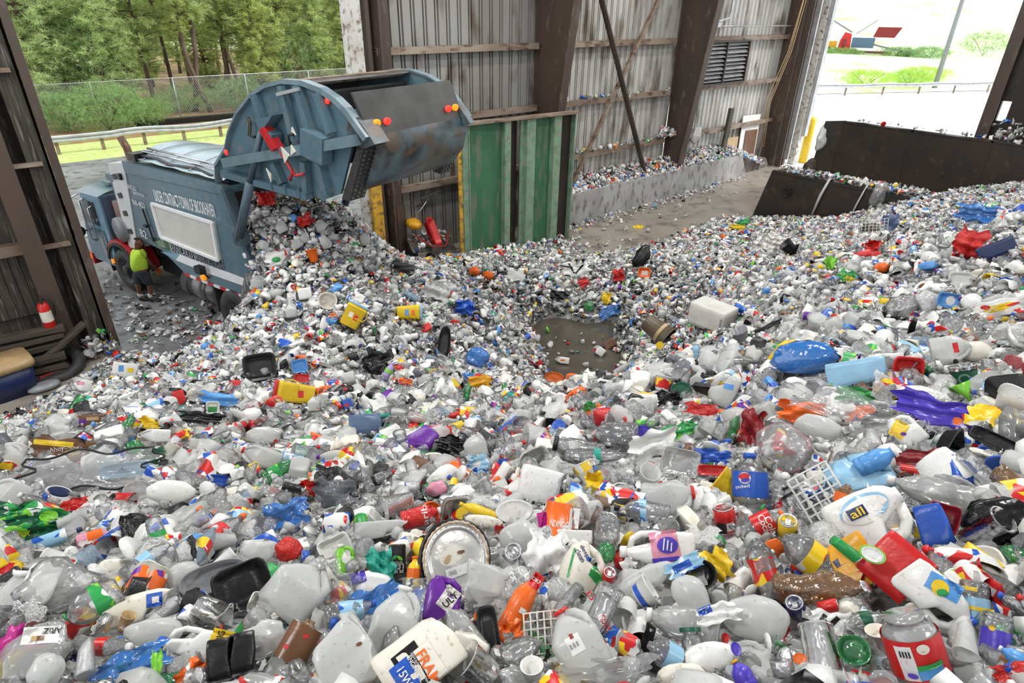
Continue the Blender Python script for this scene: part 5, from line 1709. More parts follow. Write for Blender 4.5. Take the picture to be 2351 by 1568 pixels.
hero(m_pan, 1047, 1282, 152, 166, 0, 'foil pie pan|in a black tray, stained and stuck with a white label', {'body': 'panfoil', 'crimped_rim': 'burntfoil', 'tray': 'black'}, 'pie_pan', 'pan', plabel=None, marks=(('e', 1035, 1278, 62, 44, 30, 'tan'), ('r', 1060, 1306, 72, 22, 20, 'white'), ('t', 1066, 1304, 34, 8, 20, 'grey', 'IIIIIIII'))) if False else hero(m_pan, 1047, 1282, 152, 166, 0, 'foil pie pan|in a black tray, stained and stuck with a white label', {'body': 'panfoil', 'crimped_rim': 'burntfoil', 'tray': 'black'}, 'pie_pan', 'pan', marks=(('e', 1036, 1276, 58, 40, 30, 'cream'), ('e', 1028, 1284, 22, 12, 60, 'tan'), ('e', 1058, 1268, 18, 8, 10, 'brown'), ('r', 1060, 1306, 72, 22, 20, 'white'), ('t', 1040, 1312, 16, 9, 20, 'grey', 'IIIII')))
jug(688, 1348, 128, 132, -38, 'milky jug on its side|half wrapped in clear film', None, crush=C1(21, .12))
film(752, 1352, 120, 118, -30, 'crumpled clear film|over the milky jug on its side', 'film', 'plastic_film', 'film', 30, o={'depth': .45})
bag(852, 1345, 96, 62, -12, 'crumpled white bag with blue print|beside the teal green bag', 'white', seed=31, marks=(('r', 822, 1328, 34, 24, 20, 'indigo'),), o={'rough': .4})
film(865, 1376, 108, 58, 18, 'sky blue plastic bag|under the crumpled white bag', 'bluefilm', 'plastic_bag', 'bag', 33)
tray(608, 1394, 80, 48, -22, 'foil takeaway tray|with a white and red lid', 'foil', 'foil_tray', 'tray', o={'seed': 5}, marks=(('e', 617, 1388, 52, 26, -22, 'white'), ('r', 616, 1380, 20, 6, -10, 'indigo'), ('e', 636, 1402, 16, 10, 0, 'red')))
bot(806, 1402, 46, 112, -76, 'clear water bottle with a blue label|behind the big crushed milk jug', 'blue', 'clear', 'pr_sky', (.3, .75), crush=C1(35, .12))
jug(908, 1425, 106, 152, -14, 'upright milk jug with a white cap|standing behind the oil container', 'white', 'milky')
jug(800, 1492, 152, 156, 14, 'big crushed milk jug|between the brown clamshell and the oil container', None, crush=C1(25, .2), marks=(('e', 822, 1480, 14, 8, 20, 'brown'),))
bot(688, 1472, 74, 112, -24, 'rust brown plastic clamshell|leaning against the big crushed milk jug', None, 'clearbrown', 'brown', (.1, .8), 'clamshell', o={'n': 3}, marks=(('e', 660, 1483, 12, 10, 0, 'red'), ('e', 700, 1462, 14, 8, 10, 'red')))
bag(606, 1466, 118, 88, 8, 'dirty see-through bag|next to the brown clamshell', 'whitefilm', seed=41)
g_ = hero(m_box, 962, 1512, 128, 176, -52, 'white oil container|printed with orange and black, lying on a red tray', {'*': 'cream'}, 'oil_container', 'container', {'seed': 3, 'amt': .12, 'd': 90}, marks=(('r', 952, 1530, 92, 62, -52, 'black'), ('r', 934, 1545, 60, 46, -52, 'blue'), ('r', 987, 1517, 78, 40, -52, 'cream'), ('t', 984, 1528, 74, 24, -55, 'orange', 'FRAM'), ('t', 956, 1532, 60, 10, -55, 'white', 'ENGINE OIL'), ('t', 965, 1530, 72, 5, -55, 'white', 'HEAVY-DUTY CONVENTIONAL'), ('t', 934, 1548, 40, 18, -55, 'white', '15W')))
box(1060, 1500, 84, 100, -40, 'cream crumpled corner|of a second oil container', 'cream', 'oil_container', 'container', o={'seed': 14, 'amt': .2})
film(880, 1532, 132, 46, 34, 'dark red tray|under the white oil container', 'darkred', 'plastic_tray', 'tray', 44, o={'depth': .1, 'fold': .2})
det(1018, 1372, 84, 104, -6, 'purple handled bottle|in front of the foil pie pan', None, 'purple', marks=(('r', 1030, 1374, 36, 50, -35, 'foil'), ('t', 1034, 1376, 38, 16, 42, 'black', 'ULY')))
bot(1062, 1446, 58, 128, 42, 'frosted bottle without a label|lying below the purple handled bottle', None, 'clearish', None, o={'n': 3}, crush=C1(44, .06))
jug(1112, 1350, 92, 96, 170, 'milky jug seen from its base|between pie pan and orange bottle', None, crush=C1(46, .1))
bot(960, 1372, 66, 96, 2, 'clear jar|between the milk jug and the purple bottle', None, 'clear', None, o={'neck': .6})
tray(1122, 1452, 46, 112, 10, 'black plastic tray edge|behind the frosted bottle', 'black')
lid(1097, 1415, 20, 18, 0, 'orange bottle cap|above the black tray edge', 'orange')
cup(1100, 1532, 84, 78, 60, 'clear ribbed cup|in front of the oil container', 'clearish', rx=20)
bot(898, 1478, 42, 90, -12, 'small clear bottle|leaning on the upright milk jug', None, 'clear', None)
# ---- bottom middle
cup(1285, 1196, 92, 74, 172, 'crushed orange and pink coffee cup|with white print', 'orange', crush=C1(5, .14), marks=(('r', 1247, 1200, 22, 46, 8, 'magenta'), ('r', 1318, 1190, 22, 44, -8, 'white'), ('t', 1284, 1203, 42, 15, 170, 'white', 'DUNKIN'), ('e', 1300, 1212, 22, 14, 0, 'white')))
bag(1181, 1172, 90, 52, 4, 'white dented foam plate|left of nothing', 'white') if False else lid(1181, 1174, 88, 52, 4, 'white oval foam plate|beside the orange coffee cup', 'white', 'foam_plate', 'plate')
box(1318, 1232, 84, 30, -2, 'white brick-shaped foam block|below the orange coffee cup', 'white', 'foam_block', 'block')
can(1255, 1225, 26, 40, 10, 'silver can end|beside the white foam block', 'silver', rx=70)
can(1180, 1272, 42, 50, 20, 'silver can seen end on|among crushed white cartons', 'silver', rx=75, o={'op': 0})
bag(1192, 1232, 92, 76, 10, 'milky crushed jug|behind the silver can seen end on', 'milky', 'milk_jug', 'jug', 51, o={'rough': .24})
film(1255, 1266, 96, 92, -20, 'crumpled white milk carton|in front of the white foam block', 'white', 'milk_carton', 'carton', 53, o={'depth': .4})
bot(1394, 1226, 58, 80, 175, 'clear jar standing on its mouth|beside the white foam block', None, 'clear', None, rx=55, o={'neck': .7})
g_ = det(1340, 1296, 92, 104, -28, 'white cleaner bottle with a green foot|beside the green bottle scrap', None, 'cream', crush=C1(54, .15), marks=(('r', 1366, 1318, 34, 24, -50, 'green'), ('r', 1312, 1292, 5, 66, -16, 'green'), ('t', 1343, 1268, 30, 12, -60, 'navy', 'deep'), ('t', 1333, 1276, 30, 12, -60, 'navy', 'clean'), ('e', 1352, 1284, 14, 8, -50, 'blue')))
bag(1392, 1268, 42, 50, 0, 'green bottle scrap|behind the white cleaner bottle', 'cleargreen', 'bottle_scrap', 'bottle', 55)
can(1397, 1324, 30, 46, -20, 'red can with a silver top|facing up beside the white cleaner bottle', 'red', rx=62)
det(1508, 1258, 78, 168, 86, 'white bleach bottle with a pink and purple label|lying on its side', 'white', 'white', o={'sq': .6}, marks=(('r', 1526, 1254, 62, 66, 8, 'pink'), ('e', 1532, 1252, 46, 36, 4, 'indigo'), ('r', 1526, 1283, 60, 10, 6, 'indigo'), ('r', 1524, 1250, 26, 3, 80, 'white'), ('r', 1532, 1252, 22, 3, 80, 'white'), ('r', 1540, 1256, 18, 3, 80, 'white')))
film(1570, 1298, 86, 34, 25, 'blue and white printed pouch|in front of the pink labelled bleach bottle', 'pr_sky', 'printed_pouch', 'pouch', 57, o={'depth': .15, 'fold': .2}, marks=(('r', 1566, 1300, 44, 16, 25, 'blue'),))
film(1648, 1296, 58, 70, 15, 'yellow wrapper|crumpled beside the black bowl', 'yellow', 'snack_wrapper', 'wrapper', 58, o={'depth': .5})
tray(1604, 1318, 78, 64, 0, 'black bowl|behind the blue and white pouch', 'black', 'plastic_bowl', 'bowl', o={'n': 2.2, 'd': 40})
can(1664, 1190, 48, 58, 4, 'red tin can with a black and white label|standing upright', 'red', rx=28, o={'op': 0}, marks=(('r', 1655, 1204, 20, 26, 4, 'black'), ('r', 1674, 1200, 16, 20, 4, 'white')))
bot(1474, 1172, 46, 122, 84, 'clear water bottle with a teal label|lying above the bleach bottle', 'black', 'clear', 'pr_sky', (.42, .56), crush=C1(59, .08))
bag(1482, 1330, 146, 52, 28, 'flattened milky bottle|lying in front of the bleach bottle', 'milky', 'crumpled_bottle', 'bottle', 61, o={'rough': .22})
bag(1588, 1372, 82, 104, 35, 'split milky jug half|in front of the black bowl', 'milky', 'milk_jug', 'jug', 62, o={'rough': .3})
film(1648, 1408, 96, 42, 12, 'white bottle half with a blue label|beside the split milky jug', 'white', 'bottle_half', 'bottle', 63, o={'depth': .3}, marks=(('r', 1620, 1402, 32, 16, 20, 'blue'),))
cup(1480, 1362, 70, 40, -60, 'white and blue yoghurt pot|lying on the flattened milky bottle', 'white', lm='pr_blue', o={'lab': (.1, .4)}, name='yoghurt_pot', rx=10)
bot(1195, 1392, 52, 168, -34, 'long orange bottle with white print|wrapped in clear film', None, 'orange', None, crush=C1(64, .12), marks=(('r', 1232, 1338, 34, 26, -34 + 90, 'red'), ('t', 1234, 1338, 26, 9, -34, 'white', 'DKN'), ('r', 1200, 1402, 15, 12, -30, 'white')))
film(1172, 1448, 52, 36, 20, 'torn orange film|at the foot of the long orange bottle', 'orange', 'plastic_film', 'film', 65, o={'depth': .6})
film(1192, 1362, 84, 128, -30, 'clear film wrap|around the long orange bottle', 'film', 'plastic_film', 'film', 66, o={'depth': .4})
hero(m_lattice, 1243, 1452, 78, 86, 6, 'cream plastic lattice|beside the jug with a red cap', {'*': 'cream'}, 'basket_lattice', 'basket', dict(nx=5, ny=5))
jug(1322, 1470, 116, 146, 28, 'milk jug with a red cap and a sticker|leaning on the cream lattice', 'red', 'milky', marks=(('r', 1320, 1478, 34, 38, 28, 'white'), ('r', 1312, 1462, 8, 10, 28, 'darkred'), ('t', 1318, 1480, 20, 10, 28, 'grey', 'III')))
bot(1378, 1412, 60, 140, 150, 'crushed clear soda bottle with red and silver print|beside the jug with a red cap', None, 'clear', 'film', (.2, .6), crush=C1(67, .15), marks=(('t', 1388, 1428, 36, 14, -62, 'red', 'COKE'), ('t', 1358, 1372, 20, 12, -62, 'red', 'D')))
bot(1566, 1428, 74, 162, 76, 'long frosted bottle with a white cap|lying below the split milky jug', 'white', 'clearish', None, o={'n': 3.2, 'neck': .35}, crush=C1(68, .08))
bot(1530, 1502, 60, 108, -118 + 180, 'clear bottle with a light blue label|its round base towards the viewer', None, 'clear', 'pr_sky', (.25, .6), rx=25)
bot(1590, 1482, 48, 88, 2, 'small clear bottle with a dark green label|standing on the pale jug', None, 'clear', 'darkgreen', (.82, .93))
bag(1622, 1512, 128, 74, 12, 'white jug with a blue neck ring|lying flat', 'white', 'milk_jug', 'jug', 69, o={'rough': .2})
lid(1690, 1490, 22, 30, 12, 'blue neck ring|on the flat white jug', 'indigo', 'neck_ring', 'ring')
lid(1667, 1467, 20, 26, 10, 'red screw cap|between flat white jug and round milky jug', 'red')
cup(1222, 1545, 52, 48, 4, 'open white cup|at the bottom edge below the cream lattice', 'white', rx=48)
film(1385, 1542, 230, 64, 2, 'stiff clear film sheet|along the bottom edge', 'film', 'plastic_film', 'film', 71)
bot(1205, 1496, 62, 110, -70, 'crushed clear bottle|below the cream lattice', None, 'clear', None, crush=C1(72, .2))
bag(1560, 1548, 118, 46, 6, 'stained cream tub|at the bottom edge below the flat white jug', 'cream', 'food_tub', 'tub', 73, o={'rough': .25})
# ---- bottom right
g_ = hero(m_lattice, 1886, 1140, 96, 126, 28, 'white laundry basket side|with square holes, beside the big white detergent bottle', {'*': 'white'}, 'basket_lattice', 'basket', dict(nx=5, ny=7, bend=.06))
g_ = det(2005, 1192, 138, 178, -64, 'big white detergent bottle|with a blue and yellow word', None, 'white', o={'sq': .7}, marks=(('e', 1990, 1168, 110, 60, 26, 'pale'), ('e', 1992, 1172, 104, 54, 26, 'white'), ('r', 1975, 1178, 40, 24, 24, 'navy'), ('t', 1975, 1178, 30, 18, 24, 'yellow', 'all')))
box(2056, 1300, 112, 120, -48, 'red ribbed plastic box|beside the mustard yellow tub', 'red', 'plastic_box', 'box', o={'d': 80, 'n': 12})
g_ = box(1962, 1290, 96, 104, 26, 'mustard yellow crushed tub|between crushed green can and red box', 'mustard', 'food_tub', 'tub', o={'seed': 21, 'amt': .22}, marks=(('r', 1932, 1290, 26, 16, 30, 'navy'), ('r', 1958, 1312, 60, 4, 10, 'orange')))
hero(m_ring, 2003, 1273, 56, 38, -28, 'bright green lid ring|resting on the mustard yellow tub', {'body': 'lime', 'liner': 'white'}, 'lid_ring', 'lid')
can(1940, 1262, 36, 66, -140, 'crushed green drink can|lying across the mustard yellow tub', 'green', crush=C1(74, .2), rx=-25)
can(1808, 1210, 42, 54, -12, 'yellow can with an open top|beside the red labelled soda bottle', 'yellow', rx=55)
bot(1748, 1204, 52, 112, -64, 'clear soda bottle with a red label|and white script', 'orange', 'clear', 'red', (.35, .75), marks=(('t', 1754, 1202, 40, 15, -72, 'white', 'Coca'), ('t', 1768, 1206, 40, 15, -72, 'white', 'Cola')))
bot(1752, 1298, 72, 138, 14, 'crushed clear bottle with a red tint|in front of the red labelled soda bottle', None, 'clear', 'pr_red', (.25, .6), crush=C1(75, .2))
bot(1850, 1272, 76, 136, 48, 'clear bottle with a red and yellow label|base towards the viewer', None, 'clear', 'pr_yellow', (.3, .55), rx=15)
bot(1885, 1350, 78, 196, -84, 'big amber soda bottle|lying below the mustard yellow tub', 'silver', 'clearbrown', None, crush=C1(76, .12))
det(2150, 1374, 98, 160, -148, 'white juice bottle with a lemon picture|and a blue neck ring', 'blue', 'white', marks=(('r', 2170, 1350, 66, 40, -35, 'sky'), ('e', 2162, 1352, 34, 36, 0, 'yellow'), ('e', 2164, 1362, 22, 16, 0, 'green')), crush=C1(77, .1))
box(2140, 1206, 68, 96, 14, 'blue crushed container|between detergent bottle and black bag', 'blue', 'plastic_container', 'container', o={'seed': 33, 'amt': .25})
tray(2166, 1190, 62, 66, -20, 'maroon plastic tray|behind the blue crushed container', 'darkred', o={'seed': 2})
bag(2295, 1195, 150, 112, -6, 'black rubbish bag|beside the lying clear cup', 'blackfilm', 'rubbish_bag', 'bag', 78, o={'rough': .6})
cup(2258, 1216, 62, 112, -62, 'tall clear cup|lying below the black rubbish bag', 'clear', rx=30)
hero(m_bottle, 2098, 1484, 118, 172, 4, 'large clear jar with a red and blue label|standing near the bottom edge', {'body': 'clearish', 'label': 'red', 'cap': 'white'}, 'plastic_jar', 'jar', dict(lab=(.2, .72), cap=0, neck=.72, sh=.8), rx=26, marks=(('r', 2076, 1496, 32, 76, 6, 'white'), ('r', 2118, 1516, 52, 22, 8, 'sky'), ('r', 2118, 1500, 52, 10, 8, 'green'), ('e', 2112, 1462, 26, 22, 0, 'cream'), ('t', 2074, 1474, 20, 14, 4, 'black', 'IIII'), ('e', 2080, 1520, 20, 12, 0, 'indigo')))
cup(1884, 1490, 74, 104, 2, 'frosted plastic cup|standing upside down beside the green bowl', 'clearish', rx=-15, o={'base': 1.1})
bag(1735, 1420, 148, 104, -6, 'round milky jug body|above the red screw cap', 'milky', 'milk_jug', 'jug', 81, o={'rough': .16})
can(1828, 1396, 42, 50, 12, 'navy can top|beside the round milky jug', 'navy', rx=60)
can(1902, 1397, 32, 46, -80, 'red soda can|in front of the amber soda bottle', 'red', crush=C1(82, .2))
film(1908, 1430, 84, 50, -6, 'white bag with a black zigzag|above the frosted plastic cup', 'white', 'plastic_bag', 'bag', 83, marks=(('r', 1890, 1424, 10, 30, -40, 'black'), ('r', 1902, 1436, 8, 26, 30, 'black'), ('r', 1914, 1428, 10, 30, -50, 'black')))
bot(1992, 1426, 44, 100, -78, 'clear bottle with a small green label|between zigzag bag and large jar', None, 'clear', 'darkgreen', (.4, .62), crush=C1(84, .1))
bot(2238, 1388, 56, 104, 168, 'clear bottle with a pale blue and yellow label|beside the lemon juice bottle', None, 'clear', 'pale', (.35, .85), marks=(('r', 2226, 1352, 50, 8, -12, 'yellow'), ('r', 2246, 1398, 50, 8, -12, 'yellow')))
bot(2286, 1462, 58, 104, 190 - 30, 'clear bottle with an indigo label and yellow star|below the pale blue label', None, 'clear', 'indigo', (.35, .8), marks=(('e', 2284, 1444, 12, 12, 0, 'yellow'),))
bot(2336, 1512, 34, 74, 50, 'small light blue bottle with a white cap|at the corner of the heap', 'white', 'sky', None)
tray(1960, 1492, 68, 62, 0, 'dark green glassy bowl|between frosted cup and large jar', 'cleargreen', 'plastic_bowl', 'bowl', o={'n': 2.2, 'd': 44})
lid(1836, 1512, 30, 24, 6, 'orange jar lid|below the round milky jug', 'orange')
cup(2018, 1472, 50, 56, -4, 'white ribbed pot|behind the green glassy bowl', 'cream', rx=35)
film(2325, 1545, 76, 40, 10, 'red plastic sheet|at the bottom corner', 'redfilm', 'plastic_sheet', 'sheet', 86)
bot(1706, 1552, 46, 72, 26, 'dark blue bottle|at the bottom edge under the flat white jug', 'mustard', 'indigo', None)
# ---- the slope in front of the basin
bag(1845, 820, 152, 82, 4, 'bright blue plastic bag|big and glossy, above the light blue tub', 'bluefilm', seed=91, o={'rough': .42})
box(1948, 856, 150, 56, 10, 'crushed light blue storage tub|in front of the bright blue bag', 'pale', 'storage_tub', 'tub', o={'seed': 41, 'amt': .25})
hero(m_funnel, 2218, 905, 46, 52, 25, 'lime green funnel|beside the indigo bag', {'*': 'lime'}, 'funnel', 'funnel')
film(1962, 905, 72, 32, -8, 'bright green plastic tray piece|in front of the light blue tub', 'green', 'plastic_tray', 'tray', 92, o={'fold': .2})
film(1842, 946, 100, 48, -8, 'orange red plastic bag|in front of the green tray piece', 'orange', 'plastic_bag', 'bag', 93, o={'depth': .5})
film(1940, 930, 230, 78, -18, 'long clear plastic bag|stretching across the orange red bag', 'film', 'plastic_bag', 'bag', 94, o={'depth': .35})
film(2142, 940, 160, 62, -22, 'indigo plastic bag|under the silver pouch by the funnel', 'indigo', 'plastic_bag', 'bag', 95, o={'depth': .4})
bag(2120, 912, 120, 52, -12, 'silver printed pouch|lying on the indigo bag', 'foil', 'printed_pouch', 'pouch', 96, o={'rough': .3})
bag(1880, 982, 106, 58, -16, 'torn white jug|in front of the orange red bag', 'milky', 'milk_jug', 'jug', 97, o={'rough': .35})
det(2078, 986, 58, 80, 35, 'white bottle with a yellow label|beside the torn white jug', None, 'white', marks=(('r', 2066, 986, 30, 38, -30, 'yellow'), ('e', 2074, 996, 12, 8, 0, 'purple')))
film(1726, 982, 50, 82, -15, 'maroon cloth|hanging beside the clear bag', 'darkred', 'cloth', 'cloth', 98, o={'depth': .6})
bag(1800, 1028, 132, 116, -25, 'large clear bin bag|with green scraps inside, behind the soda bottle with a blue label', 'film', seed=99, o={'rough': .35})
det(1972, 1088, 142, 84, 8, 'light blue canister|with its neck open, above the white detergent bottle', None, 'pale', o={'sq': .7}, crush=C1(100, .1))
bot(2012, 1056, 46, 92, -62, 'blue bottle with a white cap|lying behind the light blue canister', 'white', 'sky', None, o={'neck': .5})
film(2106, 1058, 116, 46, 8, 'dark red plastic tray|behind the red labelled crushed bottle', 'darkred', 'plastic_tray', 'tray', 101, o={'fold': .2, 'depth': .2})
bot(2092, 1082, 34, 96, 82, 'crushed bottle with a red and green label|in front of the dark red tray', None, 'clear', 'pr_red', (.15, .75), crush=C1(102, .1))
bot(2150, 1130, 66, 196, 72, 'long frosted bottle|pointing at the light blue canister', 'white', 'clearish', None, o={'neck': .26}, crush=C1(103, .06))
hero(m_bottle, 1722, 1112, 78, 142, -4, 'big clear soda bottle with a blue label|and blue cap, upright', {'body': 'clear', 'cap': 'blue', 'label': 'blue'}, 'plastic_bottle', 'bottle', dict(lab=(.3, .7)), marks=(('e', 1712, 1098, 26, 26, 0, 'white'), ('e', 1711, 1094, 24, 14, 10, 'red'), ('e', 1713, 1103, 20, 9, 10, 'indigo'), ('t', 1706, 1117, 30, 9, 186, 'white', 'pepsi')))
bot(1824, 1150, 42, 72, 30, 'clear bottle with a black cap|beside the laundry basket side', 'black', 'clear', 'black', (.7, .78))
bot(1940, 1140, 42, 66, -20, 'clear jar with an orange label|in front of the light blue canister', None, 'clearbrown', 'orange', (.25, .6))
jug(2182, 802, 62, 76, -80, 'milky jug with a red label|behind the light blue tub', None, marks=(('r', 2192, 798, 10, 22, 10, 'red'),), crush=C1(104, .1))
bag(2240, 806, 66, 48, 0, 'cream crumpled jug|beside the milky jug with a red label', 'cream', 'milk_jug', 'jug', 105, o={'rough': .2})
cup(2215, 868, 56, 62, 8, 'clear cup with a dark green sign|above the lime green funnel', 'clear', lm='darkgreen', o={'lab': (.25, .8)}, rx=10, marks=(('e', 2214, 866, 24, 24, 0, 'palegreen'), ('e', 2214, 866, 16, 16, 0, 'darkgreen')))
tray(2290, 1015, 110, 34, -32, 'long black tray|lying behind the frosted bottle', 'black')
lid(2198, 967, 18, 18, 0, 'orange bottle cap|beside the indigo bag', 'orange')
box(2336, 838, 56, 36, -25, 'dark red plastic tub|at the edge above the green sign cup', 'darkred', 'plastic_tub', 'tub', o={'seed': 3})
det(1660, 894, 76, 60, 62, 'white jug with a small blue label|beside the bright blue bag', None, 'milky', marks=(('r', 1672, 888, 22, 12, -12, 'sky'),))
lid(1476, 992, 38, 32, 10, 'purple lid|on the end of a large clear bottle', 'indigo')
bot(1408, 996, 56, 112, 88, 'large clear bottle|lying in front of the purple lid', None, 'clear', None)
bot(1330, 1032, 52, 118, 76, 'dented clear bottle with a black cap|in front of the large clear bottle', 'black', 'clear', None, o={'neck': .55}, crush=C1(106, .15))
bot(1372, 1046, 32, 150, -90, 'clear bottle with a teal label band|lying lengthwise', None, 'clear', 'teal', (.45, .55))
film(1502, 1020, 112, 62, 14, 'torn dirty white tub|beside the square clear box', 'white', 'food_tub', 'tub', 107, o={'depth': .4})
tray(1562, 1062, 84, 62, -12, 'square cloudy box|in front of the torn dirty tub', 'clearish', 'plastic_box', 'box', o={'n': 7})
film(1635, 1048, 78, 32, -6, 'blue plastic dish|beside the square cloudy box', 'blue', 'plastic_dish', 'dish', 108, o={'fold': .2})
cup(1345, 1086, 44, 50, 26, 'small tub with a yellow and pale label|beside the yellow flower wrapper', 'white', lm='pr_yellow', o={'lab': (.55, .95)}, name='food_tub', cat='tub')
film(1365, 1106, 42, 46, 20, 'yellow crinkled wrapper|shaped like a flower', 'yellow', 'snack_wrapper', 'wrapper', 109, o={'depth': .7})
cup(1486, 1098, 48, 54, -30, 'milky cup|opening towards the viewer above the red capped jug', 'milky', rx=50)
box(1240, 1114, 98, 76, -14, 'crushed white plant pot|above the oval foam plate', 'white', 'plant_pot', 'pot', o={'seed': 9, 'amt': .14})
jug(1536, 1142, 78, 116, -82, 'oval milk jug with a red cap|above the bleach bottle', 'red', crush=C1(110, .08))
tray(1636, 1080, 64, 24, -3, 'red plastic tray|in front of the blue dish', 'red')
jug(1092, 1022, 52, 56, 10, 'small milky jug seen from its base|beside the black bag scrap', None, crush=C1(111, .08))
film(1100, 1066, 54, 44, -8, 'blue and white carton|below the small milky jug', 'pr_sky', 'milk_carton', 'carton', 112)
film(1562, 988, 84, 36, 20, 'green leaf printed bag|behind the torn dirty tub', 'pr_green', 'snack_bag', 'bag', 113)
film(1612, 940, 72, 28, -8, 'red tray rim|behind the green leaf printed bag', 'redfilm', 'plastic_tray', 'tray', 114)
lid(1562, 893, 46, 32, 12, 'dark green round lid|behind the black bag', 'darkgreen')
cup(1522, 880, 40, 36, -15, 'ice cream tub with red and blue print|beside the dark green lid', 'white', lm='pr_red', o={'lab': (.2, .8)}, name='food_tub', cat='tub')
film(1534, 914, 56, 36, 4, 'crumpled black bag|below the ice cream tub', 'blackfilm', 'plastic_bag', 'bag', 115, o={'depth': .5})
lid(1272, 866, 46, 24, -6, 'orange red lid|at the near edge of the bare floor', 'orange', sink=-.3)
film(1100, 877, 56, 30, 4, 'mustard yellow snack bag|left behind near the orange lid', 'mustard', 'snack_bag', 'bag', 116) if False else film(1100, 877, 56, 30, 4, 'mustard yellow snack bag|beside the teal bottle', 'mustard', 'snack_bag', 'bag', 116)
bot(1073, 898, 16, 46, -10, 'teal bottle|beside the mustard yellow snack bag', None, 'cleargreen', None)
film(1276, 938, 56, 34, 35, 'white foam sheet|on the crest above the large clear bottle', 'white', 'foam_sheet', 'sheet', 117, o={'fold': .1, 'depth': .1})
# ---- middle of the near slope, left half
hero(m_pail, 676, 902, 48, 88, 82, 'yellow litter pail with a red lid|lying on its side', {'body': 'yellow', 'lid': 'red', 'handle': 'yellow'}, 'plastic_pail', 'pail', marks=(('r', 690, 905, 12, 16, 0, 'red'),))
tray(693, 868, 34, 18, -4, 'red oval tub|just above the red lidded pail', 'red')
tray(688, 840, 34, 30, 14, 'sky blue dish|above the red oval tub', 'sky', 'plastic_dish', 'dish')
tray(597, 843, 70, 62, 10, 'black plastic tray|with a clear crease, left on the slope', 'black') if False else tray(597, 843, 70, 62, 10, 'black plastic tray|standing beside the sky blue dish', 'black')
film(866, 832, 62, 58, -8, 'black shiny film|between the yellow pails and the red lidded pail', 'blackfilm', 'plastic_film', 'film', 121)
box(838, 972, 74, 42, 8, 'slate blue crushed crate|in front of the black film scrap', 'slate', 'plastic_crate', 'crate', o={'seed': 8, 'amt': .2})
bot(644, 1078, 34, 82, -56, 'green soda bottle|beside the jug with a red cap facing up', None, 'cleargreen', 'pr_green', (.2, .5))
film(706, 1120, 46, 34, -8, 'red plastic film|over a black tube', 'redfilm', 'plastic_film', 'film', 122, o={'depth': .5})
bot(680, 1122, 20, 62, -104, 'black tube|under the red plastic film', None, 'black', None)
film(766, 1132, 86, 62, -6, 'dark grey plastic bag|beside the red plastic film', 'greyfilm', 'plastic_bag', 'bag', 123, o={'depth': .5})
jug(686, 1078, 42, 52, 170, 'milk jug with its red cap facing up|beside the green soda bottle', 'red', rx=-60)
jug(600, 1048, 44, 90, 70, 'long milky jug with a red cap|lying behind the green soda bottle', 'red')
bot(870, 1098, 26, 80, -66, 'clear bottle with a black stripe|below the slate blue crate', 'red', 'clear', 'black', (.3, .4))
bag(1003, 1122, 50, 40, 0, 'pink plastic bag|beside the crushed white plant pot', 'pink', seed=124)
film(1032, 1022, 62, 44, 10, 'black bag scrap|behind the small milky jug', 'blackfilm', 'plastic_bag', 'bag', 125, o={'depth': .5})
bag(606, 1000, 92, 42, 4, 'big milky bag|above the long milky jug', 'whitefilm', seed=126)
jug(720, 926, 28, 34, 4, 'small white jug|in front of the red lidded pail', None)
box(798, 928, 22, 24, 20, 'blue drink box with a red dot|right of nothing', 'blue', 'drink_box', 'box') if False else box(798, 928, 22, 24, 20, 'blue drink box with a red dot|near the slate blue crate', 'blue', 'drink_box', 'box', marks=(('e', 797, 930, 10, 8, 0, 'red'),))
bot(892, 852, 18, 42, -30, 'lavender bottle with a green band|beside the black shiny film', 'lavender', 'lavender', 'lime', (.4, .6))
film(930, 876, 32, 16, -8, 'orange snack wrapper|below the lavender bottle', 'pr_orange', 'snack_wrapper', 'wrapper', 127)
bag(1096, 820, 58, 54, 0, 'round bright blue bag|beside the bare floor', 'bluefilm', seed=128)
film(506, 916, 82, 28, -6, 'sky blue tub lid|above a black bag', 'sky', 'tub_lid', 'lid', 129, o={'fold': .2})
film(462, 960, 92, 28, -4, 'long black plastic bag|below the sky blue tub lid', 'blackfilm', 'plastic_bag', 'bag', 130, o={'depth': .5})
film(143, 1030, 114, 48, -8, 'brown and yellow cookie bag|above the clear quilt cover', 'brown', 'snack_bag', 'bag', 131, o={'depth': .12, 'fold': .2}, marks=(('r', 126, 1018, 74, 12, -6, 'yellow'), ('t', 134, 1032, 30, 14, 14, 'white', 'Ahoy!'), ('t', 164, 1028, 34, 7, -2, 'cream', 'CHUNKY'), ('e', 164, 1038, 30, 14, 0, 'tan')))
hero(m_drape, 212, 1082, 250, 92, 8, 'clear quilt cover with black edging|spread below the cookie bag', {'body': 'film', 'piping': 'black'}, 'quilt_cover', 'cover', dict(seed=5), rx=-20)
tray(288, 1078, 98, 32, 10, 'light blue plastic tray|lying on the clear quilt cover', 'pale', o={'n': 6})
bag(310, 1028, 46, 36, 0, 'bright green crumpled bottle|beside the dark green film', 'cleargreen', 'crumpled_bottle', 'bottle', 132)
film(352, 1046, 46, 38, 0, 'dark green film|behind the light blue tray', 'darkgreen', 'plastic_film', 'film', 133, o={'depth': .5})
jug(98, 1084, 36, 92, 106, 'long white jug with a red cap|lying on the clear quilt cover', 'red')
lid(20, 1106, 18, 16, 0, 'round red cap|at the edge below the long white jug', 'red')
jug(22, 1130, 60, 70, 60, 'milky jug under the round red cap|at the edge of the heap', None)
lid(136, 1130, 56, 28, -14, 'oval lid with dark blue print|below the clear quilt cover', 'white', marks=(('e', 136, 1129, 46, 22, -14, 'navy'),))
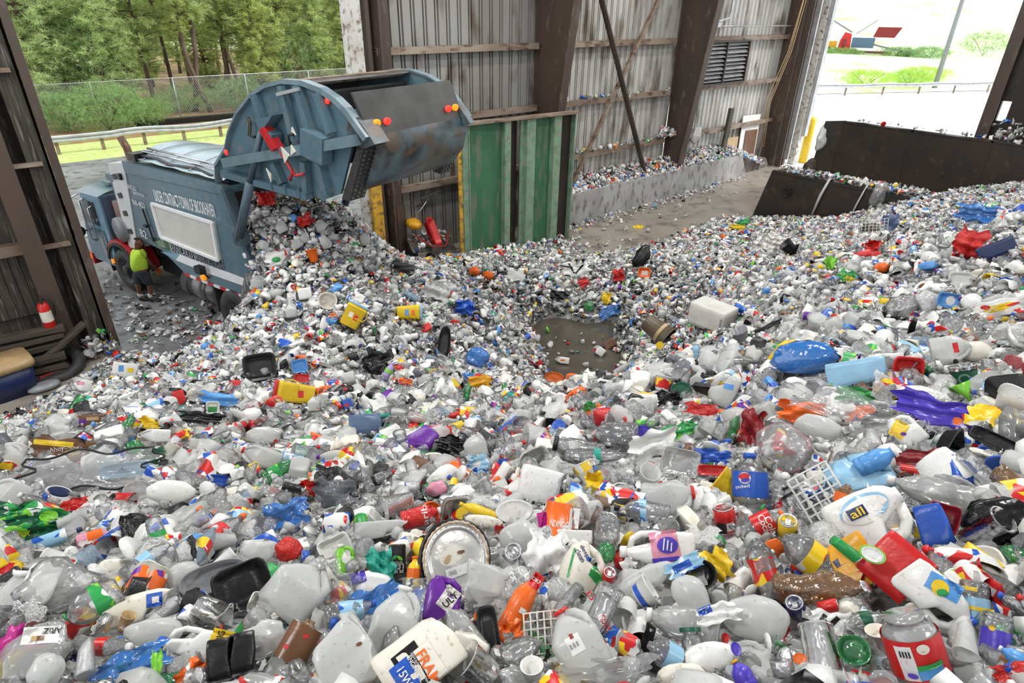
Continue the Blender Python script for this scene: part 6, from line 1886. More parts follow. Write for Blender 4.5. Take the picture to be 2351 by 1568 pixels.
film(172, 1156, 52, 24, 14, 'red crumpled wrapper|beside the blue printed oval lid', 'redfilm', 'snack_wrapper', 'wrapper', 134, o={'depth': .5})
bag(392, 1130, 104, 56, -4, 'white dented bucket|beside the round clear lid', 'white', 'plastic_bucket', 'bucket', 135, o={'rough': .16})
lid(316, 1126, 60, 46, 6, 'round clear lid|between quilt cover and white dented bucket', 'clearish')
tray(505, 1103, 50, 24, -6, 'ribbed blue tray|above the white dented bucket', 'blue')
film(344, 973, 46, 26, -22, 'yellow plastic wrapper|above the white oblong jug', 'yellow', 'snack_wrapper', 'wrapper', 136)
box(200, 965, 68, 24, 6, 'brown and purple snack box|among milky jugs', 'brown', 'snack_box', 'box', o={'seed': 4}, marks=(('r', 188, 968, 24, 10, 4, 'purple'), ('r', 210, 961, 24, 8, 4, 'tan')))
box(412, 914, 24, 36, 18, 'red upright carton|beside the sky blue tub lid', 'red', 'food_carton', 'carton')
jug(356, 1000, 30, 62, 88, 'white oblong jug|below the yellow plastic wrapper', None, 'white')
jug(26, 1050, 46, 66, 10, 'milky jug standing at the edge|beside the cookie bag', None)
box(290, 850, 34, 54, 84, 'white bucket with blue and yellow print|on the heap near the doorway', 'white', 'plastic_bucket', 'bucket', marks=(('r', 280, 846, 10, 14, 0, 'sky'), ('r', 298, 850, 12, 10, 0, 'yellow')))
jug(192, 885, 30, 42, 75, 'white jug with pink print|at the edge of the heap by the bare floor', None, 'white', marks=(('r', 186, 880, 14, 8, 0, 'pink'),))
tray(488, 936, 28, 28, 2, 'small white framed card with a green picture|above the long black bag', 'white', 'framed_card', 'card', marks=(('r', 488, 937, 19, 18, 0, 'green'), ('r', 488, 931, 18, 6, 0, 'cream')))
# ---- under and around the truck's outlet
hero(m_pail, 812, 724, 48, 56, -28, 'yellow litter pail with a pale blue lid|tilted on the heap', {'body': 'yellow', 'lid': 'pale', 'handle': 'yellow'}, 'plastic_pail', 'pail', marks=(('r', 806, 722, 10, 12, -24, 'cream'), ('r', 816, 730, 9, 12, -24, 'red'),))
hero(m_pail, 940, 717, 34, 56, -88, 'yellow litter pail lying sideways|with a pale blue band', {'body': 'yellow', 'lid': 'pale', 'handle': 'yellow'}, 'plastic_pail', 'pail', marks=(('r', 934, 718, 9, 14, 0, 'sky'), ('r', 948, 718, 7, 12, 0, 'orange')))
tray(752, 691, 42, 38, -20, 'cream ribbed bowl|above the tilted yellow pail', 'cream', 'plastic_bowl', 'bowl', o={'n': 2.3, 'd': 16})
tray(1020, 788, 28, 80, -6, 'black oval tray|standing on end behind the round blue bag', 'black', o={'n': 2.2, 'd': 8})
film(1068, 706, 44, 34, -10, 'royal blue plastic bag|beside the white shopping bag', 'blue', 'plastic_bag', 'bag', 141, o={'depth': .6})
film(1002, 668, 62, 42, -14, 'white shopping bag|above the sideways yellow pail', 'whitefilm', 'plastic_bag', 'bag', 142, o={'depth': .5})
box(700, 674, 30, 26, 10, 'white square tub|below the truck outlet', 'white', 'food_tub', 'tub')
film(640, 592, 56, 32, 14, 'white printed carton with a green triangle|spilling from the truck', 'white', 'food_carton', 'carton', 143, o={'fold': .1, 'depth': .1}, marks=(('e', 634, 596, 20, 12, 10, 'green'), ('r', 656, 584, 4, 22, 14, 'red')))
cup(718, 587, 26, 30, 14, 'orange jar|among the cans spilling from the truck', 'orange', name='plastic_jar', cat='jar')
bot(944, 680, 16, 46, 60, 'light blue ribbed bottle|beside the white shopping bag', None, 'clearblue', None)
film(924, 612, 48, 22, -22, 'black plastic lid|at the top edge of the heap by the door jamb', 'black', 'container_lid', 'lid', 144, o={'fold': .1, 'depth': .1})
film(612, 456, 40, 32, 10, 'red plastic bag|at the mouth of the truck body', 'redfilm', 'plastic_bag', 'bag', 145, o={'depth': .6})
film(700, 506, 36, 26, 30, 'red film scrap|spilling out of the truck', 'redfilm', 'plastic_film', 'film', 146, o={'depth': .6})
for k, (x, y, w, h, a, lb) in enumerate(((592, 646, 32, 30, 0, 'round milky jug|at the rear corner of the truck body'), (700, 546, 22, 24, 10, 'white jug|standing out in the middle of the spill'), (748, 556, 32, 24, -70, 'white jug|lying right of the middle of the spill') , (668, 712, 26, 34, 5, 'white handled jug|beside the cream ribbed bowl'), (645, 520, 26, 28, 25, 'white jug|high in the spill beside the lift ram'), (735, 520, 30, 26, 60, 'white jug|high in the spill under the tailgate'), (838, 548, 24, 32, 0, 'white jug with a red spot|at the edge of the spill by the yellow post'), (604, 562, 22, 26, 70, 'round white tub|beside the rear edge of the truck body'), (680, 560, 26, 22, 30, 'white tub|above the orange jar'))):
    jug(x, y, w, h, a, lb.replace('right of the', 'beyond the'), None if k != 6 else 'red')
# ---- round the bare floor and up the far side
hero(m_box, 1636, 724, 92, 54, -10, 'white foam cool box|lying on the slope beside the brown bin', {'*': mat('greyed_foam', (.62, .61, .57), .6, col2=(.5, .48, .44), scale=6)}, 'cool_box', 'box', {'n': 14, 'd': 62}, rx=24, ry=-28, marks=(('r', 1674, 732, 5, 30, -10, 'grey'),))
hero(m_cup, 1510, 758, 54, 68, -128, 'brown waste bin|tipped over beside the bare floor', {'body': mat('brown_bin_plastic', (.11, .085, .05), .35), 'label': 'tan'}, 'waste_bin', 'bin', dict(base=.75, lab=(.6, .72)), rx=15)
jug(1290, 827, 16, 34, 82, 'white bottle with orange print|on the bare wet floor', None, 'white', marks=(('r', 1292, 827, 10, 4, 0, 'orange'),))
jug(1375, 805, 20, 28, 55, 'white jug with red print|at the edge of the bare wet floor', None, 'white', marks=(('r', 1366, 803, 8, 5, 60, 'red'),))
box(1400, 790, 28, 20, 30, 'brown crushed carton|beside the white jug with red print', 'brown', 'food_carton', 'carton', o={'seed': 5})
bot(1428, 846, 14, 42, -58, 'slim white bottle|at the near corner of the bare floor', 'white', 'milky', None)
bot(1600, 805, 20, 34, 0, 'pale blue white bottle|below the brown waste bin', 'white', 'pale', None)
lid(1515, 793, 18, 18, 0, 'yellow jar lid|in front of the brown waste bin', 'yellow')
film(1322, 620, 62, 30, -6, 'white sheet crossed by black tape|on the ridge before the bare concrete', 'white', 'plastic_sheet', 'sheet', 151, o={'fold': .15, 'depth': .2}, marks=(('r', 1312, 616, 4, 26, 30, 'black'), ('r', 1330, 618, 4, 28, -40, 'black'), ('r', 1300, 612, 30, 3, -8, 'black')))
film(1184, 632, 42, 24, -12, 'white foam sheet scrap|beside the orange jug pieces', 'white', 'foam_sheet', 'sheet', 152, o={'fold': .1, 'depth': .1})
for k, (x, y, lb) in enumerate(((1090, 622, 'orange bottle piece|nearest the green guard wall'), (1122, 632, 'orange bottle piece|beside the white foam sheet scrap'))):
    bag(x, y, 28, 22, 0, lb, 'orange', 'crumpled_bottle', 'bottle', 153 + k)
film(1420, 632, 26, 28, 0, 'red wrapper|behind the orange crate', 'redfilm', 'snack_wrapper', 'wrapper', 155, o={'depth': .6})
tray(1479, 626, 28, 22, -4, 'orange crate with a pale middle|below the standing black bag', 'orange', 'plastic_crate', 'crate', marks=(('r', 1480, 627, 14, 10, 0, 'cream'),))
film(1340, 648, 24, 22, 40, 'red cup scrap|between white sheet and orange crate', 'redfilm', 'plastic_scrap', 'scrap', 156)
bag(1352, 702, 28, 24, 0, 'green crushed bottle|above the bare floor', 'cleargreen', 'crumpled_bottle', 'bottle', 157)
film(1398, 716, 50, 24, 24, 'blue plastic film|above the bare floor', 'bluefilm', 'plastic_film', 'film', 158)
film(1392, 684, 22, 26, -5, 'yellow label scrap|above the blue plastic film', 'yellow', 'plastic_scrap', 'scrap', 159)
bag(1472, 590, 36, 62, -32, 'black bag|standing up on the edge of the heap before the concrete floor', 'blackfilm', 'plastic_bag', 'bag', 160, o={'rough': .5})
film(1286, 678, 40, 20, 0, 'black film|on the far side of the bare floor', 'blackfilm', 'plastic_film', 'film', 161)
film(2250, 490, 88, 40, -6, 'blue plastic bag|high on the far slope', 'bluefilm', 'plastic_bag', 'bag', 162, o={'depth': .6})
film(2224, 560, 58, 66, -18, 'red plastic bag|hung up on the far slope beside the navy box', 'redfilm', 'plastic_bag', 'bag', 163, o={'depth': .5})
box(2288, 572, 74, 34, 26, 'navy plastic box|beside the red bag on the far slope', 'navy', 'plastic_box', 'box', o={'n': 10})
bot(2028, 614, 24, 30, -70, 'orange jug with an open mouth|on the far slope', None, 'orange', None, o={'neck': .5}, rx=30)
hero(m_lattice, 2000, 518, 66, 28, 4, 'white basket side|below the lower bunker wall', {'*': 'white'}, 'basket_lattice', 'basket', dict(nx=9, ny=4))
film(2045, 512, 40, 38, 20, 'blue plastic shard|beside the white basket side', 'slate', 'plastic_shard', 'shard', 164, o={'fold': .1, 'depth': .2})
tray(2180, 690, 46, 34, -12, 'oval blue container|with a white middle on the far slope', 'sky', 'food_container', 'container', marks=(('e', 2182, 690, 18, 22, -10, 'white'),))
film(2300, 706, 118, 40, 16, 'yellow, white and red printed bag|at the edge of the far slope', 'white', 'printed_bag', 'bag', 165, o={'depth': .4}, marks=(('e', 2296, 706, 60, 16, 20, 'yellow'), ('e', 2270, 706, 18, 10, 0, 'red'), ('e', 2320, 698, 24, 6, 20, 'red')))
film(2005, 564, 32, 26, -20, 'red curved tube|above the orange jug', 'redfilm', 'plastic_scrap', 'scrap', 166, o={'depth': .7})
film(1906, 604, 26, 30, -10, 'lime green bag|left' if False else 'lime green bag|beside the yellow green bag', 'lime', 'plastic_bag', 'bag', 167)
film(1944, 634, 42, 30, -24, 'yellow green bag|in front of the lime green bag', 'pr_green', 'plastic_bag', 'bag', 168, marks=(('r', 1952, 642, 24, 14, -20, 'yellow'),))
bag(2130, 692, 56, 58, 10, 'white tied bag|beside the oval blue container', 'whitefilm', seed=169)
bag(2072, 706, 70, 60, 0, 'clear full bag|beside the white tied bag', 'film', seed=170)
tray(2206, 640, 46, 30, -4, 'white foam takeaway box|below the red bag', 'white', 'foam_box', 'box')
film(1772, 560, 44, 40, -10, 'crumpled foil sheet|beside the black pot', 'foil', 'foil_sheet', 'foil', 171, o={'depth': .4})
cup(1814, 570, 30, 34, 50, 'black pot|beside the crumpled foil sheet', 'black', name='plant_pot', cat='pot', rx=20)
cup(1702, 772, 36, 34, 20, 'dark grey pail|beside the foam cool box', 'grey', name='plastic_pail', cat='pail', rx=30)
hero(m_film, 1762, 750, 84, 10, 26, 'black strip|slanting up from the dark grey pail', {'*': 'black'}, 'plastic_strip', 'strip', dict(seed=4, fold=.1, depth=.1))
film(1706, 511, 30, 14, 15, 'green tray piece|at the foot of the lower bunker wall', 'green', 'plastic_tray', 'tray', 172)
film(1694, 521, 34, 12, -4, 'yellow tray piece|at the foot of the lower bunker wall', 'yellow', 'plastic_tray', 'tray', 173)
film(1465, 521, 24, 10, 4, 'yellow bag|alone on the bare concrete floor', 'yellow', 'plastic_bag', 'bag', 174)
film(2080, 690, 8, 90, 5, 'thin clear film tail|hanging from the clear full bag', 'film', 'plastic_film', 'film', 175)
# ================================================================= loose pieces all over the heap
def flatten(g):
    V, Fs, P, parts = g.flat()
    lv = np.concatenate([np.array(f) for f in Fs])
    tot = np.array([len(f) for f in Fs])
    return V, lv, tot, np.array(P), parts


RN = random.Random(11)


def wch(t):
    return RN.choices([a for a, _ in t], [b for _, b in t])[0]


CAPS = (('white', 7), ('red', 1.8), ('blue', 1.9), ('green', .8), ('orange', .6), ('black', .8), ('yellow', .3), ('purple', .25))
PRN = (('pr_red', 2), ('pr_blue', 2.4), ('pr_white', 2), ('pr_green', 1.6), ('pr_yellow', 1), ('pr_sky', 1.6), ('pr_orange', .8), ('pr_black', .5), ('pr_purple', .5), ('pr_brown', .4))
# kind: (name, category, plural, body colours, lengths in metres, makers (fine), maker (coarse), weight)
V3 = range(4)
KIND = {
    'bottle': ('plastic_bottle', 'bottle', (('clear', 70), ('clearish', 16), ('cleargreen', 3.5), ('clearblue', 3), ('clearbrown', 2), ('white', 5), ('milky', 8)), (.17, .32),
               [lambda s=s: m_bottle(.32, 1, lab=(.3, .56) if s % 2 == 0 else None, cap=s != 3, seg=14, sq=(1, .8, 1, .7)[s]).crush(s, .1 + .05 * s, 3, .05) for s in V3], [lambda s=s: m_bottle(.33, 1, lab=(.36, .58) if s == 0 else None, cap=s != 3, seg=7).crush(s + 9, .12, 3, .05) for s in V3], 38),
    'jug': ('milk_jug', 'jug', (('milky', 80), ('white', 18), ('cream', 6)), (.2, .3), [lambda s=s: m_jug(.62, 1, cap=s < 3, seg=16).crush(s + 20, .1 + .06 * s, 4, .07, 4.) for s in V3], [lambda s=s: m_jug(.62, 1, cap=s < 3, seg=8).crush(s + 30, .08 + .05 * s, 2, .03) for s in V3], 6),
    'deterg': ('detergent_bottle', 'bottle', (('white', 50), ('blue', 3), ('orange', 4), ('red', 4), ('yellow', 3), ('purple', 1.5), ('sky', 3), ('green', 2), ('milky', 22)), (.2, .3), [lambda s=s: m_deterg(.66, 1, cap=s < 2, seg=16).crush(s + 40, .1 + .06 * s, 4, .07, 4.) for s in V3], [lambda s=s: m_deterg(.66, 1, seg=8).crush(s + 50, .12, 2, .04) for s in V3], 3.5),
    'can': ('drink_can', 'can', (('silver', 58), ('red', 4), ('blue', 4), ('pr_red', 5), ('pr_blue', 5), ('pr_green', 4), ('green', 2), ('pr_white', 14), ('pr_orange', 1)), (.115, .14), [lambda s=s: m_can(.54, 1, 16).crush(s + 60, .06 + .09 * s, 3, .06) for s in V3], [lambda s=s: m_can(.54, 1, 8).crush(s + 66, .15, 2, .05) for s in V3], 8),
    'tub': ('food_tub', 'tub', (('white', 44), ('clearish', 24), ('milky', 10), ('yellow', 2.5), ('cream', 8), ('sky', 2), ('red', 2), ('pr_white', 5), ('black', 4), ('pr_yellow', 2)), (.09, .17), [lambda s=s: m_cup(1, .85, .78, 18, (.15, .8) if s == 0 else None).crush(s + 70, .05 + .06 * s, 2, .05) for s in V3], [lambda s=s: m_cup(1, .85, .78, 9).crush(s + 76, .1, 2, .04) for s in V3], 9),
    'cup': ('drinking_cup', 'cup', (('clear', 55), ('white', 20), ('milky', 18), ('pr_red', 2), ('pr_orange', 2), ('red', 2)), (.1, .16), [lambda s=s: m_cup(.68, 1, .66, 16).crush(s + 80, .05 + .08 * s, 3, .06) for s in V3], [lambda s=s: m_cup(.68, 1, .66, 8).crush(s + 86, .12, 2, .05) for s in V3], 6),
    'lid': ('container_lid', 'lid', (('white', 40), ('clearish', 18), ('clear', 12), ('red', 4), ('blue', 4), ('yellow', 2), ('black', 4), ('green', 2), ('orange', 2), ('cream', 7)), (.07, .17), [lambda s=s: m_lid(1, (1, .96, 1, .7)[s], 20).crush(s + 90, .06 * s, 1, .2) for s in V3], [lambda s=s: m_lid(1, 1, 9).crush(s + 96, .06, 1, .2) for s in V3], 7),
    'tray': ('food_tray', 'tray', (('clear', 40), ('black', 14), ('white', 20), ('clearish', 18), ('foil', 5), ('red', 1.5), ('blue', 1.5), ('cream', 4)), (.15, .27), [lambda s=s: m_tray(1, .68, .22, s, seg=20) for s in V3], [lambda s=s: m_tray(1, .68, .22, s, seg=8) for s in V3], 7),
    'bag': ('plastic_bag', 'bag', (('film', 54), ('whitefilm', 30), ('blackfilm', 6), ('bluefilm', 2.5), ('greyfilm', 5), ('redfilm', 1.2), ('tealfilm', .7), ('orange', .5), ('yellow', .4), ('lime', .4)), (.18, .34), [lambda s=s: m_bag(1, .75, .34, s + 3, 3, .9) for s in V3], [lambda s=s: m_bag(1, .75, .34, s + 13, 2, .9) for s in V3], 16),
    'wrapper': ('snack_wrapper', 'wrapper', tuple((a, b * .38) for a, b in PRN) + (('white', 5), ('film', 16), ('whitefilm', 6), ('silver', 1.6), ('black', .8), ('grey', .8)), (.12, .26), [lambda s=s: m_film(1, .7, s + 3, 10, .35) for s in V3], [lambda s=s: m_film(1, .7, s + 9, 6, .4) for s in V3], 11),
    'carton': ('food_carton', 'carton', (('white', 40), ('pr_white', 12), ('pr_red', 4), ('pr_blue', 5), ('pr_sky', 6), ('pr_green', 4), ('cream', 16), ('brown', 4), ('pr_yellow', 2)), (.13, .25), [lambda s=s: m_box(.6, 1, .36, s + 3, seg=16, amt=.14) for s in V3], [lambda s=s: m_box(.6, 1, .36, s + 3, seg=8) for s in V3], 6),
    'scrap': ('plastic_scrap', 'scrap', (('white', 22), ('clearish', 26), ('clear', 14), ('milky', 12), ('black', 7), ('red', 3), ('blue', 3), ('sky', 2), ('green', 2.5), ('yellow', 1.5), ('orange', 1.5), ('grey', 6), ('tan', 2), ('silver', 5), ('brown', 2)), (.035, .1), None, [lambda s=s: m_film(1, .7, s + 40, 4, .6) for s in range(3)] + [lambda s=s: m_bag(1, .7, .5, s + 60, 2, .8) for s in range(1)] + [lambda s=s: m_can(1.1, .6, 8, 0) for s in range(1)] + [lambda s=s: m_lid(1, 1, 9) for s in range(1)], 0),
}
FINE = {k: [f() for f in v[4]] for k, v in KIND.items() if v[4]}
COARSE = {k: [flatten(f()) for f in v[5]] for k, v in KIND.items()}
KEYS = [k for k in KIND if k != 'scrap']
# candidate places, denser near the lens
vis_t, _r = hit(*[a.ravel() for a in np.meshgrid(np.arange(0, W + 1, 24), np.arange(0, H + 1, 24))])
vis_t = vis_t.reshape(len(np.arange(0, H + 1, 24)), -1)


def seen(P, slack=.35):
    x, y, z = proj(P)
    ok = (z > .5) & (x > -90) & (x < W + 90) & (y > -60) & (y < H + 130)
    i = np.clip((np.clip(y, 0, H) / 24).astype(int), 0, vis_t.shape[0] - 1)
    j = np.clip((np.clip(x, 0, W) / 24).astype(int), 0, vis_t.shape[1] - 1)
    far = np.maximum(np.maximum(vis_t[i, j], vis_t[np.minimum(i + 1, vis_t.shape[0] - 1), j]), vis_t[np.maximum(i - 1, 0), j])
    d = np.linalg.norm(P - CAM, axis=1)
    return ok & (d < far * 1.04 + slack) & (d > 1.42), x, y, d


cells = [(a, b) for a in np.arange(-4.5, 26, .5) for b in np.arange(-2.5, 14.5, .5)]
pts = []
for a, b in cells:
    dd = math.hypot(math.hypot(a + .25, b + .25), 6.6 - float(Hf(a + .25, b + .25)))
    rho = 480 if dd < 2.6 else 330 if dd < 3.6 else 210 if dd < 5 else 150 if dd < 9 else 130
    gr = max(abs(float(Hf(a + .45, b + .25) - Hf(a + .05, b + .25))), abs(float(Hf(a + .25, b + .45) - Hf(a + .25, b + .05)))) / .4
    if math.hypot(a - float(tw(-6.6, -1.2, 0)[0]), b - float(tw(-6.6, -1.2, 0)[1])) < 2.2:
        rho *= 1.7
    m = int(rho * .25 * min(2.6, math.hypot(1, gr)))
    pts.append(np.stack([a + rng.uniform(0, .5, m), b + rng.uniform(0, .5, m)], 1))
pts = np.concatenate(pts)
hh = Hf(pts[:, 0], pts[:, 1])
keep = (hh > .04) & ((hh > .1) | (np.hypot(pts[:, 0] - 9, pts[:, 1] - 7.8) > 2.2))
keep &= rng.uniform(size=len(hh)) < np.clip(.25 + hh * 4, 0, 1)
keep &= ~((pts[:, 0] > 19.7) & (pts[:, 1] > 6.0)) & (pts[:, 0] < 26)
tl = (pts - TO[:2]) @ np.stack([TT[:2], TN[:2]], 1)
keep &= ~((tl[:, 0] > -5.05 - (3.43 - np.clip(hh, 1.1, 3.4)) * .285) & (tl[:, 1] < .12) & (tl[:, 1] > -2.6))
pts, hh = pts[keep], hh[keep]
slab_w = G().loft('m', [np.stack([9.0 + a * np.cos(np.linspace(0, 6.28, 40, endpoint=False)) * (1 + .06 * np.sin(3 * np.linspace(0, 6.28, 40, endpoint=False))), 7.75 + a * np.sin(np.linspace(0, 6.28, 40, endpoint=False)), np.full(40, z)], 1) for z, a in ((.002, 3.5), (.005, 3.4))])
emit(slab_w, 'puddle', {'*': 'wetfloor'}, 'shallow brown water on the bare floor in the middle of the heap', 'puddle', kind='stuff')
P0 = np.column_stack([pts, hh + .03])
ok, sx, sy, sd = seen(P0)
# stray pieces on the floors
stray = []
for px, py, rx_, ry_, m in ((400, 770, 150, 40, 80), (330, 740, 120, 60, 40), (460, 720, 90, 50, 40), (300, 640, 60, 60, 14), (180, 480, 60, 60, 10), (240, 840, 60, 40, 14), (120, 900, 80, 40, 14), (1330, 800, 90, 60, 24), (1420, 480, 160, 40, 60), (1310, 560, 90, 14, 60), (1200, 575, 80, 14, 70), (1440, 530, 60, 30, 10), (1560, 480, 60, 26, 16), (1640, 440, 60, 20, 10), (980, 560, 60, 40, 30), (1430, 570, 100, 20, 14)):
    for _ in range(m):
        p = onz(px + rng.normal() * rx_ * .5, py + rng.normal() * ry_ * .5, .02)
        if Hf(min(p[0], 28), min(p[1], 14.9)) < .06 and (p[1] < 13.95 or 1.6 < p[0] < 7.8):
            stray.append(p)
for k in range(260):
    x = 14.4 + 11.2 * rng.uniform()
    stray.append(np.array([x, 13.98 - abs(rng.normal()) * .35 * (1.3 - (x - 14) / 14), .02]))
P0 = np.concatenate([P0[ok], np.array(stray)])
is_stray = np.arange(len(P0)) >= ok.sum()
sx, sy, _z = proj(P0)
sd = np.linalg.norm(P0 - CAM, axis=1)
for c, hx, hy, hw_, hh_, ht, _s, _n, ha, w0, h0, _o in HERO:
    near = (np.abs(sx - hx) < 160) & (np.abs(sy - hy) < 160) & (sd < ht - .02)
    dx, dy = (sx - hx), -(sy - hy)
    u = dx * math.cos(-ha) - dy * math.sin(-ha)
    v = dx * math.sin(-ha) + dy * math.cos(-ha)
    inn = near & ((u / (w0 * .46)) ** 2 + (v / (h0 * .46)) ** 2 < 1)
    P0, is_stray, sx, sy, sd = P0[~inn], is_stray[~inn], sx[~inn], sy[~inn], sd[~inn]
ITEMS = []
kw = [KIND[k][6] for k in KEYS]
for i in range(len(P0)):
    k = RN.choices(KEYS, kw)[0]
    if sd[i] < 2.2 and k == 'bag' and RN.random() < .5:
        k = 'bottle'
    if sd[i] > 6.5 and RN.random() < .2:
        k = RN.choice(['wrapper', 'bag', 'tub'])
    nm, cat, cols, (l0, l1), _f, _c, _w = KIND[k]
    if sd[i] > 6.5 and k == 'wrapper' and RN.random() < .6:
        cols = (('white', 5), ('whitefilm', 5), ('clearish', 3), ('black', 1.2), ('cream', 1))
    L = RN.uniform(l0, l1) if RN.random() < .65 else l0 + (l1 - l0) * .2
    if k in ('bottle', 'jug') and sd[i] > 8:
        L *= .92
    L *= min(1, max(.6, sd[i] / 2.9)) * (.86 if sd[i] > 8 else 1)
    if is_stray[i]:
        L *= .8
    ax = Vector((RN.gauss(0, 1), RN.gauss(0, 1), RN.gauss(0, .3 if not is_stray[i] else .03))).normalized()
    Rm = ax.to_track_quat('Y', 'Z').to_matrix() @ Matrix.Rotation(RN.uniform(0, 6.28), 3, 'Y')
    lift = 0 if is_stray[i] else RN.uniform(-.05, .08) * (1 if k != 'bag' else .5)
    z = P0[i][2] + lift
    if is_stray[i]:
        z = .02 + L * .18
    ITEMS.append((k, np.array([P0[i][0], P0[i][1], z]), Rm, L, wch(cols), wch(CAPS), wch(PRN), RN.randrange(4), sd[i], L / sd[i]))


single_mode = [True]


def slot_mats(it):
    k, _, _, _, body, cap, lab = it[:7]
    if len(it) == 10 and single_mode[0]:
        body, lab = ('g' + body if body[:3] == 'pr_' else body), 'g' + lab
    return {'body': body, 'cap': cap, 'label': lab, 'handle': body, 'end': 'silver', 'tab': 'silver'}


IC = np.array([it[1] for it in ITEMS])
IL = np.array([it[3] for it in ITEMS])
ix, iy, _z = proj(IC)
idd = np.linalg.norm(IC - CAM, axis=1)
dead = np.zeros(len(ITEMS), bool)
for c, hx, hy, hw_, hh_, ht, _s, _n, ha, w0, h0, _o in HERO:
    mg = .46 * IL * F / idd
    dx, dy = (ix - hx), -(iy - hy)
    u = dx * math.cos(-ha) - dy * math.sin(-ha)
    v = dx * math.sin(-ha) + dy * math.cos(-ha)
    dead |= (idd < ht - .02 + .2 * IL) & ((u / (w0 * .5 + mg)) ** 2 + (v / (h0 * .5 + mg)) ** 2 < 1)
    mg = mg * .6
    dead |= (idd < ht + .5 * IL) & ((u / (w0 * .47 + mg)) ** 2 + (v / (h0 * .47 + mg)) ** 2 < 1)
ITEMS = [it for it, k in zip(ITEMS, dead) if not k]
# ---- the largest of every kind as things of their own
TALLY = {k: 0 for k in KIND}
for h_ in HERO:
    for k, v in KIND.items():
        if v[0] == h_[7]:
            TALLY[k] += 1
COLN = {'clear': 'clear', 'clearish': 'cloudy', 'cleargreen': 'green see-through', 'clearblue': 'bluish see-through', 'clearbrown': 'amber see-through', 'milky': 'milky', 'film': 'clear film', 'whitefilm': 'white film', 'blackfilm': 'black', 'bluefilm': 'blue',
        'greyfilm': 'grey', 'redfilm': 'red', 'tealfilm': 'teal', 'silver': 'silver', 'foil': 'foil', 'sky': 'sky blue', 'pr_red': 'red and white printed', 'pr_blue': 'blue and white printed', 'pr_white': 'white red and blue printed', 'pr_green': 'green and white printed', 'pr_yellow': 'yellow and red printed',
        'pr_orange': 'orange and white printed', 'pr_sky': 'pale blue and white printed', 'pr_black': 'black and silver printed', 'pr_purple': 'purple and white printed', 'pr_brown': 'brown and yellow printed'}
KN = {'bottle': 'bottle', 'jug': 'jug', 'deterg': 'handled bottle', 'can': 'can', 'tub': 'tub', 'cup': 'cup', 'lid': 'lid', 'tray': 'tray', 'bag': 'bag', 'wrapper': 'wrapper', 'carton': 'carton'}
HX = np.array([h_[1:3] for h_ in HERO])
HC = np.array([h_[0] for h_ in HERO])
single, heap = [], {k: [] for k in KIND}
for k in KEYS:
    its = sorted([it for it in ITEMS if it[0] == k], key=lambda it: -it[9])
    m = max(0, 285 - TALLY[k])
    # only pieces whose middle falls in the frame count
    inn = []
    for it in its:
        x, y, _z = proj(it[1])
        (inn if (0 < x[0] < W and 0 < y[0] < H and it[8] < 11 and len(inn) < m) else heap[k]).append(it)
    single += inn
ORD = ('', 'second ', 'third ', 'fourth ', 'fifth ', 'sixth ', 'seventh ', 'eighth ', 'ninth ', 'tenth ', 'eleventh ', 'twelfth ')
desc = {}
for it in single:
    x, y, _z = proj(it[1])
    d = np.hypot(HX[:, 0] - x[0], (HX[:, 1] - y[0]) * 1.2) + 60 * np.abs(np.linalg.norm(HC - it[1], axis=1))
    j = int(np.argmin(d))
    dy = y[0] - HX[j, 1]
    dx = abs(x[0] - HX[j, 0])
    rel = 'beside' if abs(dy) < dx * .6 else 'in front of' if dy > 0 else 'behind'
    k = it[0]
    c = COLN.get(it[4], it[4])
    par = FINE[k][it[7]].order
    extra = ''
    if k in ('bottle', 'jug', 'deterg') and 'cap' in par:
        extra = ' with %s cap' % it[5]
    if k == 'bottle' and 'label' in par:
        extra += (' and ' if extra else ' with ') + COLN[it[6]].replace(' printed', '') + ' label'
    key = (c + ' ' + KN[k] + extra, rel, HERO[j][6])
    desc.setdefault(key, []).append((d[j], it))
pool = {}
for (a, rel, b), v in desc.items():
    v.sort(key=lambda q_: q_[0])
    for i, (_d, it) in enumerate(v):
        o_ = ORD[min(i, 11)]
        lab = ('%snearest %s %s the %s' % (o_, a, rel, b)) if len(v) > 1 else '%s %s the %s' % (a, rel, b)
        wd_ = lab.split()
        if len(wd_) > 16:
            lab = lab.replace(' and white printed', ' printed').replace(' and white label', ' label').replace(' see-through', '')
            wd_ = lab.split()
        if len(wd_) > 16:
            bb = b.split()
            lab = ('%snearest %s %s the %s' if len(v) > 1 else '%s%s %s the %s') % (o_ if len(v) > 1 else '', a.split(' and ')[0] if len(a.split()) > 5 else a, rel, b)
            wd_ = lab.split()[:16]
            while wd_[-1] in ('a', 'the', 'and', 'with', 'of', 'its'):
                wd_.pop()
            lab = ' '.join(wd_)
        pool.setdefault(lab, []).append(it)
MESH = {}


def part_mesh(k, var, part, m):
    key = (k, var, part, m)
    if key not in MESH:
        MESH[key] = FINE[k][var].mesh(part, M[m])
        MESH[key].name = part
    return MESH[key]


def whole_mesh(k, var, sm):
    par = FINE[k][var].order
    key = (k, var, tuple(sm[p] for p in par))
    if key not in MESH:
        V, Fs, P_i, par = FINE[k][var].flat()
        me = bpy.data.meshes.new(KIND[k][0])
        me.from_pydata(V.tolist(), [], Fs)
        for p in par:
            me.materials.append(M[sm[p]])
        me.polygons.foreach_set('material_index', P_i)
        me.polygons.foreach_set('use_smooth', [True] * len(Fs))
        me.update()
        MESH[key] = me
    return MESH[key]


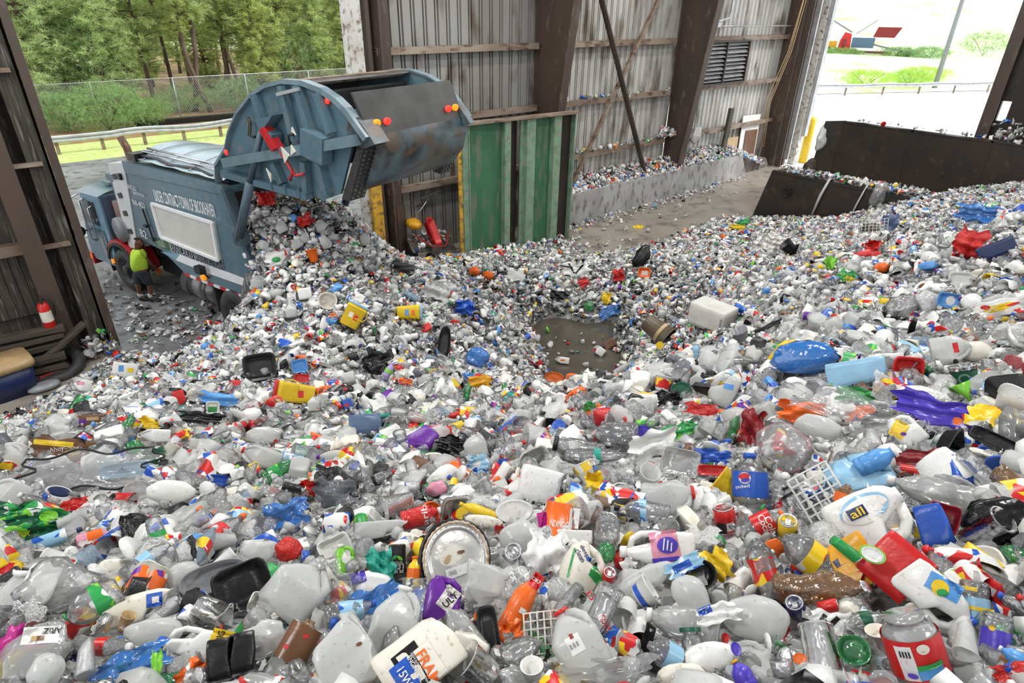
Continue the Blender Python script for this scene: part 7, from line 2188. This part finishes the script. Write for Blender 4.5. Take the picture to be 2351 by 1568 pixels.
for lab, its in pool.items():
    for it in its:
        k, c, Rm, L, body, cap, labm, var, d, app = it
        sm = slot_mats(it)
        par = FINE[k][var].order
        mw = Matrix.Translation(Vector(c)) @ Rm.to_4x4() @ Matrix.Scale(L, 4)
        if len(par) > 1 and app * F > 52:
            o = bpy.data.objects.new(KIND[k][0], None)
            link(o)
            for p in par:
                link(bpy.data.objects.new(p, part_mesh(k, var, p, sm[p])), o)
        else:
            o = bpy.data.objects.new(KIND[k][0], whole_mesh(k, var, sm))
            link(o)
        o.matrix_world = mw
        tag(o, lab, KIND[k][1], 'loose %s on the heap' % KN[k] if len(its) == 1 else lab)
SCN = (('clearish', 30), ('white', 16), ('milky', 18), ('clear', 26), ('red', 1.5), ('blue', 1.5), ('green', 1), ('black', 2), ('grey', 3), ('silver', 2))
# ---- small scraps between them
sp = []
for a, b in cells:
    dd = math.hypot(math.hypot(a + .25, b + .25), 6.6 - float(Hf(a + .25, b + .25)))
    m = int((420 if dd < 4 else 200 if dd < 8 else 110) * .25)
    sp.append(np.stack([a + rng.uniform(0, .5, m), b + rng.uniform(0, .5, m)], 1))
sp = np.concatenate(sp)
hs = Hf(sp[:, 0], sp[:, 1])
tl = (sp - TO[:2]) @ np.stack([TT[:2], TN[:2]], 1)
kp = (hs > -.06) & ~((sp[:, 0] > 19.7) & (sp[:, 1] > 6.0)) & (sp[:, 0] < 26) & ~((tl[:, 0] > -5.75) & (tl[:, 1] < .12) & (tl[:, 1] > -2.6)) & (sp[:, 1] < 13.9)
sp, hs = sp[kp], hs[kp]
kp = rng.uniform(size=len(hs)) < np.clip(.12 + hs * 3, 0, 1)
sp, hs = sp[kp], np.maximum(hs[kp], 0)
ok, qx, qy, qd = seen(np.column_stack([sp, hs + .03]))
for c, hx, hy, hw_, hh_, ht, _s, _n, ha, w0, h0, _o in HERO:
    dx, dy = (qx - hx), -(qy - hy)
    u = dx * math.cos(-ha) - dy * math.sin(-ha)
    v = dx * math.sin(-ha) + dy * math.cos(-ha)
    ok &= ~((qd < ht + .06) & ((u / (w0 * .5)) ** 2 + (v / (h0 * .5)) ** 2 < 1))
for (x, y), z in zip(sp[ok], hs[ok]):
    heap['scrap'].append(('scrap', np.array([x, y, z + RN.uniform(0, .05)]), Euler((RN.uniform(0, 6.28), RN.uniform(0, 6.28), RN.uniform(0, 6.28))).to_matrix(), RN.uniform(.02, .06), wch(KIND['scrap'][2] if x * x + y * y > 20 else SCN), 'white', 'pr_red', RN.randrange(6), 0, 0))


single_mode[0] = False


def merge(name, its, label, cat):
    """the uncountable rest of one kind as one object"""
    mats_ = sorted({m for it in its for m in (slot_mats(it)[p] for p in COARSE[it[0]][it[7] % len(COARSE[it[0]])][4])})
    mi = {m: i for i, m in enumerate(mats_)}
    Vs, Ls, Ts, Is, off = [], [], [], [], 0
    for it in its:
        V, lv, tot, P_i, par = COARSE[it[0]][it[7] % len(COARSE[it[0]])]
        sm = slot_mats(it)
        Vs.append((V * it[3]) @ np.array(it[2]).T + it[1])
        Ls.append(lv + off)
        Ts.append(tot)
        Is.append(np.array([mi[sm[p]] for p in par])[P_i])
        off += len(V)
    V, lv, tot, idx = np.concatenate(Vs), np.concatenate(Ls), np.concatenate(Ts), np.concatenate(Is)
    me = bpy.data.meshes.new(name)
    me.vertices.add(len(V))
    me.vertices.foreach_set('co', V.astype(np.float32).ravel())
    me.loops.add(len(lv))
    me.loops.foreach_set('vertex_index', lv.astype(np.int32))
    me.polygons.add(len(tot))
    me.polygons.foreach_set('loop_start', np.concatenate([[0], np.cumsum(tot)[:-1]]).astype(np.int32))
    me.polygons.foreach_set('loop_total', tot.astype(np.int32))
    for m in mats_:
        me.materials.append(M[m])
    me.polygons.foreach_set('material_index', idx.astype(np.int32))
    me.polygons.foreach_set('use_smooth', np.ones(len(tot), bool))
    me.update(calc_edges=True)
    me.validate()
    o = link(bpy.data.objects.new(name, me))
    tag(o, label, cat, None, 'stuff')


for k, v in heap.items():
    if v:
        merge('heaped_' + {'scrap': 'scraps', 'deterg': 'handled_bottles'}.get(k, KN.get(k, k) + ('es' if k == 'box' else 's')), v, 'the countless other %s in the heap' % ({'scrap': 'small plastic scraps', 'deterg': 'handled bottles'}.get(k, KN.get(k, k) + 's')), KIND[k][1])
# ---- litter lodged on ledges, girts and wall tops
led = []


def ledge(n, fn, l0=.06, l1=.2):
    for _ in range(n):
        k = RN.choices(['bottle', 'can', 'wrapper', 'cup', 'lid', 'carton', 'scrap', 'bag', 'tub'], [5, 4, 5, 3, 3, 2, 8, 3, 3])[0]
        c = np.array(fn(), float)
        led.append((k, c, Euler((RN.uniform(0, 6.28), RN.uniform(0, 6.28), RN.uniform(0, 6.28))).to_matrix(), RN.uniform(l0, l1), wch(KIND[k][2]), wch(CAPS), wch(PRN), RN.randrange(6), 0, 0))


U = RN.uniform


def push_top():
    x = U(14.1, 28.2)
    y = U(14.1, 14.95)
    e = min(1, (28.6 - x) / 3)
    return x, y, .92 * e + (y - 14.) * .42 + U(0, .1)


ledge(2200, push_top)
for z, m in ((3.9, 34), (2.16, 70)):
    ledge(m, lambda: (min(max(RN.gauss(17.5, 2), 14.3), 20.9), U(14.68, 14.95), z + U(0, .08)), .08, .22)
ledge(40, lambda: (RN.gauss(21., .25), U(14.6, 14.9), 2.2 + U(0, .3)), .1, .25)
ledge(26, lambda: (RN.gauss(22.0, .25), U(14.6, 14.9), 2.1 + U(-.3, .3)), .1, .3)
ledge(420, lambda: (20.05 + U(0, .35), U(4.6, 9.55), 1.97 + U(0, .1) + .05 * math.sin(3 * U(0, 1))), .05, .17)
ledge(60, lambda: (20.1 + U(0, .3), U(4.5, 6.5), 2.02 + U(0, .16)), .1, .2)
ledge(60, lambda: (26.35 + U(0, .3), U(3, 10), 2.86 + U(0, .05)), .05, .2)
ledge(160, lambda: (27 + U(-.5, 1.6), U(1.5, 5.6), 2.95 + U(-.1, .35)), .1, .28)
ledge(80, lambda: (.9 + U(-.2, .35), U(13.9, 14.6), .05 + U(0, .3)), .06, .2)
ledge(60, lambda: (9.6 + U(-.8, .4), U(13.9, 14.8), .55 + U(0, .2)), .06, .2)
merge('ledge_litter', led, 'litter lodged on the concrete push wall, girts and bunker wall tops', 'litter')
wet = []
for _ in range(190):
    p = onz(330 + rng.normal() * 110, 720 + rng.normal() * 45, .012)
    if (1.5 < p[0] < 7.8) and Hf(p[0], min(p[1], 14.9)) < .03:
        wet.append(('scrap', p, Euler((RN.uniform(-.2, .2) + (1.57 if False else 0), RN.uniform(-.2, .2), RN.uniform(0, 6.28))).to_matrix(), RN.uniform(.05, .16), RN.choice(['grey', 'grey', 'clearish', 'white', 'grey', 'black', 'brown', 'clear']), 'white', 'pr_red', RN.randrange(3), 0, 0))
merge('flattened_litter', wet, 'flattened wet litter on the asphalt beside the truck', 'litter')
# ---- single pieces in the bay and on the bunker walls
g = m_tray(.34, .8, .16)
emit(g, 'dustpan', {'*': 'red'}, 'red dustpan leaning in the bay beside the green guard wall', 'dustpan', mw=Matrix.Translation((9.35, 14.0, .95)) @ Euler((R(58), R(12), R(18))).to_matrix().to_4x4())
g = m_bag(.42, .6, .3, 5, 3, .2)
emit(g, 'yellow_scoop', {'*': 'mustard'}, 'mustard yellow scoop hanging on the inner door jamb', 'scoop', mw=Matrix.Translation((8.95, 14.3, 1.2)))
g = G().tube('m', [(8.9, 14.2, .9), (9.2, 13.75, .62), (9.6, 13.7, .58), (9.85, 13.9, .85)], .02, 6)
emit(g, 'red_hose', {'*': 'redfilm'}, 'red hose sagging across the dirt in the bay', 'hose')
for k, (a, b) in enumerate((((9.0, 14.5, 1.75), (9.85, 14.2, 2.0)), ((9.2, 14.5, 1.6), (9.8, 14.3, 1.9)), ((8.95, 14.4, 1.2), (9.35, 14.2, 1.8)))):
    g = G().tube('m', [a, b], .018, 6)
    emit(g, 'tool_handle', {'*': 'wood' if k < 2 else 'chrome'}, 'wooden tool handle leaning on the wall in the bay' if k < 2 else 'metal tool handle leaning beside the mustard yellow scoop', 'handle', 'wooden handles in the bay' if k < 2 else None)
for k, (y0, y1, z1, m, lb) in enumerate(((7.85, 8.1, .7, 'whitefilm', 'long pale strip hanging over the lower bunker wall beside the tied bag'), (6.75, 6.95, .9, 'whitefilm', 'thin pale string hanging over the lower bunker wall near its buried end'))):
    g = G().tube('m', [(20.15, y0, 2.06), (19.97, y0, 1.99), (19.93, (y0 + y1) / 2, 1.5), (19.9, y1, z1)], [.05 - .02 * k, .04 - .02 * k, .05 - .02 * k, .03], 6)
    emit(g, 'plastic_strip', {'*': m}, lb, 'strip')
emit(m_bag(.5, .9, .4, 77, 3, .5), 'plastic_bag', {'*': 'film'}, 'clear bag hanging over the lower bunker wall', 'bag', mw=Matrix.Translation((19.92, 6.35, 1.75)) @ Euler((R(90), 0, 0)).to_matrix().to_4x4())
emit(m_bag(.75, 1.2, .4, 79, 3, .5), 'plastic_bag', {'*': 'whitefilm'}, 'pale torn bag caught on the end of the taller bunker wall', 'bag', mw=Matrix.Translation((26.2, 10.95, 2.1)) @ Euler((R(90), R(20), 0)).to_matrix().to_4x4())
emit(m_bag(.7, .9, .5, 80, 3, .5), 'black_bundle', {'*': 'darkwood'}, 'dark ragged bundle at the foot of the taller bunker wall end', 'bundle', mw=Matrix.Translation((26., 11.1, .9)) @ Euler((R(90), R(20), 0)).to_matrix().to_4x4())
emit(m_lid(.3, .3), 'black_disc', {'*': 'black'}, 'black disc stuck on the lower bunker wall', 'disc', mw=Matrix.Translation((19.93, 9.05, 1.35)) @ Euler((R(90), 0, R(-90))).to_matrix().to_4x4())
emit(m_bag(.55, .75, .4, 82, 3, .5), 'plastic_bag', {'*': 'whitefilm'}, 'white bag caught on the lowest girt beside the middle column', 'bag', mw=Matrix.Translation((22.6, 14.5, 2.1)) @ Euler((R(90), R(20), 0)).to_matrix().to_4x4())
